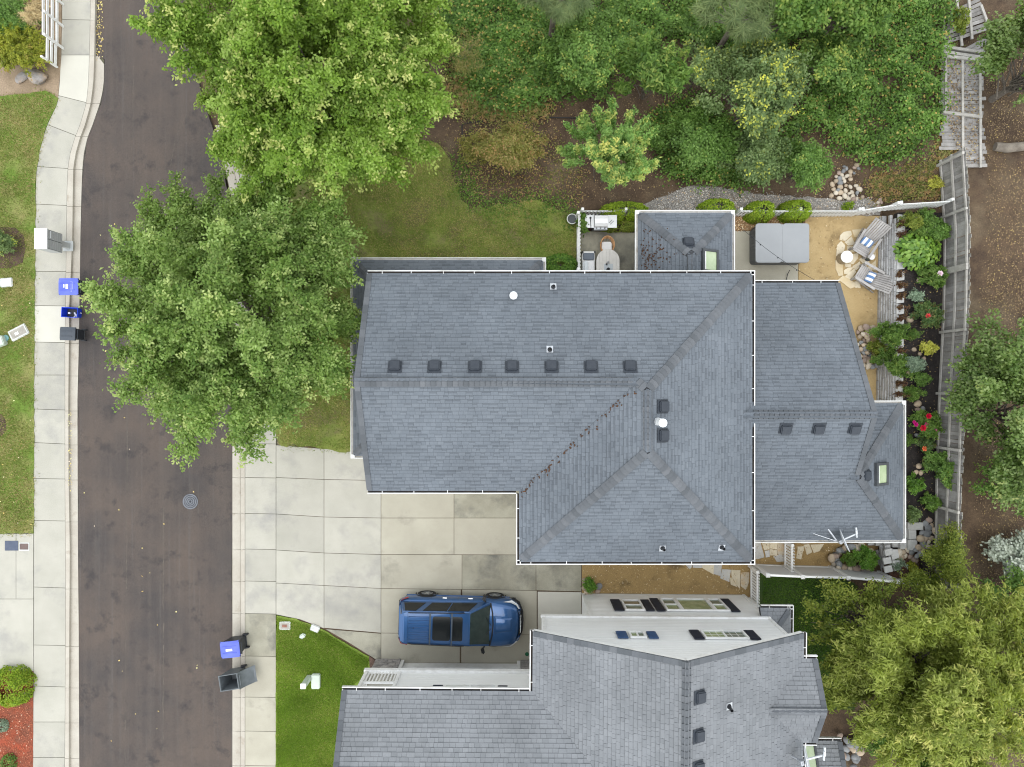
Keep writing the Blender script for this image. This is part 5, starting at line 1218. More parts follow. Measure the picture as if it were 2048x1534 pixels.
MB().box((0, 0, .44), (.20, .20, .88)).build('body', [PALEGREEN], pd, bevel=.02); MB().box((0, 0, .90), (.22, .22, .06)).build('cap', [WHITE], pd, bevel=.015)
mh = thing('manhole_cover', 'round ribbed iron manhole cover in the asphalt', 'manhole cover', P(381, 1003, SZ))
IRON = mat('cast_iron', (.17, .18, .20), (.12, .125, .14), 8, rough=.6, fine=.15, metal=.3); IRON2 = mat('cast_iron_groove', (.035, .038, .045), rough=.8, fine=.1)
MB().lathe([(.325, 0), (.325, .012), (0.0, .0121)], n=28).build('base', [IRON2], mh)
for a_, b_ in ((.27, .32), (.20, .245), (.125, .17), (.05, .095)): MB().lathe([(a_, .010), (a_, .022), (b_, .022), (b_, .010)], n=28).build('ring', [IRON], mh)
put(MB().lathe([(.075, 0), (.085, .015), (0, .02)], n=16).build('drain_cap', [mat('green_plastic', (.015, .11, .05), rough=.5, fine=.05)], smooth=40), 1054, 1308, .0, 0, 'round green cleanout cap in the driveway by the car', 'drain cap')
lampg = thing('garden_spotlight', 'small grey garden spotlight on the red mulch', 'garden light', P(46, 1398, .05), .6)
MB().box((0, 0, .12), (.13, .13, .16)).build('housing', [GALV], lampg, bevel=.01); MB().tube([(0, 0, 0), (.14, .03, .02)], .02, 6).build('stake', [DARKGREY], lampg); MB().lathe([(.02, 0), (.02, .015)], n=8).build('bulb', [BLACK], lampg).location = (0, 0, .20)
o = link('garden_stone', RMESH[2][1]); o.location = P(54, 1387, .05); o.scale = (.14, .09, .08); tag(o, 'pale stone beside the garden spotlight', 'stone')
ho = MB().tube([P(925, 290, .1), P(924, 250, .05), P(935, 246, .05), P(985, 240, .05), P(1020, 244, .05), P(1060, 237, .05), P(1100, 235, .06), P(1150, 236, .06), P(1180, 233, .06)], .022, 6)
tag(ho.build('irrigation_hose', [BLACK]), 'black irrigation hose crossing the bare dirt', 'hose')
# ------------------------------------------------------------------ yard furniture
GREYTEAK = mat('silvered_teak', (.37, .355, .345), (.29, .275, .265), 3, rough=.8, fine=.15, fscale=25, objv=.12)
CUSHW = mat('cushion_white', (.72, .72, .72), rough=.9, fine=.05); CUSHB = mat('cushion_blue', (.10, .19, .36), (.13, .22, .40), 6, rough=.9, fine=.08)
def lounge(label, loc, rz):
    """reclined slatted chair, local -y front, +y back"""
    t = thing('lounge_chair', label, 'lounge chair', loc, rz, 'slatted lounge chairs on the flagstones')
    for i in range(7): MB().bar((-.30, -.52+i*.085, .36-i*.012), (.30, -.52+i*.085, .36-i*.012), .072, .022).build('seat_slat', [GREYTEAK], t)
    for i in range(8):
        x = -.29+i*.083; q = MB()
        pts = [(x, .06, .28), (x*1.06, .30, .50), (x*1.14, .58, .78), (x*1.18, .80, .93)]
        for a, b in zip(pts, pts[1:]): q.bar(a, b, .074, .02, up=(0, -1, 1))
        q.build('back_slat', [GREYTEAK], t)
    for sx in (-1, 1):
        MB().bar((sx*.36, -.58, .56), (sx*.38, .34, .60), .10, .025).build('arm', [GREYTEAK], t)
        MB().bar((sx*.34, -.50, 0), (sx*.34, -.50, .55), .05, .09).build('leg', [GREYTEAK], t)
        MB().bar((sx*.33, -.52, .33), (sx*.33, .55, .03), .03, .10).build('side_rail', [GREYTEAK], t)
        MB().bar((sx*.33, .32, .1), (sx*.36, .30, .60), .04, .07).build('leg', [GREYTEAK], t)
    MB().bar((-.38, .80, .90), (.38, .80, .90), .05, .03).build('back_rail', [GREYTEAK], t)
    return t
def cushion(label, loc, rz, tilt):
    m = MB(); n = 9; wv, hv = .46, .32
    for i in range(n):
        for j in range(n):
            u, v = i/(n-1)*2-1, j/(n-1)*2-1
            b = .055*(1-u**4)*(1-v**4)+.012
            m.v.append((u*wv/2*(1-.06*(v*v)), v*hv/2*(1-.06*u*u), b))
    for i in range(n):
        for j in range(n):
            x, y, z = m.v[i*n+j]; m.v.append((x, y, -z))
    for i in range(n-1):
        for j in range(n-1):
            k = 0 if i in (1, 2, 5, 6) else 1
            m.f.append((i*n+j, (i+1)*n+j, (i+1)*n+j+1, i*n+j+1)); m.m.append(k)
            q = n*n; m.f.append((q+i*n+j, q+i*n+j+1, q+(i+1)*n+j+1, q+(i+1)*n+j)); m.m.append(k)
    o = m.build('cushion', [CUSHW, CUSHB], smooth=60); o.location = loc; o.rotation_euler = (tilt, 0, rz); return tag(o, label, 'cushion', 'blue striped cushions')
ca, cb = P(1731, 485, .3), P(1738, 556, .3)
ra, rb = math.radians(-32), math.radians(-122)
lounge('silver grey slatted lounge chair nearest the white picket fence', (ca.x, ca.y, 0), ra)
lounge('silver grey slatted lounge chair nearest the house roof', (cb.x, cb.y, 0), rb)
def loc_of(base, rz, x, y, z): v = Matrix.Rotation(rz, 3, 'Z') @ Vector((x, y, 0)); return (base.x+v.x, base.y+v.y, z)
cushion('blue striped cushion on the lounge chair near the picket fence', loc_of(ca, ra, 0, -.02, .44), ra, .55)
cushion('blue striped cushion on the lounge chair near the house roof', loc_of(cb, rb, 0, -.02, .44), rb, .55)
RATTAN = mat('grey_wicker', (.40, .33, .22), (.24, .19, .13), 30, rough=.9, fine=.3, fscale=50)
rt = thing('round_table', 'round white topped wicker drum table on the flagstones', 'table', (P(1690, 515, .3).x, P(1690, 515, .3).y, 0))
MB().lathe([(.24, 0), (.24, .42), (.22, .44)], n=24).build('base', [RATTAN], rt, smooth=40); MB().lathe([(.245, .44), (.25, .455), (.25, .475), (.24, .485), (0, .486)], n=28).build('tabletop', [WHITE], rt, smooth=40)
ltn = thing('lantern', 'small lantern with a white round lid beside the flagstones', 'lantern', (P(1742, 514, .3).x, P(1742, 514, .3).y, 0))
MB().lathe([(.13, .02), (.13, .05)], n=16).build('base', [DARKGREY], ltn); MB().lathe([(.12, .34), (.13, .37), (.10, .40), (.03, .42)], n=20).build('lid', [WHITE], ltn, smooth=40)
for k in range(6): MB().tube([(.115*math.cos(k*1.047), .115*math.sin(k*1.047), .04), (.115*math.cos(k*1.047), .115*math.sin(k*1.047), .35)], .008, 5).build('bar', [DARKGREY], ltn)
MB().lathe([(.09, .05), (.09, .30)], n=16).build('glass', [GLASS], ltn)
tub = thing('hot_tub', 'square grey hot tub under a folding grey cover', 'hot tub', (P(1557, 490, .5).x, P(1557, 490, .5).y, 0))
TUBB = mat('hot_tub_cabinet', (.10, .102, .105), (.125, .127, .13), 3, rough=.6, fine=.1); TUBC = mat('hot_tub_cover_vinyl', (.27, .28, .29), (.25, .26, .27), 1.5, rough=.55, fine=.02)
def rprism(m, x0, x1, y0, y1, z0, z1, rad, mi=0):
    pts = []
    for (cx, cy, a) in ((x1-rad, y1-rad, 0), (x0+rad, y1-rad, 90), (x0+rad, y0+rad, 180), (x1-rad, y0+rad, 270)):
        for k in range(6): t_ = math.radians(a+k*18); pts.append((cx+rad*math.cos(t_), cy+rad*math.sin(t_)))
    return m.prism(pts, z0, z1, mi, bottom=True)
rprism(MB(), -1.02, 1.02, -.74, .74, 0, .82, .14).build('cabinet', [TUBB], tub, smooth=40)
for i in range(14): MB().box((-.9+i*.138, .745, .40), (.12, .02, .7)).build('cabinet_slat', [TUBB], tub)
for i in range(9): MB().box((-1.025, -.56+i*.14, .40), (.02, .12, .7)).build('cabinet_slat', [TUBB], tub)
rprism(MB(), -1.08, -.012, -.79, .79, .83, .925, .12).build('cover', [TUBC], tub, smooth=40); rprism(MB(), .012, 1.08, -.79, .79, .83, .93, .12).build('cover', [TUBC], tub, smooth=40)
MB().box((0, 0, .90), (.04, 1.52, .045)).build('fold_seam', [TUBC], tub)
for k, (px, py) in enumerate(((1602, 438), (1606, 440))):
    pass
tl = MB(); 
for q in range(2): tl.bar(P(1599+q*9, 455, .1), P(1598+q*9, 432, .1), .10, .08)
tag(tl.build('timber_edging', [mat('red_brown_timber', (.16, .085, .05), (.10, .055, .035), 4, rough=.9, fine=.2)]), 'red brown edging timbers behind the hot tub', 'timber')
cb_ = MB().tube([P(1580, 540, .3), P(1575, 548, .05), P(1572, 566, .03)], .015, 6); tag(cb_.build('power_cable', [BLACK]), 'black cable running from the hot tub to the house', 'cable')
st_ = thing('string_light', 'thin string of lights sagging over the hot tub', 'string light')
pts = [P(1478, 452, 2.4).lerp(P(1650, 572, 2.6), k/14)+Vector((0, 0, -.35*math.sin(math.pi*k/14))) for k in range(15)]
MB().tube(pts, .008, 5).build('wire', [BLACK], st_)
bme = MB().lathe([(.012, .0), (.02, -.03), (.028, -.06), (.015, -.09)], n=8).mesh('bulb', [DARKGREY], smooth=40)
for k in (1, 4, 7, 10, 13): link('bulb', bme, st_, pts[k])

# grill, table, chair and bench on the north patio
gr = thing('gas_grill', 'white and steel gas grill with two side shelves by the hedge', 'grill', (P(1201, 444, .8).x, P(1201, 444, .8).y, 0))
MB().box((0, .02, .42), (.56, .46, .80)).build('cabinet', [DARKGREY], gr, bevel=.01)
for k in range(4): MB().lathe([(.05, 0), (.05, .03)], n=10).build('caster', [BLACK], gr).location = ((-.22, .22)[k % 2], (-.15, .2)[k//2], .0)
m = MB(); prof = [(-.24, .90), (-.22, 1.02), (-.12, 1.12), (.06, 1.14), (.20, 1.06), (.26, .90)]
for x in (-.26, .26): m.v += [(x, y, z) for y, z in prof]
n = len(prof); m.f = [(i, i+1, n+i+1, n+i) for i in range(n-1)]+[tuple(range(n-1, -1, -1)), tuple(range(n, 2*n))]; m.m = [0]*len(m.f)
hood = m.build('lid', [mat('grill_white_enamel', (.70, .70, .70), rough=.3, fine=.02)], gr, smooth=30)
MB().tube([(-.2, -.27, .95), (-.2, -.33, .98), (.2, -.33, .98), (.2, -.27, .95)], .014, 7).build('lid_handle', [GALV], gr)
STEEL = mat('brushed_steel', (.58, .59, .60), (.52, .53, .54), 6, rough=.35, metal=.4, fine=.04)
MB().box((0, -.28, .80), (.54, .10, .16)).build('control_panel', [GALV], gr, bevel=.01)
for k in range(3): MB().lathe([(.025, 0), (.022, .03)], n=10).build('knob', [BLACK], gr).location = (-.16+k*.16, -.27, .885)
for sx in (-1, 1): MB().box((sx*.46, .0, .90), (.38, .52, .03)).build('side_shelf', [STEEL], gr, bevel=.008)
MB().bar((.34, -.06, .921), (.46, .06, .921), .02, .01).build('shelf_slot', [BLACK], gr); MB().bar((.38, -.12, .921), (.52, .02, .921), .02, .01).build('shelf_slot', [BLACK], gr)
MB().tube([(-.42, .1, .93), (-.40, -.3, .93)], .014, 6).lathe([(.045, .0), (.045, .012)], (-.42, .14, .925), 10).build('spatula', [BLACK], gr)
OVAL = mat('whitewashed_table_boards', (.56, .54, .51), (.50, .48, .45), 3, rough=.6, fine=.06, objv=.05)
ot = thing('oval_table', 'whitewashed table with a rounded end half under the eave', 'table', (P(1216, 545, .75).x, P(1216, 545, .75).y, 0))
def stadium(w, l, n=14): return [(w/2*math.cos(t_), l/2-w/2+w/2*math.sin(t_)) for t_ in np.linspace(0, math.pi, n)]+[(w/2*math.cos(t_), -(l/2-w/2)+w/2*math.sin(t_)) for t_ in np.linspace(math.pi, 2*math.pi, n)]
MB().prism(stadium(.94, 1.9), .71, .735, bottom=True).build('apron', [OVAL], ot)
st = stadium(.94, 1.9); 
for k in range(7):
    xa, xb = -.47+k*.1343, -.47+(k+1)*.1343-.006
    def yat(x): return (.95-.47)+math.sqrt(max(0, .47**2-x*x))
    pts = [(xa+(xb-xa)*i/4, yat(xa+(xb-xa)*i/4)) for i in range(5)]; pts += [(x, -y) for x, y in pts[::-1]]
    MB().prism(pts, .735, .757, bottom=False).build('table_board', [OVAL], ot)
for sx in (-1, 1):
    for sy in (-1, 1): MB().bar((sx*.3, sy*.6, 0), (sx*.28, sy*.55, .71), .07, .07).build('leg', [OVAL], ot)
tp_ = P(1217, 537, .76); rn = MB().box((0, 0, 0), (.36, .62, .008)).build('table_runner', [mat('grey_runner_cloth', (.42, .45, .47), rough=.9, fine=.05)]); rn.location = (tp_.x, tp_.y-.12, .763); tag(rn, 'pale grey runner cloth on the whitewashed table', 'cloth')
def jar(px, py, rr, hh, m, lb, cat='jar'):
    p = P(px, py, .77+hh); q = thing(cat, lb, cat, (p.x, p.y, .768)); MB().lathe([(rr*.9, 0), (rr, hh*.3), (rr*.85, hh), (rr*.7, hh), (rr*.65, hh*.5)], n=16).build('body', [m], q, smooth=40); MB().lathe([(rr*.66, hh*.5), (0, hh*.52)], n=16).build('filling', [BLACK], q)
jar(1216.5, 524, .04, .10, GALV, 'small metal jar on the table runner, farther from the eave'); jar(1213.5, 528, .04, .07, DARKGREY, 'small dark jar on the table runner'); jar(1217, 538, .075, .20, DARKGREY, 'tall dark pot on the table runner near the eave', 'pot')
CANE = mat('rattan_cane', (.42, .21, .09), (.50, .28, .13), 8, rough=.5, fine=.1)
wc = thing('wicker_chair', 'rattan tub chair with a white seat at the round end of the table', 'chair', (P(1213, 494, .4).x, P(1213, 494, .4).y, 0))
for zz, sc_ in ((.46, .93), (.56, .96), (.66, .985), (.76, 1.0)):
    MB().tube([(.28*sc_*math.cos(t_), .02+.36*sc_*math.sin(t_) if math.sin(t_) > 0 else -.30*abs(math.sin(t_)) + .02, zz-(0 if math.sin(t_) > -.2 else .04)) for t_ in np.linspace(-.9, math.pi+.9, 22)], .014 if zz < .7 else .019, 6).build('hoop', [CANE], wc)
for t_ in np.linspace(-.5, math.pi+.5, 9): MB().tube([(.22*math.cos(t_), .02+.26*math.sin(t_), .1), (.28*math.cos(t_), .02+(.36 if math.sin(t_) > 0 else .3)*math.sin(t_), .76)], .010, 5).build('spindle', [CANE], wc)
rprism(MB(), -.20, .20, -.30, .20, .40, .48, .08).build('seat_pad', [CUSHW], wc, smooth=40); MB().box((0, -.05, .37), (.44, .46, .05)).build('seat', [CANE], wc)
for k in range(4): MB().tube([((-.2, .2)[k % 2], (-.22, .22)[k//2], .37), ((-.22, .22)[k % 2], (-.25, .25)[k//2], 0)], .016, 6).build('leg', [CANE], wc)
bc = thing('storage_bench', 'white bench with a slate cushion end along the picket fence', 'bench', (P(1177, 532, .4).x, P(1177, 532, .4).y, 0))
MB().box((0, -.1, .22), (.52, 1.25, .40)).build('base', [WHITE], bc, bevel=.01); MB().box((0, .38, .45), (.46, .30, .09)).build('cushion', [mat('slate_cushion', (.14, .16, .19), rough=.9, fine=.08)], bc, bevel=.03, seg=2)
MB().box((0, -.25, .44), (.50, .92, .07)).build('seat_pad', [CUSHW], bc, bevel=.02); MB().box((-.13, -.12, .55), (.20, .62, .14), .05).build('bolster', [mat('pale_grey_fabric', (.60, .63, .65), rough=.9, fine=.04)], bc, bevel=.05, seg=2)
MB().box((0, .56, .38), (.50, .06, .16)).build('end_rail', [WHITE], bc)
for sx in (-1, 1): MB().box((sx*.25, .56, .30), (.05, .08, .44)).build('post', [BLACK], bc)
pot = thing('planter_pot', 'dark planter pot with a pale rim at the lawn corner', 'planter', (P(1144, 438, .4).x, P(1144, 438, .4).y, 0))
MB().lathe([(.14, 0), (.19, .38), (.205, .42)], n=22).build('pot', [DARKGREY], pot, smooth=40); MB().lathe([(.185, .40), (.185, .435), (.215, .435), (.215, .39)], n=22).build('rim', [UTG], pot, smooth=40); MB().lathe([(.18, .40), (0, .41)], n=18).build('soil', [BLACK], pot)
# satellite dishes
DISH = mat('dish_pale_grey', (.56, .58, .60), (.50, .52, .54), 4, rough=.4, fine=.03)
def dish(label, loc, yaw, sc=1.0, struts=True):
    t = thing('satellite_dish', label, 'satellite dish', loc, yaw); t.scale = (sc, sc, sc)
    m = MB(); n = 24; rings = (0, .2, .5, .8, 1.0)
    for s_ in (0, 1):
        for rg in rings:
            for k in range(n):
                a = 2*math.pi*k/n; y, z = .44*rg*math.cos(a), .40*rg*math.sin(a); d = .10*rg*rg
                m.v.append((d*.7-(.018 if s_ else 0)-z*.32, y, .55+z*.9))
    nr_ = len(rings)
    for s_ in (0, 1):
        b = s_*nr_*n
        for i in range(nr_-1):
            for k in range(n):
                f = (b+i*n+k, b+i*n+(k+1) % n, b+(i+1)*n+(k+1) % n, b+(i+1)*n+k); m.f.append(f if s_ else f[::-1])
    for k in range(n): m.f.append(((nr_-1)*n+k, (nr_-1)*n+(k+1) % n, 2*nr_*n-n+(k+1) % n, 2*nr_*n-n+k))
    m.m = [0]*len(m.f); m.build('reflector', [DISH], t, smooth=40)
    MB().bar((-.08, 0, .42), (.62, 0, .42), .045, .045).build('feed_arm', [DISH], t)
    lnb = MB().bar((.60, -.02, .44), (.66, .24, .46), .06, .07); lnb.bar((.54, -.12, .46), (.60, .16, .52), .05, .06); lnb.build('receiver', [DISH], t, bevel=.01)
    MB().tube([(-.10, 0, .58), (-.14, 0, .30), (-.30, .02, 0)], .028, 8).build('mast', [GALV], t)
    MB().box((-.10, 0, .50), (.10, .14, .16)).build('bracket', [GALV], t, bevel=.01)
    if struts:
        MB().tube([(-.14, 0, .34), (-.85, .62, .06)], .015, 6).build('strut', [GALV], t); MB().tube([(-.14, 0, .34), (-.25, .75, .1)], .035, 6).build('strut', [GALV], t)
        MB().box((-.85, .62, .06), (.08, .08, .06)).build('foot', [GALV], t); MB().box((-.25, .78, .10), (.2, .06, .05), .1).build('foot', [GALV], t)
p = P(1684, 1081, 3.4); dish('pale grey satellite dish on a strutted mast at the south eave of the low wing', (p.x, p.y, 2.95), math.radians(24), 1.0)
p = P(1607, 1519, 6.0); dish('white satellite dish cut by the picture edge on the white house', (p.x, p.y, 5.55), math.radians(14), 1.15, False)

# ------------------------------------------------------------------ the blue car
CARP = mat('metallic_blue_paint', (.022, .078, .205), (.025, .084, .215), 2, rough=.28, fine=.03, fscale=400, metal=.45, coat=.8, coord='obj')
CARG = mat('car_dark_glass', (.010, .012, .013), rough=.12, fine=0, spec=.35); CARW = mat('windscreen_glass', (.018, .032, .030), (.03, .045, .042), 4, rough=.05, fine=0, spec=.7, coord='obj')
TRIM = mat('car_black_trim', (.014, .015, .017), rough=.5, fine=.05); TYRE = mat('tyre_rubber', (.020, .020, .021), rough=.85, fine=.1); ALLOY = mat('alloy_rim', (.50, .51, .52), rough=.3, metal=.8, fine=.02); CHROME = mat('chrome', (.70, .72, .74), rough=.15, metal=.9, fine=0)
REDL = mat('tail_lamp_red', (.32, .008, .010), rough=.15, fine=0, coat=.5); HEADL = mat('headlamp_lens', (.62, .64, .66), rough=.1, fine=0, spec=.6)
cw_ = P(919, 1238, .9)
car = thing('parked_car', 'metallic blue sport utility car with roof rails parked on the driveway', 'car', (cw_.x, -9.63, 0), math.radians(-1.6))
# body: lofted sections, x rear(-) to front(+)
secs = [  # x, half width low, mid, shoulder, shoulder z, deck z
    (-2.43, .66, .78, .74, .98, 1.02), (-2.36, .80, .87, .82, 1.02, 1.06), (-2.15, .90, .945, .885, 1.04, 1.08), (-1.7, .93, .965, .90, 1.05, 1.09), (-.8, .93, .955, .90, 1.05, 1.09), (.2, .93, .955, .90, 1.04, 1.08),
    (.85, .93, .96, .895, 1.04, 1.08), (1.15, .93, .965, .885, 1.04, 1.10), (1.7, .93, .97, .87, 1.02, 1.10), (2.05, .88, .93, .80, .98, 1.06), (2.28, .76, .82, .66, .92, 1.00), (2.42, .58, .66, .50, .80, .88), (2.47, .45, .5, .4, .66, .70)]
m = MB(); rings = []
for (x, wl, wm, ws, zs, zd) in secs:
    prof = [(wl*.94, .32), (wl, .42), (wm, .68), (wm*.995, .84), (ws+.02, zs-.03), (ws-.03, zs+.015), (ws*.72, zd-.004), (ws*.36, zd+.012), (0, zd+.016)]
    full = [(-a, b) for a, b in prof]+[(a, b) for a, b in prof[-2::-1]]
    rings.append(len(m.v)); m.v += [(x, a, b) for a, b in full]
k = len(full)
for i in range(len(secs)-1):
    for j in range(k-1): m.f.append((rings[i]+j, rings[i]+j+1, rings[i+1]+j+1, rings[i+1]+j)); m.m.append(0)
m.f.append(tuple(range(k-1, -1, -1))); m.m.append(0); m.f.append(tuple(rings[-1]+j for j in range(k))); m.m.append(0)
m.f = [f[::-1] for f in m.f]
m.build('body', [CARP], car, smooth=42)
MB().box((0, 0, .36), (4.5, 1.7, .22)).build('underbody', [TRIM], car)
# greenhouse
def gh(x_rear_lo, x_rear_hi, x_front_hi, x_front_lo, wlo, whi, zlo, zhi):
    return [(x_rear_lo, -wlo*.94, zlo), (x_front_lo, -wlo, zlo), (x_front_lo, wlo, zlo), (x_rear_lo, wlo*.94, zlo), (x_rear_hi, -whi*.95, zhi), (x_front_hi, -whi, zhi), (x_front_hi, whi, zhi), (x_rear_hi, whi*.95, zhi)]
G = gh(-2.38, -2.22, .45, 1.27, .885, .66, 1.05, 1.74)
MB().add(G, [(0, 1, 5, 4), (1, 2, 6, 5), (2, 3, 7, 6), (3, 0, 4, 7), (4, 5, 6, 7)]).build('cabin', [CARP], car, bevel=.05, seg=3, smooth=50)
def facet(name, a, b, c, d, mt, off, mrg=(0, 0, 1, 1), rows=1):
    """quad patch (a b bottom, d c top), inset by fractions and pushed outwards; the roof line bows a little"""
    a, b, c, d = map(Vector, (a, b, c, d)); nrm = (b-a).cross(d-a).normalized()
    def q(u, v): return (a*(1-u)+b*u)*(1-v)+(d*(1-u)+c*u)*v+nrm*off
    u0, v0, u1, v1 = mrg
    pts = [q(u0, v0), q(u1, v0), q(u1, v1), q(u0, v1)]
    back = [p-nrm*.03 for p in pts]
    return MB().add(pts+back, [(0, 1, 2, 3), (0, 4, 5, 1), (1, 5, 6, 2), (2, 6, 7, 3), (3, 7, 4, 0)]).build(name, [mt], car)
facet('windshield', G[1], G[2], G[6], G[5], CARW, .012, (.05, .03, .95, .97)); facet('rear_window', G[3], G[0], G[4], G[7], CARG, .012, (.06, .25, .94, .95))
for sgn in (-1, 1):
    a, b, c, d = (G[0], G[1], G[5], G[4]) if sgn < 0 else (G[2], G[3], G[7], G[6])
    def sidewin(nm, u0a, u1a, u0b, u1b, mt):
        A, B, C, D = map(Vector, (a, b, c, d)); nrm = (B-A).cross(D-A).normalized()
        if sgn > 0: u0a, u1a, u0b, u1b = 1-u1a, 1-u0a, 1-u1b, 1-u0b
        def q(u, v): return (A*(1-u)+B*u)*(1-v)+(D*(1-u)+C*u)*v+nrm*.012
        pts = [q(u0a, .16), q(u1a, .16), q(u1b, .90), q(u0b, .90)]; bk = [p-nrm*.03 for p in pts]
        MB().add(pts+bk, [(0, 1, 2, 3), (0, 4, 5, 1), (1, 5, 6, 2), (2, 6, 7, 3), (3, 7, 4, 0)]).build(nm, [mt], car)
    sidewin('quarter_window', .04, .29, .05, .20, CARG); sidewin('door_window', .36, .585, .30, .64, CARG); sidewin('door_window', .60, .88, .655, .95, CARG)
    for xx in (-.62, .42):
        MB().bar((xx-.08, sgn*.958, .92), (xx+.08, sgn*.958, .92), .022, .025).build('door_handle', [CHROME], car)
    MB().box((.98, sgn*1.06, 1.12), (.13, .24, .17), sgn*-.25).build('mirror', [TRIM], car, bevel=.04, seg=2); MB().bar((1.04, sgn*.88, 1.06), (.99, sgn*.98, 1.09), .06, .04).build('mirror_arm', [TRIM], car)
    MB().tube([(-1.95, sgn*.60, 1.775), (-1.8, sgn*.61, 1.815), (.05, sgn*.645, 1.815), (.25, sgn*.645, 1.77)], .022, 8).build('roof_rail', [TRIM], car)
    MB().add([(-2.44, sgn*.60, .86), (-2.36, sgn*.87, .86), (-2.10, sgn*.962, .90), (-2.06, sgn*.955, 1.0), (-2.34, sgn*.87, 1.06), (-2.43, sgn*.66, 1.06)], [(0, 1, 2, 3, 4, 5)] if sgn < 0 else [(5, 4, 3, 2, 1, 0)]).build('tail_lamp', [REDL], car)
    hl = [(1.72, sgn*.885, 1.035), (2.02, sgn*.86, 1.0), (2.25, sgn*.74, .94), (2.36, sgn*.58, .885), (2.42, sgn*.56, .80), (2.31, sgn*.76, .84), (2.08, sgn*.925, .90)]
    hl = [Vector(p)+Vector((.012, sgn*.012, .018)) for p in hl]
    MB().add(hl, [tuple(range(7))] if sgn < 0 else [tuple(range(6, -1, -1))]).build('headlight', [HEADL], car)
    MB().bar((-2.2, sgn*.965, .60), (2.0, sgn*.965, .58), .03, .05).build('side_moulding', [CARP], car)
    for xx in (-.05, -1.15): MB().bar((xx, sgn*.958, .45), (xx-.02, sgn*.945, 1.0), .012, .008, up=(1, 0, 0)).build('door_gap', [TRIM], car)
# roof: ribs, sunroof, cross bars
for i in range(7): MB().box((-1.55, -.42+i*.14, 1.752), (.82, .05, .055)).build('roof_rib', [CARP], car, bevel=.01)
rprism(MB(), -1.0, -.30, -.47, .47, 1.735, 1.758, .09).build('sunroof_glass', [CARG], car); rprism(MB(), -.27, .18, -.47, .47, 1.735, 1.756, .07).build('sunroof_glass', [CARG], car)
for xx in (-1.09, -.24): MB().bar((xx, -.63, 1.825), (xx, .63, 1.825), .055, .025).build('cross_bar', [mat('bar_slate', (.045, .06, .08), rough=.45, fine=.05) if 'bar_slate' not in bpy.data.materials else bpy.data.materials['bar_slate']], car)
MB().lathe([(.03, 0), (.01, .06)], n=8).build('antenna', [TRIM], car).location = (-1.75, 0, 1.75)
MB().add([(-2.12, -.58, 1.755), (-1.98, -.62, 1.765), (-1.98, .62, 1.765), (-2.12, .58, 1.755), (-2.28, -.52, 1.70), (-2.28, .52, 1.70)], [(0, 1, 2, 3), (4, 0, 3, 5)]).build('spoiler', [CARP], car)
# bonnet scoop and lines
MB().add([(1.42, -.36, 1.125), (2.14, -.27, 1.07), (2.14, .27, 1.07), (1.42, .36, 1.125), (1.48, -.27, 1.205), (2.06, -.20, 1.13), (2.06, .20, 1.13), (1.48, .27, 1.205)], [(4, 5, 6, 7), (0, 1, 5, 4), (1, 2, 6, 5), (2, 3, 7, 6), (3, 0, 4, 7)]).build('bonnet_scoop', [CARP], car, bevel=.015, smooth=40)
MB().tube([(1.24, -.86, 1.09), (1.33, -.45, 1.11), (1.36, 0, 1.118), (1.33, .45, 1.11), (1.24, .86, 1.09)], .028, 6).build('cowl', [TRIM], car)
for sgn in (-1, 1): MB().bar((1.29, sgn*.05-.1, 1.13), (1.09, sgn*.34-.02, 1.24), .02, .015).build('wiper', [TRIM], car)
for i in range(7): MB().box((2.455, -.33+i*.11, .74), (.05, .05, .26)).build('grille_slat', [TRIM], car)
MB().box((2.40, 0, .50), (.16, 1.3, .16)).build('bumper', [TRIM], car, bevel=.05, seg=2); MB().box((-2.44, 0, .52), (.14, 1.5, .22)).build('bumper', [TRIM], car, bevel=.05, seg=2)
MB().add([(2.30, -.62, .93), (2.475, -.46, .70), (2.475, .46, .70), (2.30, .62, .93), (2.40, -.40, .955), (2.40, .40, .955)], [(0, 1, 2, 3, 5, 4)]).build('grille', [TRIM], car)
MB().tube([(2.10, -.90, .55), (2.36, -.74, .55), (2.50, -.40, .56), (2.53, 0, .56), (2.50, .40, .56), (2.36, .74, .55), (2.10, .90, .55)], .07, 8).build('bumper_lip', [TRIM], car)
MB().bar((2.47, -.36, .90), (2.47, .36, .90), .03, .03).build('grille_trim', [CHROME], car)
tq = MB().lathe([(.24, -.115), (.365, -.105), (.385, -.07), (.385, .07), (.365, .105), (.24, .115)], n=32, cap=False).mesh('tyre', [TYRE], smooth=40)
rmq = MB().lathe([(.23, .085), (.255, .10), (.255, .06), (.22, .055)], n=28, cap=False)
for s_ in range(6):
    a = s_*math.pi/3
    for da in (-.12, .12): rmq.bar((.05*math.cos(a), .05*math.sin(a), .09), (.235*math.cos(a+da), .235*math.sin(a+da), .085), .035, .03)
rmq.lathe([(.06, .07), (.06, .10), (.0, .102)], n=12)
rmq = rmq.mesh('rim', [ALLOY], smooth=40)
bkq = MB().lathe([(.235, .02), (0, .021)], n=24).mesh('hub', [TRIM])
for xx in (-1.40, 1.39):
    for sgn in (-1, 1):
        w = link('wheel', None, car, (xx, sgn*.875, .385)); w.rotation_euler = (-sgn*math.pi/2, 0, 0)
        link('tyre', tq, w); link('rim', rmq, w); link('hub', bkq, w)
        ar = MB().tube([(xx+.44*math.cos(a), sgn*.955, .40+.44*math.sin(a)) for a in np.linspace(-.1, math.pi+.1, 16)], .03, 6).build('wheel_arch', [TRIM], car)
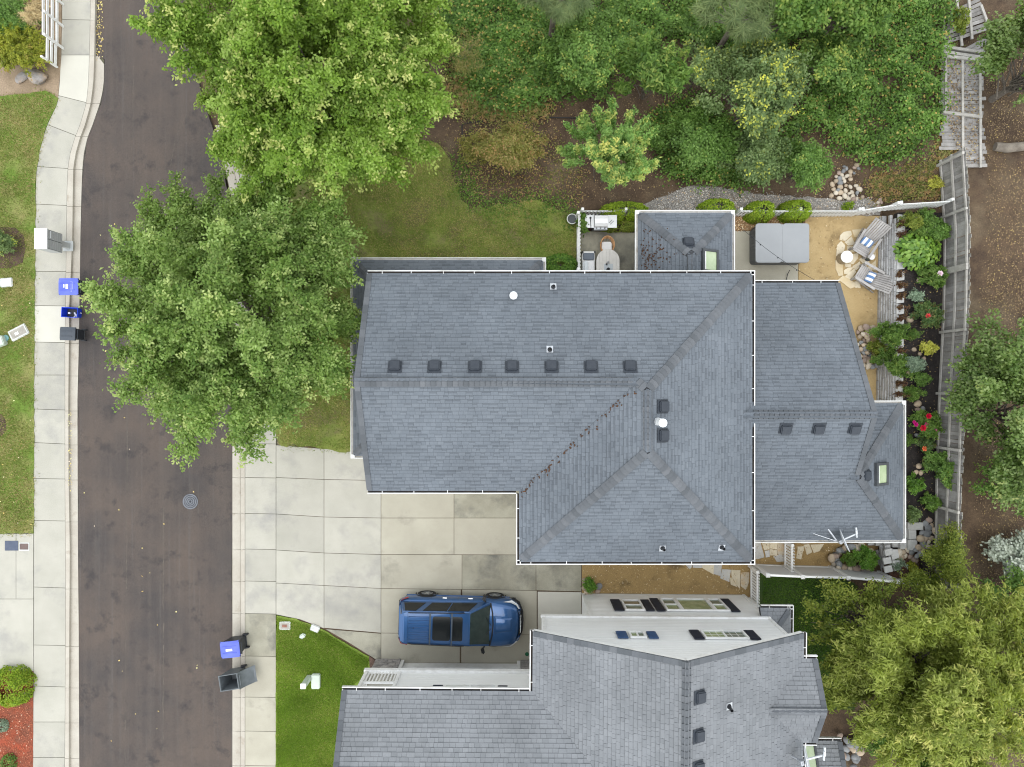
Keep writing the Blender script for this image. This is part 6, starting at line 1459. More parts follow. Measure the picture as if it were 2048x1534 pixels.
# ------------------------------------------------------------------ vegetation
def unit(a): return a/np.maximum(np.linalg.norm(a, axis=-1, keepdims=True), 1e-9)
def leafmesh(name, pos, nrm, ax, L, W, rnd, tip, mt, parent=None, fold=.18):
    nrm = unit(nrm); ax = unit(ax-nrm*(ax*nrm).sum(1, keepdims=True)); side = np.cross(nrm, ax)
    L = np.broadcast_to(np.asarray(L, float), (len(pos),))[:, None]; W = np.broadcast_to(np.asarray(W, float), (len(pos),))[:, None]
    V = np.stack([pos-ax*L*.5, pos+side*W*.5+nrm*W*fold-ax*L*.05, pos+ax*L*.5-nrm*L*.12, pos-side*W*.5+nrm*W*fold-ax*L*.05], 1)
    me = npmesh(name, V, {'rnd': np.clip(rnd, 0, 1), 'tip': np.clip(tip, 0, 1)}, [mt])
    return link(name, me, parent)
def sprays(rng, blobs, origin, n_prim, n_twig, n_leaf, twl, droop=.25, tipamt=.5, lateral=.9, jit=.09, tmin=.35, upb=.2, zmin=-.25, ragged=.22, nup=.9):
    """leaf positions along twigs on limbs that reach for the crown's outline; blobs: (centre xyz, radii xyz, weight)"""
    wts = np.array([b[2] for b in blobs], float); wts /= wts.sum(); bi = rng.choice(len(blobs), n_prim, p=wts)
    C = np.array([tuple(b[0]) for b in blobs])[bi]; RR = np.array([b[1] for b in blobs])[bi]
    k = np.arange(n_prim)+.5; zz = zmin+(1-zmin)*((k*.61803) % 1); zz = np.clip(zz+rng.normal(0, .05, n_prim), -.6, 1); q_ = max(1, int(.16*n_prim)); zz[:q_] = rng.uniform(.8, 1, q_); ph = k*2.39996+rng.normal(0, .25, n_prim)
    dirs = np.stack([np.sqrt(1-zz**2)*np.cos(ph), np.sqrt(1-zz**2)*np.sin(ph), zz], 1)
    rad = 1-ragged+ragged*1.5*rng.random(n_prim)
    inner = (rng.random(n_prim) < .34) & (zz > .1); rad = np.where(inner, rng.uniform(.35, .85, n_prim), rad); dirs[:, 2] = np.where(inner, np.clip(dirs[:, 2]/np.maximum(rad, .3)*.95, 0, 1.05/rad), dirs[:, 2])
    end = C+dirs*RR*rad[:, None]
    o = np.array(origin)[None]+rng.normal(0, .12, (n_prim, 3)); o[:, 2] += rng.uniform(-.3, .9, n_prim)
    ctl = o*.45+end*.55; ctl[:, 2] += .18*np.linalg.norm(end-o, axis=1)
    I = np.repeat(np.arange(n_prim), n_twig); t = rng.uniform(tmin, 1, len(I))**.75; T = t[:, None]
    B = (1-T)**2*o[I]+2*T*(1-T)*ctl[I]+T**2*end[I]; tan = unit(2*(1-T)*(ctl[I]-o[I])+2*T*(end[I]-ctl[I]))
    rd = unit(rng.normal(0, 1, (len(I), 3))); rd -= tan*(rd*tan).sum(1, keepdims=True); rd[:, 2] *= .6
    td = unit(tan+unit(rd)*lateral*rng.random((len(I), 1))*1.3+np.array([0, 0, upb])); tl = twl*rng.uniform(.5, 1.15, len(I))*(1.15-.45*t)
    tone = rng.normal(0, .13, len(I))+rng.normal(0, .10, n_prim)[I]; ttip = (rng.random(len(I)) < tipamt)*rng.uniform(.4, 1, len(I))*np.clip((t-.72)*4, 0, 1)*np.clip((B[:, 2]-C[I][:, 2])/RR[I][:, 2]*1.2+.55, 0, 1)
    J = np.repeat(np.arange(len(I)), n_leaf); s = rng.random(len(J))**.7
    pos = B[J]+td[J]*(tl[J]*s)[:, None]+rng.normal(0, jit, (len(J), 3)); pos[:, 2] -= droop*s*s*tl[J]
    out = unit(pos-C[I[J]]+np.array([0, 0, .3])*RR[I[J]])
    nrm = np.array([0, 0, nup])+.5*out+rng.normal(0, .5, pos.shape); ax = td[J]+rng.normal(0, .6, pos.shape)+np.array([0, 0, -.25])
    rnd = .45+tone[J]+rng.normal(0, .2, len(J)); tip = ttip[J]*np.clip((s-.55)*3, 0, 1)
    return pos, nrm, ax, rnd, tip, (o, ctl, end)
BARK = mat('grey_bark', (.17, .145, .12), (.10, .085, .07), 4, rough=.95, fine=.3, fscale=20)
TWIG = mat('pale_twig', (.30, .27, .23), (.22, .19, .16), 5, rough=.9, fine=.2)
def limbs(o, ctl, end, base, r0, keep, parent, m=None, name='trunk', rl=.05):
    q = MB(); top = Vector(o.mean(0)); b = Vector(base)
    q.tube([b-Vector((0, 0, .15)), b.lerp(top, .3)+Vector((.04, .03, 0)), b.lerp(top, .7), top], [r0*1.25, r0, r0*.85, r0*.6], 9)
    for i in range(0, len(o), max(1, len(o)//keep)):
        a, c, e = Vector(o[i]), Vector(ctl[i]), Vector(end[i])
        pts = [a*(1-t)**2+c*2*t*(1-t)+e*t*t for t in (0, .2, .4, .6, .8, .95)]
        q.tube(pts, [rl*1.4, rl*1.1, rl*.85, rl*.6, rl*.4, rl*.2], 5, cap=False)
    return q.build(name, [m or BARK], parent, smooth=60)
def blob(px, py, z, rx, ry, rz, w=1.0): return (P(px, py, z), (rx, ry, rz), w)
def tree(name, label, cat, blobs, base_xy, z0, n, leaf, mt, seed, r0=.16, group=None, oz=None, twigs=None, fold=.18, **kw):
    rng = np.random.default_rng(seed); n_prim, n_twig, n_leaf = n
    root = thing(name, label, cat, (base_xy[0], base_xy[1], z0), 0, group)
    oz = oz if oz is not None else z0+(blobs[0][0].z-z0)*.45
    pos, nrm, ax, rnd, tip, lim = sprays(rng, blobs, (base_xy[0], base_xy[1], oz), n_prim, n_twig, n_leaf, **kw)
    ok = pos[:, 2] > z0+.05; pos, nrm, ax, rnd, tip = pos[ok], nrm[ok], ax[ok], rnd[ok], tip[ok]
    off = np.array([base_xy[0], base_xy[1], z0])
    L = leaf[0]*rng.uniform(.7, 1.25, len(pos)); W = leaf[1]*rng.uniform(.75, 1.2, len(pos))
    leafmesh('crown', pos-off, nrm, ax, L, W, rnd, tip, mt, root, fold)
    limbs(lim[0]-off, lim[1]-off, lim[2]-off, (0, 0, 0), r0, twigs or 24, root, rl=r0*.22)
    return root
MBRAM = leaf_mat('leaf_bramble', (0.032, 0.071, 0.012), (0.091, 0.171, 0.029), (0.165, 0.250, 0.067), (0.415, 0.305, 0.098))
M1 = leaf_mat('leaf_bright_maple', (.064, .122, .010), (.132, .212, .024), (.225, .310, .078), (.42, .43, .16))
M2 = leaf_mat('leaf_mid_maple', (.058, .112, .017), (.130, .200, .042), (.240, .318, .112), (.36, .41, .16))
MWIL = leaf_mat('leaf_olive_willow', (.085, .115, .014), (.175, .215, .034), (.300, .330, .095), (.44, .43, .14))
MOLV = leaf_mat('leaf_yellow_olive', (.055, .085, .012), (.130, .168, .022), (.225, .250, .050), (.27, .24, .05))
MDARK = leaf_mat('leaf_dark_green', (0.041, 0.085, 0.015), (0.093, 0.170, 0.032), (0.164, 0.253, 0.068), (0.355, 0.368, 0.082))
MGREY = leaf_mat('leaf_grey_green', (0.055, 0.090, 0.029), (0.116, 0.172, 0.060), (0.198, 0.257, 0.112), (0.553, 0.487, 0.066))
MMID = leaf_mat('leaf_fresh_green', (.038, .085, .012), (.082, .150, .024), (.145, .220, .048), (.22, .26, .06))
MSPIKE = leaf_mat('leaf_spiky_green', (.060, .130, .024), (.125, .220, .050), (.200, .310, .095), (.48, .45, .13))
MPINE = leaf_mat('pine_needles', (.034, .058, .016), (.066, .094, .028), (.115, .140, .050), (.24, .16, .08), trans=.1)
MBIRCH = leaf_mat('leaf_glossy_green', (.052, .095, .018), (.112, .170, .045), (.195, .250, .100), (.32, .34, .12), rough=.38)
MLIME = leaf_mat('leaf_clipped_lime', (.075, .135, .008), (.160, .235, .012), (.250, .330, .030), (.30, .34, .04))
MBUSH = leaf_mat('leaf_clipped_green', (.030, .075, .010), (.070, .145, .016), (.125, .215, .035), (.2, .26, .05))
MGOLD = leaf_mat('leaf_golden_spirea', (.085, .110, .010), (.190, .215, .020), (.300, .300, .045), (.30, .20, .06))
MDRY = leaf_mat('leaf_half_dry', (.085, .105, .020), (.165, .175, .050), (.270, .215, .100), (.30, .19, .09))
MBRUSH = leaf_mat('leaf_reddish_brush', (.085, .090, .018), (.175, .180, .042), (.285, .215, .095), (.36, .20, .10))
MSILV = leaf_mat('leaf_silver', (0.144, 0.173, 0.130), (0.245, 0.274, 0.223), (0.346, 0.374, 0.317), (0.360, 0.374, 0.324), trans=.15)
MSAGE = leaf_mat('leaf_sage', (.075, .115, .075), (.130, .180, .120), (.200, .250, .175), (.22, .26, .18), trans=.2)
MRED = leaf_mat('leaf_rusty_red', (.035, .016, .010), (.085, .040, .020), (.120, .085, .030), (.12, .10, .03))
MROSE = leaf_mat('leaf_rose', (.028, .060, .018), (.060, .105, .030), (.110, .150, .045), (.20, .10, .05))
MFERN = leaf_mat('leaf_fern', (.045, .110, .014), (.090, .185, .022), (.150, .255, .045), (.18, .27, .05))
MYEL = leaf_mat('leaf_yellow', (.20, .22, .03), (.34, .34, .06), (.46, .45, .12), (.45, .4, .1))
MGRASS = leaf_mat('grass_blade', (.070, .125, .008), (.125, .200, .018), (.190, .250, .040), (.30, .26, .10), trans=.3, rough=.7)
MGRASSD = leaf_mat('dry_grass_blade', (.070, .115, .014), (.130, .175, .030), (.210, .220, .065), (.30, .24, .11), trans=.25, rough=.8)
MGRASSW = leaf_mat('west_grass_blade', (.075, .108, .016), (.135, .162, .036), (.220, .205, .075), (.32, .25, .13), trans=.25, rough=.8)
MLITTER = leaf_mat('fallen_leaf', (.055, .038, .024), (.125, .085, .048), (.26, .19, .11), (.33, .25, .10), trans=.1, rough=.8)
MSTRAW = leaf_mat('straw', (.20, .145, .07), (.32, .25, .13), (.42, .34, .19), (.42, .34, .19), trans=.1, rough=.8)

# the two street trees
b1 = [blob(632, 215, 5.6, 4.55, 3.35, 3.4, 1.0), blob(520, 320, 4.6, 1.9, 1.7, 2.0, .16), blob(800, 190, 5.4, 1.9, 2.5, 2.5, .30), blob(690, 335, 4.8, 2.0, 1.5, 2.0, .2), blob(795, 300, 4.8, 1.5, 1.2, 1.8, .2), blob(460, 40, 6.2, 3.0, 3.0, 3.2, .5), blob(765, 40, 6.0, 2.0, 2.6, 2.8, .3), blob(590, 80, 7.2, 3.0, 2.8, 2.3, .5)]
c = P(610, 140, 5.5)
tree('maple_tree', 'largest tree, a bright green maple overhanging the street and north lawn', 'tree', b1, (c.x, c.y), .03, (185, 42, 35), (.116, .066), M1, 101, r0=.26, oz=2.6, twl=1.05, droop=.5, tipamt=.24, lateral=1.15, jit=.075, ragged=.22, tmin=.45)
b2 = [blob(462, 640, 5.2, 4.4, 4.7, 3.6, 1.0), blob(580, 470, 5.0, 2.0, 1.9, 2.4, .25), blob(605, 690, 4.8, 2.1, 2.5, 2.2, .28), blob(420, 815, 4.6, 2.3, 2.1, 2.2, .3), blob(345, 500, 5, 1.9, 1.9, 2, .15), blob(480, 620, 6.8, 2.4, 2.4, 1.8, .35)]
c = P(440, 640, 5.5)
tree('maple_tree', 'big green tree between the street and the gabled end of the house', 'tree', b2, (c.x+.6, c.y), .03, (175, 42, 33), (.113, .064), M2, 102, r0=.24, oz=2.4, twl=1.1, droop=.4, tipamt=.2, lateral=1.15, jit=.075, ragged=.22, tmin=.45)
# small trees and shrubs on the wild north side
def at(px, py, z): p = P(px, py, z); return (p.x, p.y)
tree('young_tree', 'light green young tree with yellow shoot tips by the grill fence', 'tree', [blob(1215, 322, 2.4, 1.75, 1.75, 2.1)], at(1218, 330, 2.2), 0, (95, 9, 34), (.135, .05), MSPIKE, 103, r0=.06, oz=.9, twl=.62, droop=.0, tipamt=.5, lateral=.35, jit=.055, tmin=.5, upb=.55, ragged=.2, zmin=0)
tree('leafy_shrub', 'yellowish green shrub with lance leaves in the middle of the bare dirt', 'shrub', [blob(1300, 155, 1.9, 1.2, 1.3, 1.5)], at(1300, 160, 1.8), 0, (46, 12, 20), (.20, .07), MMID, 104, r0=.06, oz=.5, twl=.5, droop=.1, tipamt=.2, zmin=-.1)
tree('leafy_shrub', 'tall grey green shrub flecked with yellow leaves, right of the bare dirt', 'shrub', [blob(1490, 205, 2.2, 1.9, 2.1, 1.9), blob(1545, 150, 2.4, 1.2, 1.3, 1.4, .4)], at(1500, 215, 2.2), 0, (80, 16, 22), (.12, .075), MGREY, 105, r0=.1, oz=.8, twl=.6, droop=.1, tipamt=.3, zmin=-.1)
tree('leafy_shrub', 'dark green shrub with a few yellow sprigs above the hose', 'shrub', [blob(1155, 130, 1.7, 1.45, 1.35, 1.4)], at(1155, 135, 1.6), 0, (60, 14, 20), (.115, .075), MDARK, 106, r0=.06, oz=.5, twl=.5, tipamt=.16, zmin=-.1)
tree('leafy_shrub', 'small loose green shrub between the lance leaved shrub and the grey green one', 'shrub', [blob(1395, 145, 1.5, .75, .9, 1.1)], at(1395, 150, 1.4), 0, (26, 11, 16), (.12, .075), MGREY, 107, r0=.04, oz=.4, twl=.42, zmin=-.1)
tree('broadleaf_tree', 'bright green tree cut by the top picture edge beside the pine', 'tree', [blob(1565, 20, 3.2, 1.5, 1.5, 1.6)], at(1565, 20, 3.0), .2, (50, 14, 22), (.15, .09), MMID, 108, r0=.09, oz=1.5, twl=.6, tipamt=.25)
tree('broadleaf_tree', 'yellow green tree at the top edge left of the fallen fence', 'tree', [blob(1690, 30, 2.6, 1.7, 1.1, 1.3)], at(1690, 30, 2.4), .4, (44, 14, 20), (.14, .09), MMID, 109, r0=.08, oz=1.2, twl=.6, tipamt=.3)
tree('leafy_shrub', 'dark shadowy shrub under the top edge trees', 'shrub', [blob(1650, 140, 1.6, 1.3, 1.1, 1.1)], at(1650, 140, 1.5), .4, (40, 12, 18), (.12, .08), MDARK, 110, r0=.05, oz=.8, twl=.5, zmin=-.1)
tree('leafy_shrub', 'dense dark shrub directly right of the spiky young tree', 'shrub', [blob(1390, 290, 1.0, 1.7, 1.25, .9)], at(1390, 290, .9), 0, (60, 13, 18), (.11, .07), MDARK, 111, r0=.05, oz=.3, twl=.45, tipamt=.05, zmin=-.1)
tree('leafy_shrub', 'wide grey green shrub above the gravel path', 'shrub', [blob(1500, 325, 1.1, 1.5, 1.1, 1.0)], at(1500, 325, 1.0), 0, (60, 13, 18), (.11, .07), MGREY, 112, r0=.05, oz=.3, twl=.45, tipamt=.12, zmin=-.1)
tree('leafy_shrub', 'rounded dull green shrub left of the pale stone pile', 'shrub', [blob(1600, 340, 1.2, .95, .9, 1.0)], at(1600, 340, 1.1), .0, (50, 13, 18), (.11, .065), MDARK, 113, r0=.05, oz=.3, twl=.45, tipamt=.06, zmin=-.1)
tree('leafy_shrub', 'half dry brown and green shrub in the bare dirt patch', 'shrub', [blob(1010, 305, .9, 1.7, 1.0, 1.0)], at(1010, 305, .8), 0, (80, 13, 16), (.09, .055), MBRUSH, 114, r0=.04, oz=.15, twl=.4, tipamt=.5, zmin=-.05, tmin=.25)
tree('leafy_shrub', 'thin dry shrub of straw coloured stems beside the largest maple', 'shrub', [blob(930, 120, .8, .75, 1.2, .7)], at(930, 120, .7), 0, (26, 8, 9), (.12, .02), MDRY, 115, r0=.03, oz=.15, twl=.45, zmin=0)
# pines with long needle tufts
def pine(label, px, py, z, rr, seed, z0=0):
    rng = np.random.default_rng(seed); root = thing('pine_tree', label, 'tree', (*at(px, py, z), z0)); off = np.array([root.location.x, root.location.y, z0])
    n = 46; k = np.arange(n)+.5; zz = (k*.618) % 1; ph = k*2.39996
    d = np.stack([np.sqrt(1-zz**2)*np.cos(ph), np.sqrt(1-zz**2)*np.sin(ph), zz*.9], 1); c_ = np.array([0, 0, z-z0])
    tipp = c_+d*rr*rng.uniform(.5, 1.05, (n, 1)); m_ = 130
    J = np.repeat(np.arange(n), m_); dv = unit(unit(d[J])*.65+rng.normal(0, .62, (len(J), 3))+np.array([0, 0, .15])); L = rng.uniform(.30, .52, len(J))
    back = rng.random(len(J))*.3
    pos = tipp[J]+dv*(L*.5)[:, None]-d[J]*back[:, None]
    leafmesh('crown', pos, np.array([0, 0, 1.0])+rng.normal(0, .3, pos.shape), dv, L, .020, .45+rng.normal(0, .2, len(J))+rng.normal(0, .1, n)[J], (L < .27)*.5, MPINE, root, 0)
    q = MB().tube([(0, 0, 0), (0, 0, z-z0), (.05, 0, z-z0+rr*.7)], [.13, .1, .03], 8)
    for i in range(0, n, 2): q.tube([(0, 0, z-z0-.2+.4*zz[i]), tuple(tipp[i])], [.03, .012], 5)
    q.build('trunk', [BARK], root)
pine('long needled pine at the top edge above the lance leaved shrub', 1470, 45, 3.4, 1.5, 120)
pine('long needled pine at the top edge beside the bramble thicket', 1110, 5, 3.2, 1.4, 121)
# far side of the fence and the corner trees
tree('birch_tree', 'small leaved green tree beyond the fence opposite the low wing', 'tree', [blob(2035, 830, 3.8, 1.75, 3.0, 2.2), blob(2010, 720, 3.6, 1.6, 1.6, 1.6, .35), blob(1985, 940, 3.4, 1.0, 1.3, 1.4, .25), blob(2045, 840, 5.0, 1.5, 2.4, 1.2, .5)], at(2040, 830, 3.6), 1.0, (135, 20, 20), (.12, .085), MBIRCH, 130, r0=.13, oz=2.0, twl=.85, droop=.3, tipamt=.2, ragged=.3)
tree('birch_tree', 'green tree in the top corner above the fallen log', 'tree', [blob(2062, 150, 3.4, 1.5, 2.5, 2.0)], at(2066, 150, 3.3), 1.0, (70, 15, 18), (.13, .09), MBIRCH, 131, r0=.12, oz=2.0, twl=.8, droop=.3, tipamt=.2, ragged=.3)
tree('leafy_shrub', 'dark green shrub below the small leaved tree beyond the fence', 'shrub', [blob(2045, 985, 2.2, 1.5, 1.4, 1.2)], at(2045, 985, 2.1), 1.0, (50, 12, 16), (.11, .07), MDARK, 132, r0=.05, oz=1.3, twl=.5, zmin=-.2)
tree('silver_shrub', 'silvery white shrub on the dirt beyond the fence', 'shrub', [blob(2030, 1120, 1.7, 1.0, .95, .6)], at(2030, 1120, 1.6), 1.0, (34, 10, 16), (.13, .09), MSILV, 133, r0=.03, oz=1.1, twl=.4, zmin=0)
tree('leafy_shrub', 'dark green shrub at the edge below the silvery one', 'shrub', [blob(2040, 1225, 2.4, 1.3, 1.5, 1.3)], at(2040, 1225, 2.3), 1.0, (50, 12, 18), (.12, .07), MDARK, 134, r0=.05, oz=1.4, twl=.5, zmin=-.2)
tree('olive_tree', 'yellow olive tree with bare grey twigs beside the small dark lawn', 'tree', [blob(1735, 1255, 2.6, 2.1, 1.8, 1.5), blob(1665, 1300, 2.4, 1.0, 1.1, 1.0, .25)], at(1745, 1260, 2.5), .05, (80, 11, 16), (.115, .06), MOLV, 135, r0=.1, oz=.8, twl=.65, tipamt=.2, zmin=-.1, twigs=80, ragged=.3)
tree('conifer_shrub', 'feathery green shrub rising against the south end of the board fence', 'shrub', [blob(1882, 1125, 1.9, .55, .7, 1.0), blob(1890, 1085, 2.2, .3, .7, .8, .4), blob(1835, 1172, 1.7, .9, .5, .8, .6)], at(1875, 1140, 1.7), .6, (60, 11, 20), (.11, .035), MOLV, 136, r0=.05, oz=.9, twl=.6, tipamt=.1, zmin=0, upb=.4)
tree('willow_tree', 'broad yellow green willow filling the lower corner beside the white house', 'tree', [blob(1870, 1370, 4.4, 3.2, 2.5, 2.6), blob(1970, 1290, 4.2, 1.9, 2.0, 2.0, .4), blob(1760, 1420, 4.0, 1.7, 1.7, 1.8, .35), blob(1900, 1480, 4.2, 2.5, 1.5, 1.9, .4), blob(1890, 1360, 6.0, 2.2, 2.0, 1.2, .5), blob(1705, 1400, 3.6, 1.3, 1.7, 1.5, .25)], at(1870, 1370, 4.3), .2, (210, 24, 26), (.19, .046), MWIL, 137, r0=.2, oz=2.0, twl=.95, droop=.5, tipamt=.3, jit=.08, twigs=70, ragged=.25)
tree('leafy_shrub', 'green shrub beneath the willow at the bottom edge', 'shrub', [blob(1815, 1515, 2.0, 1.4, 1.0, 1.0)], at(1815, 1515, 1.9), .2, (40, 12, 16), (.12, .06), MMID, 138, r0=.05, oz=.7, twl=.5)
tree('leafy_shrub', 'dark green shrub in the bottom corner right of the willow', 'shrub', [blob(2040, 1430, 2.4, 1.2, 2.0, 1.3)], at(2045, 1430, 2.3), .8, (50, 12, 16), (.12, .06), MDARK, 139, r0=.05, oz=1.3, twl=.5)

# brambles and rough ground cover: masses nobody could count
def thicket(name, label, poly, n, hmax, leaf, mt, seed, z0=None, dry=.05):
    rng = np.random.default_rng(seed); q = sample_poly(rng, [P2(a, b, .4) for a, b in poly], n)+rng.normal(0, .22, (n, 2)); x, y = q[:, 0], q[:, 1]
    f = sum(np.sin(x*a+b+1.3*np.sin(y*c_+d))*np.sin(y*e+g_) for a, b, c_, d, e, g_ in rng.uniform(.9, 4.2, (6, 6)))/6
    hgt = hmax*np.clip(.55+.9*f, .12, 1.2); base = np.array([zf(a, b) for a, b in q])
    kp = (rng.random(n) < np.clip(1.05+4*(f+.12), .42, 1)) | (n < 12000); x, y, hgt, base, f = x[kp], y[kp], hgt[kp], base[kp], f[kp]; n = len(x)
    z = base+hgt*(1-np.abs(rng.normal(0, .28, n))); z = np.maximum(z, base+.02)
    clump = np.sin(x*9+3*np.sin(y*7))*np.sin(y*8+2*np.sin(x*6))
    nrm = np.array([0, 0, 1.0])+rng.normal(0, .42, (n, 3)); ax = rng.normal(0, 1, (n, 3))*np.array([1, 1, .3])
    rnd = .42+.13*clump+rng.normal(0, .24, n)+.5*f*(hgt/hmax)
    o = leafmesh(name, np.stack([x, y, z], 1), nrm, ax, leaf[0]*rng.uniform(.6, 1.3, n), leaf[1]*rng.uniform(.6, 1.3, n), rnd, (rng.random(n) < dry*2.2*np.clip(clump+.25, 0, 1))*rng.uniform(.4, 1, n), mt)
    o['label'] = label; return stuff(o)
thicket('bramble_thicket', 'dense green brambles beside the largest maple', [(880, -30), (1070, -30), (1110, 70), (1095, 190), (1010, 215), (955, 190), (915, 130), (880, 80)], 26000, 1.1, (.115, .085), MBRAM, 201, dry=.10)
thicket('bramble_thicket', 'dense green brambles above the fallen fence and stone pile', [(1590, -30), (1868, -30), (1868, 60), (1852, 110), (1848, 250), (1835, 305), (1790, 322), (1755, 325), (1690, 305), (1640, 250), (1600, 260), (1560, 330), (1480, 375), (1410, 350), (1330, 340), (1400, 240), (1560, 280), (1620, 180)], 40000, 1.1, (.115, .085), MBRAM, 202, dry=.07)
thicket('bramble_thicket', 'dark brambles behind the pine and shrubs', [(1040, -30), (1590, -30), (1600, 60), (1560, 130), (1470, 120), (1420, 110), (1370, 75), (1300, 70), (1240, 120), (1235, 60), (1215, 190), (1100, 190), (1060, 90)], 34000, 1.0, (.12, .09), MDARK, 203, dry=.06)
thicket('dry_brush', 'brown and yellow brush along the dirt edge', [(900, 110), (985, 160), (1060, 195), (1110, 200), (1080, 235), (1000, 235), (930, 225), (885, 190)], 8500, .35, (.09, .055), MDRY, 204, dry=.35)
thicket('dry_brush', 'straw and leaf litter brush beside the fallen panel', [(1868, 85), (1890, 85), (1888, 330), (1876, 400), (1800, 405), (1745, 375), (1760, 345), (1850, 335), (1870, 250)], 7500, .14, (.09, .05), MDRY, 205, dry=.5)
thicket('dry_brush', 'sparse weeds around the half dry shrub', [(930, 255), (1110, 260), (1180, 330), (1150, 415), (1060, 400), (960, 400), (920, 330)], 2600, .12, (.08, .05), MDRY, 206, dry=.4)
thicket('weedy_growth', 'low green weeds fringing the north lawn and dirt', [(905, 300), (945, 330), (960, 395), (1060, 385), (1150, 400), (1155, 450), (1040, 430), (940, 440), (905, 380)], 2600, .14, (.09, .06), MMID, 207, dry=.1)
thicket('bramble_thicket', 'dark green brambles around the shrub right of the young tree', [(1290, 235), (1360, 195), (1430, 190), (1470, 270), (1480, 350), (1400, 360), (1330, 345)], 7000, .7, (.11, .08), MBRAM, 208, dry=.06)

# clipped and rounded shrubs
def clipped(label, px, py, z, rx, ry, h, n, mt, seed, leaf=(.065, .045), name='clipped_shrub', power=.62, z0=0.0, rz=0.0, cat='shrub'):
    rng = np.random.default_rng(seed); root = thing(name, label, cat, (*at(px, py, z0+h*.8), z0), rz)
    d = unit(rng.normal(0, 1, (n, 3))); d[:, 2] = np.abs(d[:, 2])*1.0-.05; sgn = np.sign(d); e = sgn*np.abs(d)**power
    e = e/np.maximum(np.max(np.abs(e), 1, keepdims=True), .001)*np.linalg.norm(d, axis=1, keepdims=True)*np.clip(.62+.38*np.linalg.norm(d, axis=1, keepdims=True), 0, 1) if power < .5 else unit(e)*1.0
    lump = 1+.05*np.sin(d[:, 0]*9+seed)*np.sin(d[:, 1]*8)+rng.normal(0, .03, n)-np.abs(rng.normal(0, .06, n))
    pos = e*np.array([rx, ry, h])*lump[:, None]; pos[:, 2] = np.maximum(pos[:, 2], .03)
    nrm = d+np.array([0, 0, .6])+rng.normal(0, .45, (n, 3)); ax = rng.normal(0, 1, (n, 3))
    leafmesh('foliage', pos, nrm, ax, leaf[0]*rng.uniform(.7, 1.3, n), leaf[1]*rng.uniform(.7, 1.3, n), .48+rng.normal(0, .24, n), (rng.random(n) < .05)*.8, mt, root)
    MB().tube([(0, 0, 0), (0, 0, h*.6)], [.05, .03], 6).build('stem', [BARK], root); return root
clipped('long clipped yellow green hedge behind the grill', 1252, 418, 0, 1.05, .44, 1.1, 6200, MLIME, 301, name='clipped_hedge', cat='hedge')
clipped('low dark clipped hedge between grill and small hipped roof', 1238, 449, 0, .95, .26, .55, 3600, MOLV, 302, name='clipped_hedge', cat='hedge')
clipped('round clipped bush with glossy green leaves beside the table patio', 1122, 528, 0, .76, .52, .95, 4200, MBUSH, 303, (.085, .06))
clipped('clipped yellow green shrub nearest the small hipped roof', 1441, 411, 0, .80, .42, 1.2, 4600, MLIME, 304); clipped('middle clipped yellow green shrub of the three at the picket fence', 1529, 417, 0, .64, .46, 1.2, 4000, MLIME, 305); clipped('clipped yellow green shrub nearest the stone pile', 1601, 416, 0, .68, .48, 1.2, 4200, MLIME, 306)
clipped('rounded golden green bush in the red mulch', 8, 1383, 0, .85, .85, .9, 5200, MLIME, 307, (.075, .05))
clipped('small grey green cushion plant at the edge of the red mulch', -2, 1455, 0, .28, .28, .3, 700, MSAGE, 308, name='cushion_plant', cat='plant'); clipped('dark green tuft at the bottom of the red mulch', 10, 1530, 0, .32, .34, .4, 800, MDARK, 309, name='cushion_plant', cat='plant')
def plant(label, px, py, z0, r_, h, n, leaf, mt, seed, name='garden_plant', cat='plant', tipamt=.2, droop=.2, up_=.3, group=None, ry=None):
    return tree(name, label, cat, [(P(px, py, z0+h*.5), (r_, ry or r_, h*.62), 1.0)], at(px, py, z0+h*.4), z0, n, leaf, mt, seed, r0=.012, oz=z0+.05, twl=r_*.45, droop=droop, tipamt=tipamt, jit=.035, zmin=0, upb=up_, group=group, twigs=10, tmin=.2, ragged=.25)
plant('golden green spirea mound spreading beside the white rail fence', 42, 108, 0, 1.25, .8, (60, 10, 18), (.10, .045), MGOLD, 310, 'spirea_shrub', 'shrub', ry=.95); plant('dark green creeping juniper under the white rail fence', 30, 55, 0, 1.2, .4, (40, 10, 14), (.10, .03), MDARK, 311, 'juniper_shrub', 'shrub', ry=.55)
plant('tan dry grass clump behind the white rail fence', 65, 30, 0, .75, .4, (34, 9, 14), (.16, .018), MSTRAW, 312, 'dry_grass_clump', 'grass clump'); plant('green shrub in the top corner behind the rail fence', 18, 12, 0, .9, .6, (40, 10, 14), (.09, .05), MDARK, 313, 'leafy_shrub', 'shrub')
plant('grey green shrub in the brown bark bed on the west lawn', 8, 490, 0, .55, .6, (34, 9, 14), (.08, .045), MGREY, 314, 'leafy_shrub', 'shrub')
T = TERR
plant('yellowish green feathery shrub at the top of the terrace bed', 1822, 446, T, .42, .6, (34, 9, 14), (.07, .03), MOLV, 320); plant('blue green feathery shrub beside the picket fence on the terrace', 1846, 436, T, .34, .5, (28, 8, 12), (.07, .03), MDARK, 321); plant('dark green rhododendron against the board fence', 1872, 463, T, .42, .6, (34, 9, 14), (.12, .05), MDARK, 322, tipamt=.12)
plant('green shrub squeezed between the feathery shrubs and the large leafed one', 1842, 462, T, .42, .5, (30, 9, 14), (.08, .035), MMID, 323)
plant('green peony bush with one pale pink bloom beside the fence', 1862, 556, T, .46, .6, (34, 9, 12), (.15, .05), MMID, 324); plant('small sage green plant alone in the black mulch', 1829, 593, T, .24, .25, (20, 7, 8), (.08, .045), MSAGE, 325)
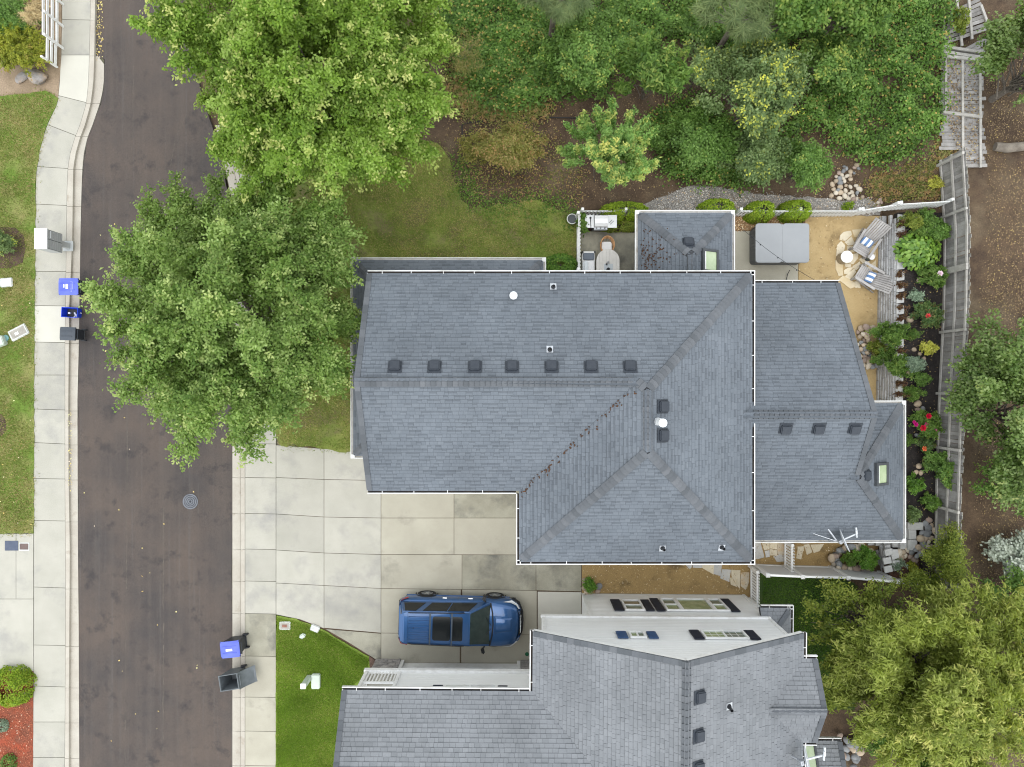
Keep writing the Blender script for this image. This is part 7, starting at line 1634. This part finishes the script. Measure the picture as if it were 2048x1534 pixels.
plant('rose bush with rusty leaves and a single coral bloom', 1852, 634, T, .56, .6, (36, 9, 13), (.085, .05), MROSE, 326, 'rose_bush', 'rose bush', tipamt=.6); plant('small green mound on the pale caps beside the wall shrub', 1798, 657, T, .2, .25, (16, 7, 9), (.06, .035), MMID, 327)
plant('tufted grassy plant below the coral rose', 1823, 669, T, .2, .25, (18, 6, 9), (.12, .02), MMID, 328); plant('pale yellow leafed shrub in the black mulch', 1853, 697, T, .28, .35, (18, 6, 7), (.085, .055), MYEL, 329)
plant('silvery green rounded plant above the leaning tan stone', 1825, 729, T, .33, .3, (26, 9, 11), (.09, .03), MSAGE, 330); plant('loose green plant right of the tan stone', 1838, 757, T, .32, .35, (26, 8, 11), (.07, .035), MDARK, 331); plant('rounded green plant just north of the low wing corner', 1821, 788, T, .29, .3, (26, 9, 11), (.085, .03), MMID, 332)
plant('rose bush with crimson and magenta blooms', 1850, 851, T, .55, .65, (38, 9, 13), (.095, .055), MMID, 333, 'rose_bush', 'rose bush'); plant('small sprawling green plant left of the orange rose', 1815, 880, T, .2, .2, (16, 6, 8), (.06, .035), MMID, 334); plant('rose bush with one orange bloom', 1846, 890, T, .34, .45, (28, 8, 11), (.085, .05), MROSE, 335, 'rose_bush', 'rose bush')
plant('dense dark bush growing over the board fence', 1880, 936, T, .58, 1.0, (48, 11, 16), (.085, .055), MDARK, 336, 'leafy_shrub', 'shrub', tipamt=.3, ry=.75)
plant('bright green plant beside the skylight edge of the roof', 1824, 969, T, .36, .4, (26, 8, 12), (.11, .04), MFERN, 337); plant('green plant against the fence below the dark bush', 1859, 1006, T, .34, .4, (26, 8, 12), (.10, .045), MMID, 338); plant('grey green plant above the top step slab', 1822, 1030, T, .36, .4, (28, 8, 12), (.10, .03), MGREY, 339)
plant('trailing green shrub on the long wall, upper of two', 1772, 672, .2, .62, 1.2, (44, 10, 14), (.085, .04), MMID, 340, 'leafy_shrub', 'shrub', ry=.5); plant('trailing green shrub on the long wall, lower of two', 1778, 728, .2, .66, 1.2, (48, 10, 14), (.08, .04), MMID, 341, 'leafy_shrub', 'shrub', ry=.62); plant('dark olive plant behind the stacked stone border', 1752, 700, .1, .34, .5, (26, 8, 12), (.06, .035), MOLV, 342)
plant('bright green fern filling the boulder ring', 1728, 1118, .2, .48, .6, (36, 9, 13), (.10, .04), MFERN, 343, 'fern', 'fern'); plant('small dark fern in the boulder ring', 1696, 1119, .2, .27, .4, (22, 8, 10), (.08, .03), MMID, 344, 'fern', 'fern')
plant('yellow green spurge among the red bark by the short wall', 1822, 1137, .7, .24, .3, (18, 7, 9), (.07, .05), MGOLD, 345); plant('grey lavender tuft beside the short block wall', 1790, 1128, .6, .26, .3, (20, 7, 9), (.09, .02), MSAGE, 346)
plant('little green plant in the rocks at the driveway corner', 1179, 1170, 0, .26, .3, (24, 8, 11), (.06, .035), MFERN, 347); plant('green vine climbing the picket fence corner by the grill', 1165, 452, .1, .22, .9, (26, 8, 12), (.07, .045), MMID, 348, 'vine', 'vine', ry=.5)
plant('yellow blossoming weed by the end of the standing fence', 1869, 368, 1.0, .26, .3, (18, 6, 8), (.06, .04), MYEL, 349, 'weed', 'weed')
plant('lime weed beside the picket fence on the gravel', 1694, 414, 0, .18, .2, (14, 6, 8), (.06, .04), MLIME, 350, 'weed', 'weed')
plant('vine with yellow leaves creeping over the broken panel', 1917, 45, 1.2, .28, .3, (22, 7, 7), (.09, .07), MOLV, 351, 'vine', 'vine', ry=.7)
for i, (px, py) in enumerate([(1799, 447), (1799, 470), (1798, 550), (1798, 571), (1798, 593), (1798, 615), (1798, 637), (1797, 702), (1796, 767), (1795, 789)]):
    plant('rusty red plant in the wall caps, '+('level with the yellowish feathery shrub', 'beside the top of the hydrangea', 'beside the bottom of the hydrangea', 'between hydrangea and sage plant', 'level with the sage plant', 'between sage plant and coral rose', 'level with the coral rose', 'level with the yellow leafed shrub', 'level with the small tan stone', 'nearest the low wing corner')[i], px, py, 1.02, .10, .14, (10, 5, 6), (.06, .04), MRED, 360+i, 'coral_bells', 'plant', group='small rusty plants in the wall caps')
# the large-leafed shrub: every leaf its own piece
hy = thing('hydrangea', 'broad mound of large lime green leaves on the terrace', 'shrub', (*at(1842, 500, T+.4), T))
rr = random.Random(66)
lv = []
for k in range(3):
    m = MB(); n = 6; w_ = .115+.012*k; l_ = .20
    for i in range(n+1):
        t_ = i/n; hw = w_*.5*math.sin(math.pi*(t_**.8))**.8 if 0 < t_ < 1 else 0; yy = (t_-.5)*l_; dz = -.09*l_*(2*t_-1)**2
        m.v += [(-hw, yy, dz+.02), (0, yy, dz), (hw, yy, dz+.02)]
    for i in range(n): m.f += [(i*3, i*3+1, i*3+4, i*3+3), (i*3+1, i*3+2, i*3+5, i*3+4)]
    m.m = [0]*len(m.f)
    hm, nt, bs = nodes('hydrangea_leaf'); oi = nt.nodes.new('ShaderNodeObjectInfo').outputs['Random']
    nt.links.new(ramp(nt, oi, [(0, (.055, .13, .012)), (.5, (.105, .205, .018)), (1, (.17, .28, .035))]), bs.inputs['Base Color']); bs.inputs['Roughness'].default_value = .5
    lv.append(m.mesh('leaf', [hm], smooth=80))
for i in range(230):
    a = i*2.39996; q = math.sqrt((i+.5)/230); x, y = .93*q*math.cos(a)+rr.gauss(0, .02), .77*q*math.sin(a)+rr.gauss(0, .02)
    o = link('leaf', rr.choice(lv), hy); zt = .62*math.sqrt(max(0, 1.05-q*q))+rr.uniform(-.05, .05)
    o.location = (x, y, zt); ang_ = math.atan2(y, x)+rr.gauss(0, .6); tl_ = .15+.6*q
    o.rotation_euler = (Matrix.Rotation(ang_-math.pi/2, 3, 'Z') @ Matrix.Rotation(-tl_+rr.gauss(0, .2), 3, 'X') @ Matrix.Rotation(rr.gauss(0, .25), 3, 'Y')).to_euler(); s_ = rr.uniform(.8, 1.2); o.scale = (s_, s_, s_)
MB().tube([(0, 0, -.05), (0, 0, .4)], .03, 6).build('stem', [BARK], hy)
rng = np.random.default_rng(5); n = 900; q = unit(rng.normal(0, 1, (n, 3))); q[:, 2] = np.abs(q[:, 2])
leafmesh('inner_foliage', q*np.array([.86, .70, .55])*rng.uniform(.75, .95, (n, 1)), q+np.array([0, 0, .5]), rng.normal(0, 1, (n, 3)), .16, .10, rng.uniform(.0, .5, n), np.zeros(n), MBUSH, hy)
# blossoms
def bloom(px, py, z, r_, col, label, mname):
    m = bpy.data.materials.get(mname) or mat(mname, col, tuple(min(1, k*1.4) for k in col), 20, rough=.6, fine=.1, coord='obj')
    o = MB(); rr = random.Random(int(px*7+py))
    for ring_, (nn, rad, hz_, tl_) in enumerate(((6, .72, 0, .35), (5, .42, .25, .8), (3, .18, .4, 1.2))):
        for k in range(nn):
            a = k*2*math.pi/nn+ring_*.5; d = Vector((math.cos(a), math.sin(a), 0)); s_ = Vector((-d.y, d.x, 0))
            c_ = d*rad*r_*.6+Vector((0, 0, hz_*r_)); u = (d*math.cos(tl_)+Vector((0, 0, math.sin(tl_))))*r_*.55
            o.add([c_-u*.6, c_+s_*r_*.4, c_+u+s_*r_*.22, c_+u-s_*r_*.22, c_-s_*r_*.4], [(0, 1, 2, 3, 4)])
    ob = o.build('blossom', [m]); ob.location = P(px, py, z); return tag(ob, label, 'flower')
bloom(1880, 547, T+.75, .12, (.62, .50, .55), 'pale pink bloom on the peony beside the fence', 'petal_pale_pink'); bloom(1856, 632, T+.72, .11, (.62, .06, .07), 'single coral bloom on the rusty leafed rose bush', 'petal_coral')
for (px, py, r_, lb, col, mn) in ((1857, 832, .12, 'crimson bloom, northernmost on the rose bush by the low wing', (.42, .003, .03), 'petal_crimson'), (1846, 856, .13, 'crimson bloom, largest at the southern side of the rose bush', (.42, .003, .03), 'petal_crimson'), (1832, 849, .09, 'magenta bloom nearest the roof on the crimson rose bush', (.42, .01, .16), 'petal_magenta'), (1828, 844, .07, 'tiny magenta bloom at the roof side tip of the rose bush', (.42, .01, .16), 'petal_magenta'), (1853, 849, .09, 'magenta bloom in the middle of the crimson rose bush', (.42, .01, .16), 'petal_magenta'), (1871, 860, .06, 'small pink bloom nearest the fence on the rose bush', (.5, .12, .25), 'petal_pink'), (1849, 897, .11, 'orange bloom on the lowest rose bush', (.62, .15, .06), 'petal_orange')): bloom(px, py, T+.72 if px != 1849 else T+.55, r_, col, lb, mn)

# grass blades, fallen leaves
def blades(name, label, polys, n, h, w, mt, seed, z=.02, dry=.08, edge=False):
    rng = np.random.default_rng(seed); per = [max(1, int(n*k)) for k in polys[1]]
    q = np.concatenate([sample_poly(rng, [P2(a, b) for a, b in p], k) for p, k in zip(polys[0], per)])
    q = q+(rng.normal(0, .14, q.shape) if edge else 0)
    n = len(q); x, y = q[:, 0], q[:, 1]; hh = h*rng.uniform(.5, 1.3, n); a = rng.uniform(0, 6.28, n); lean = rng.uniform(.15, .9, n)
    pt = np.sin(x*1.7+2*np.sin(y*1.1))*np.sin(y*1.9+1.4*np.sin(x*.9))
    if edge:
        kp = rng.random(n) < np.clip(1.15+1.1*pt, .12, 1); x, y, hh, a, lean, pt = x[kp], y[kp], hh[kp], a[kp], lean[kp], pt[kp]; n = len(x)
    b0 = np.stack([x, y, np.full(n, z)], 1); s_ = np.stack([np.cos(a+1.57), np.sin(a+1.57), np.zeros(n)], 1)*w/2; tp_ = b0+np.stack([np.cos(a)*hh*lean, np.sin(a)*hh*lean, hh*.8], 1)
    me = npmesh(name, np.stack([b0-s_, b0+s_, tp_], 1), {'rnd': np.clip(.45+.22*pt+rng.normal(0, .18, n), 0, 1), 'tip': ((rng.random(n) < dry*(1+pt))*rng.uniform(.4, 1, n))}, [mt])
    o = link(name, me); o['label'] = label; return stuff(o)
blades('grass', 'short mown green grass of the front lawn', ([[(554, 1236), (600, 1243), (648, 1264), (700, 1296), (738, 1318), (735, 1345), (690, 1385), (672, 1534), (660, 1580), (553, 1580)]], [1]), 66000, .075, .022, MGRASS, 401)
WL = [(-60, 205), (60, 190), (90, 184), (113, 200), (108, 215), (90, 254), (74, 310), (68, 350), (66, 470), (63, 1064), (-60, 1064)]
blades('grass', 'patchy grass of the west lawn', ([WL], [1]), 56000, .08, .026, MGRASSW, 402, dry=.25, edge=True)
blades('grass', 'shaded patchy grass of the north lawn', ([[(600, 250), (880, 292), (898, 322), (915, 374), (936, 426), (985, 415), (1060, 405), (1108, 418), (1150, 433), (1155, 545), (740, 545), (730, 520), (640, 520)], [(552, 545), (712, 545), (708, 900), (640, 895), (560, 888)]], [.75, .25]), 80000, .085, .024, MGRASSD, 403, z=.03, dry=.3, edge=True)
blades('grass', 'deep green grass of the small back lawn', ([[(1523, 1142), (1653, 1152), (1735, 1177), (1735, 1400), (1580, 1400), (1525, 1240)]], [1]), 22000, .08, .024, MBUSH, 404, z=.02, dry=.02)
def litter(name, label, polys, n, size, mt, seed, zadd=.012, zfun=None, tipf=.1):
    rng = np.random.default_rng(seed); tot = []
    for p, k in polys: tot.append(sample_poly(rng, [P2(a, b, zfun if isinstance(zfun, float) else 0) for a, b in p], k))
    q = np.concatenate(tot); n = len(q); q = q+rng.normal(0, .04 if n < 3000 else .12, q.shape)
    z = np.array([zf(a, b) for a, b in q]) if zfun is None else np.full(n, zfun)
    nrm = np.array([0, 0, 1.0])+rng.normal(0, .35, (n, 3)); pos = np.stack([q[:, 0], q[:, 1], z+zadd+rng.uniform(0, .02, n)], 1)
    o = leafmesh(name, pos, nrm, rng.normal(0, 1, (n, 3)), size[0]*rng.uniform(.4, 1.4, n), size[1]*rng.uniform(.4, 1.4, n), rng.random(n)**1.3, (rng.random(n) < tipf)*1.0, mt)
    o['label'] = label; return stuff(o)
litter('fallen_leaves', 'tan fallen leaves strewn over the northern dirt', [([(880, 200), (1120, 180), (1260, 60), (1400, 60), (1400, 330), (1250, 400), (1120, 410), (940, 420), (890, 290)], 6500), ([(1540, 260), (1880, 260), (1880, 420), (1640, 400)], 2600)], 0, (.06, .036), MLITTER, 411, zadd=.03)
litter('fallen_leaves', 'pale leaf litter over the dirt beyond the fence', [([(1945, 80), (2060, 80), (2060, 640), (1940, 620)], 8000), ([(1930, 560), (2060, 560), (2060, 1200), (1922, 1200)], 9000), ([(1880, 60), (1970, 60), (1972, 340), (1885, 340)], 900)], 0, (.055, .032), MLITTER, 412)
litter('fallen_leaves', 'leaf litter caught on the fallen fence panel', [([(1884, 110), (1925, 110), (1925, 330), (1890, 230)], 500), ([(1925, 110), (1960, 110), (1960, 330), (1928, 330)], 350)], 0, (.08, .05), MLITTER, 413, zfun=float(zp+.03))
litter('bark_chips', 'scattered pale chips in the black mulch', [([(1800, 560), (1880, 560), (1868, 1050), (1812, 1040), (1812, 800), (1800, 800)], 420)], 0, (.06, .035), MLITTER, 414, zfun=TERR, tipf=.2)
litter('bark_chips', 'red and tan chips of the mulch bed', [([(-30, 1345), (65, 1345), (64, 1560), (-30, 1560)], 1300)], 0, (.075, .025), leaf_mat('red_chip', (.13, .04, .025), (.30, .09, .045), (.42, .20, .12), (.5, .4, .3), trans=0, rough=.9), 415, zfun=.012, tipf=.04)
litter('fallen_leaves', 'few yellow leaves on the asphalt', [([(165, 260), (455, 700), (460, 1560), (165, 1560)], 34), ([(192, 0), (205, 0), (207, 118), (192, 118)], 120)], 0, (.07, .05), leaf_mat('yellow_fallen_leaf', (.35, .25, .08), (.50, .40, .14), (.60, .52, .25), (.5, .4, .3), trans=0, rough=.9), 416, zfun=SZ, zadd=.005)
litter('fallen_leaves', 'yellow leaf specks on the west lawn and gutter', [([(-20, 800), (62, 800), (62, 1060), (-20, 1060)], 34), ([(139, 820), (143, 820), (143, 980), (139, 980)], 50), ([(-20, 300), (64, 560), (64, 800), (-20, 800)], 18)], 0, (.055, .04), bpy.data.materials['yellow_fallen_leaf'], 417, zfun=.06)
litter('gravel_stones', 'loose grey pebbles of the gravel path', [([(1310, 402), (1345, 388), (1375, 376), (1440, 378), (1520, 392), (1640, 400), (1680, 405), (1735, 400), (1755, 412), (1750, 426), (1310, 428)], 5200)], 0, (.045, .04), leaf_mat('pebble', (.12, .115, .11), (.26, .245, .225), (.42, .40, .37), (.38, .28, .18), trans=0, rough=.9), 418, zfun=.025)
litter('wood_chips', 'orange brown wood chips behind the hot tub', [([(1462, 434), (1600, 434), (1600, 460), (1462, 460)], 900)], 0, (.06, .035), leaf_mat('orange_chip', (.16, .09, .045), (.34, .21, .11), (.52, .38, .24), (.5, .42, .3), trans=0, rough=.9), 419, zfun=.005)
litter('granite_grit', 'dark and straw coloured grit on the granite yards', [([(1600, 440), (1755, 436), (1752, 650), (1690, 560), (1600, 560)], 500), ([(1166, 1126), (1500, 1126), (1500, 1186), (1166, 1186)], 900), ([(1510, 1085), (1735, 1085), (1660, 1128), (1510, 1125)], 300)], 0, (.05, .025), leaf_mat('grit', (.10, .065, .03), (.22, .15, .07), (.46, .38, .22), (.5, .42, .3), trans=0, rough=.9), 420, zfun=.004)
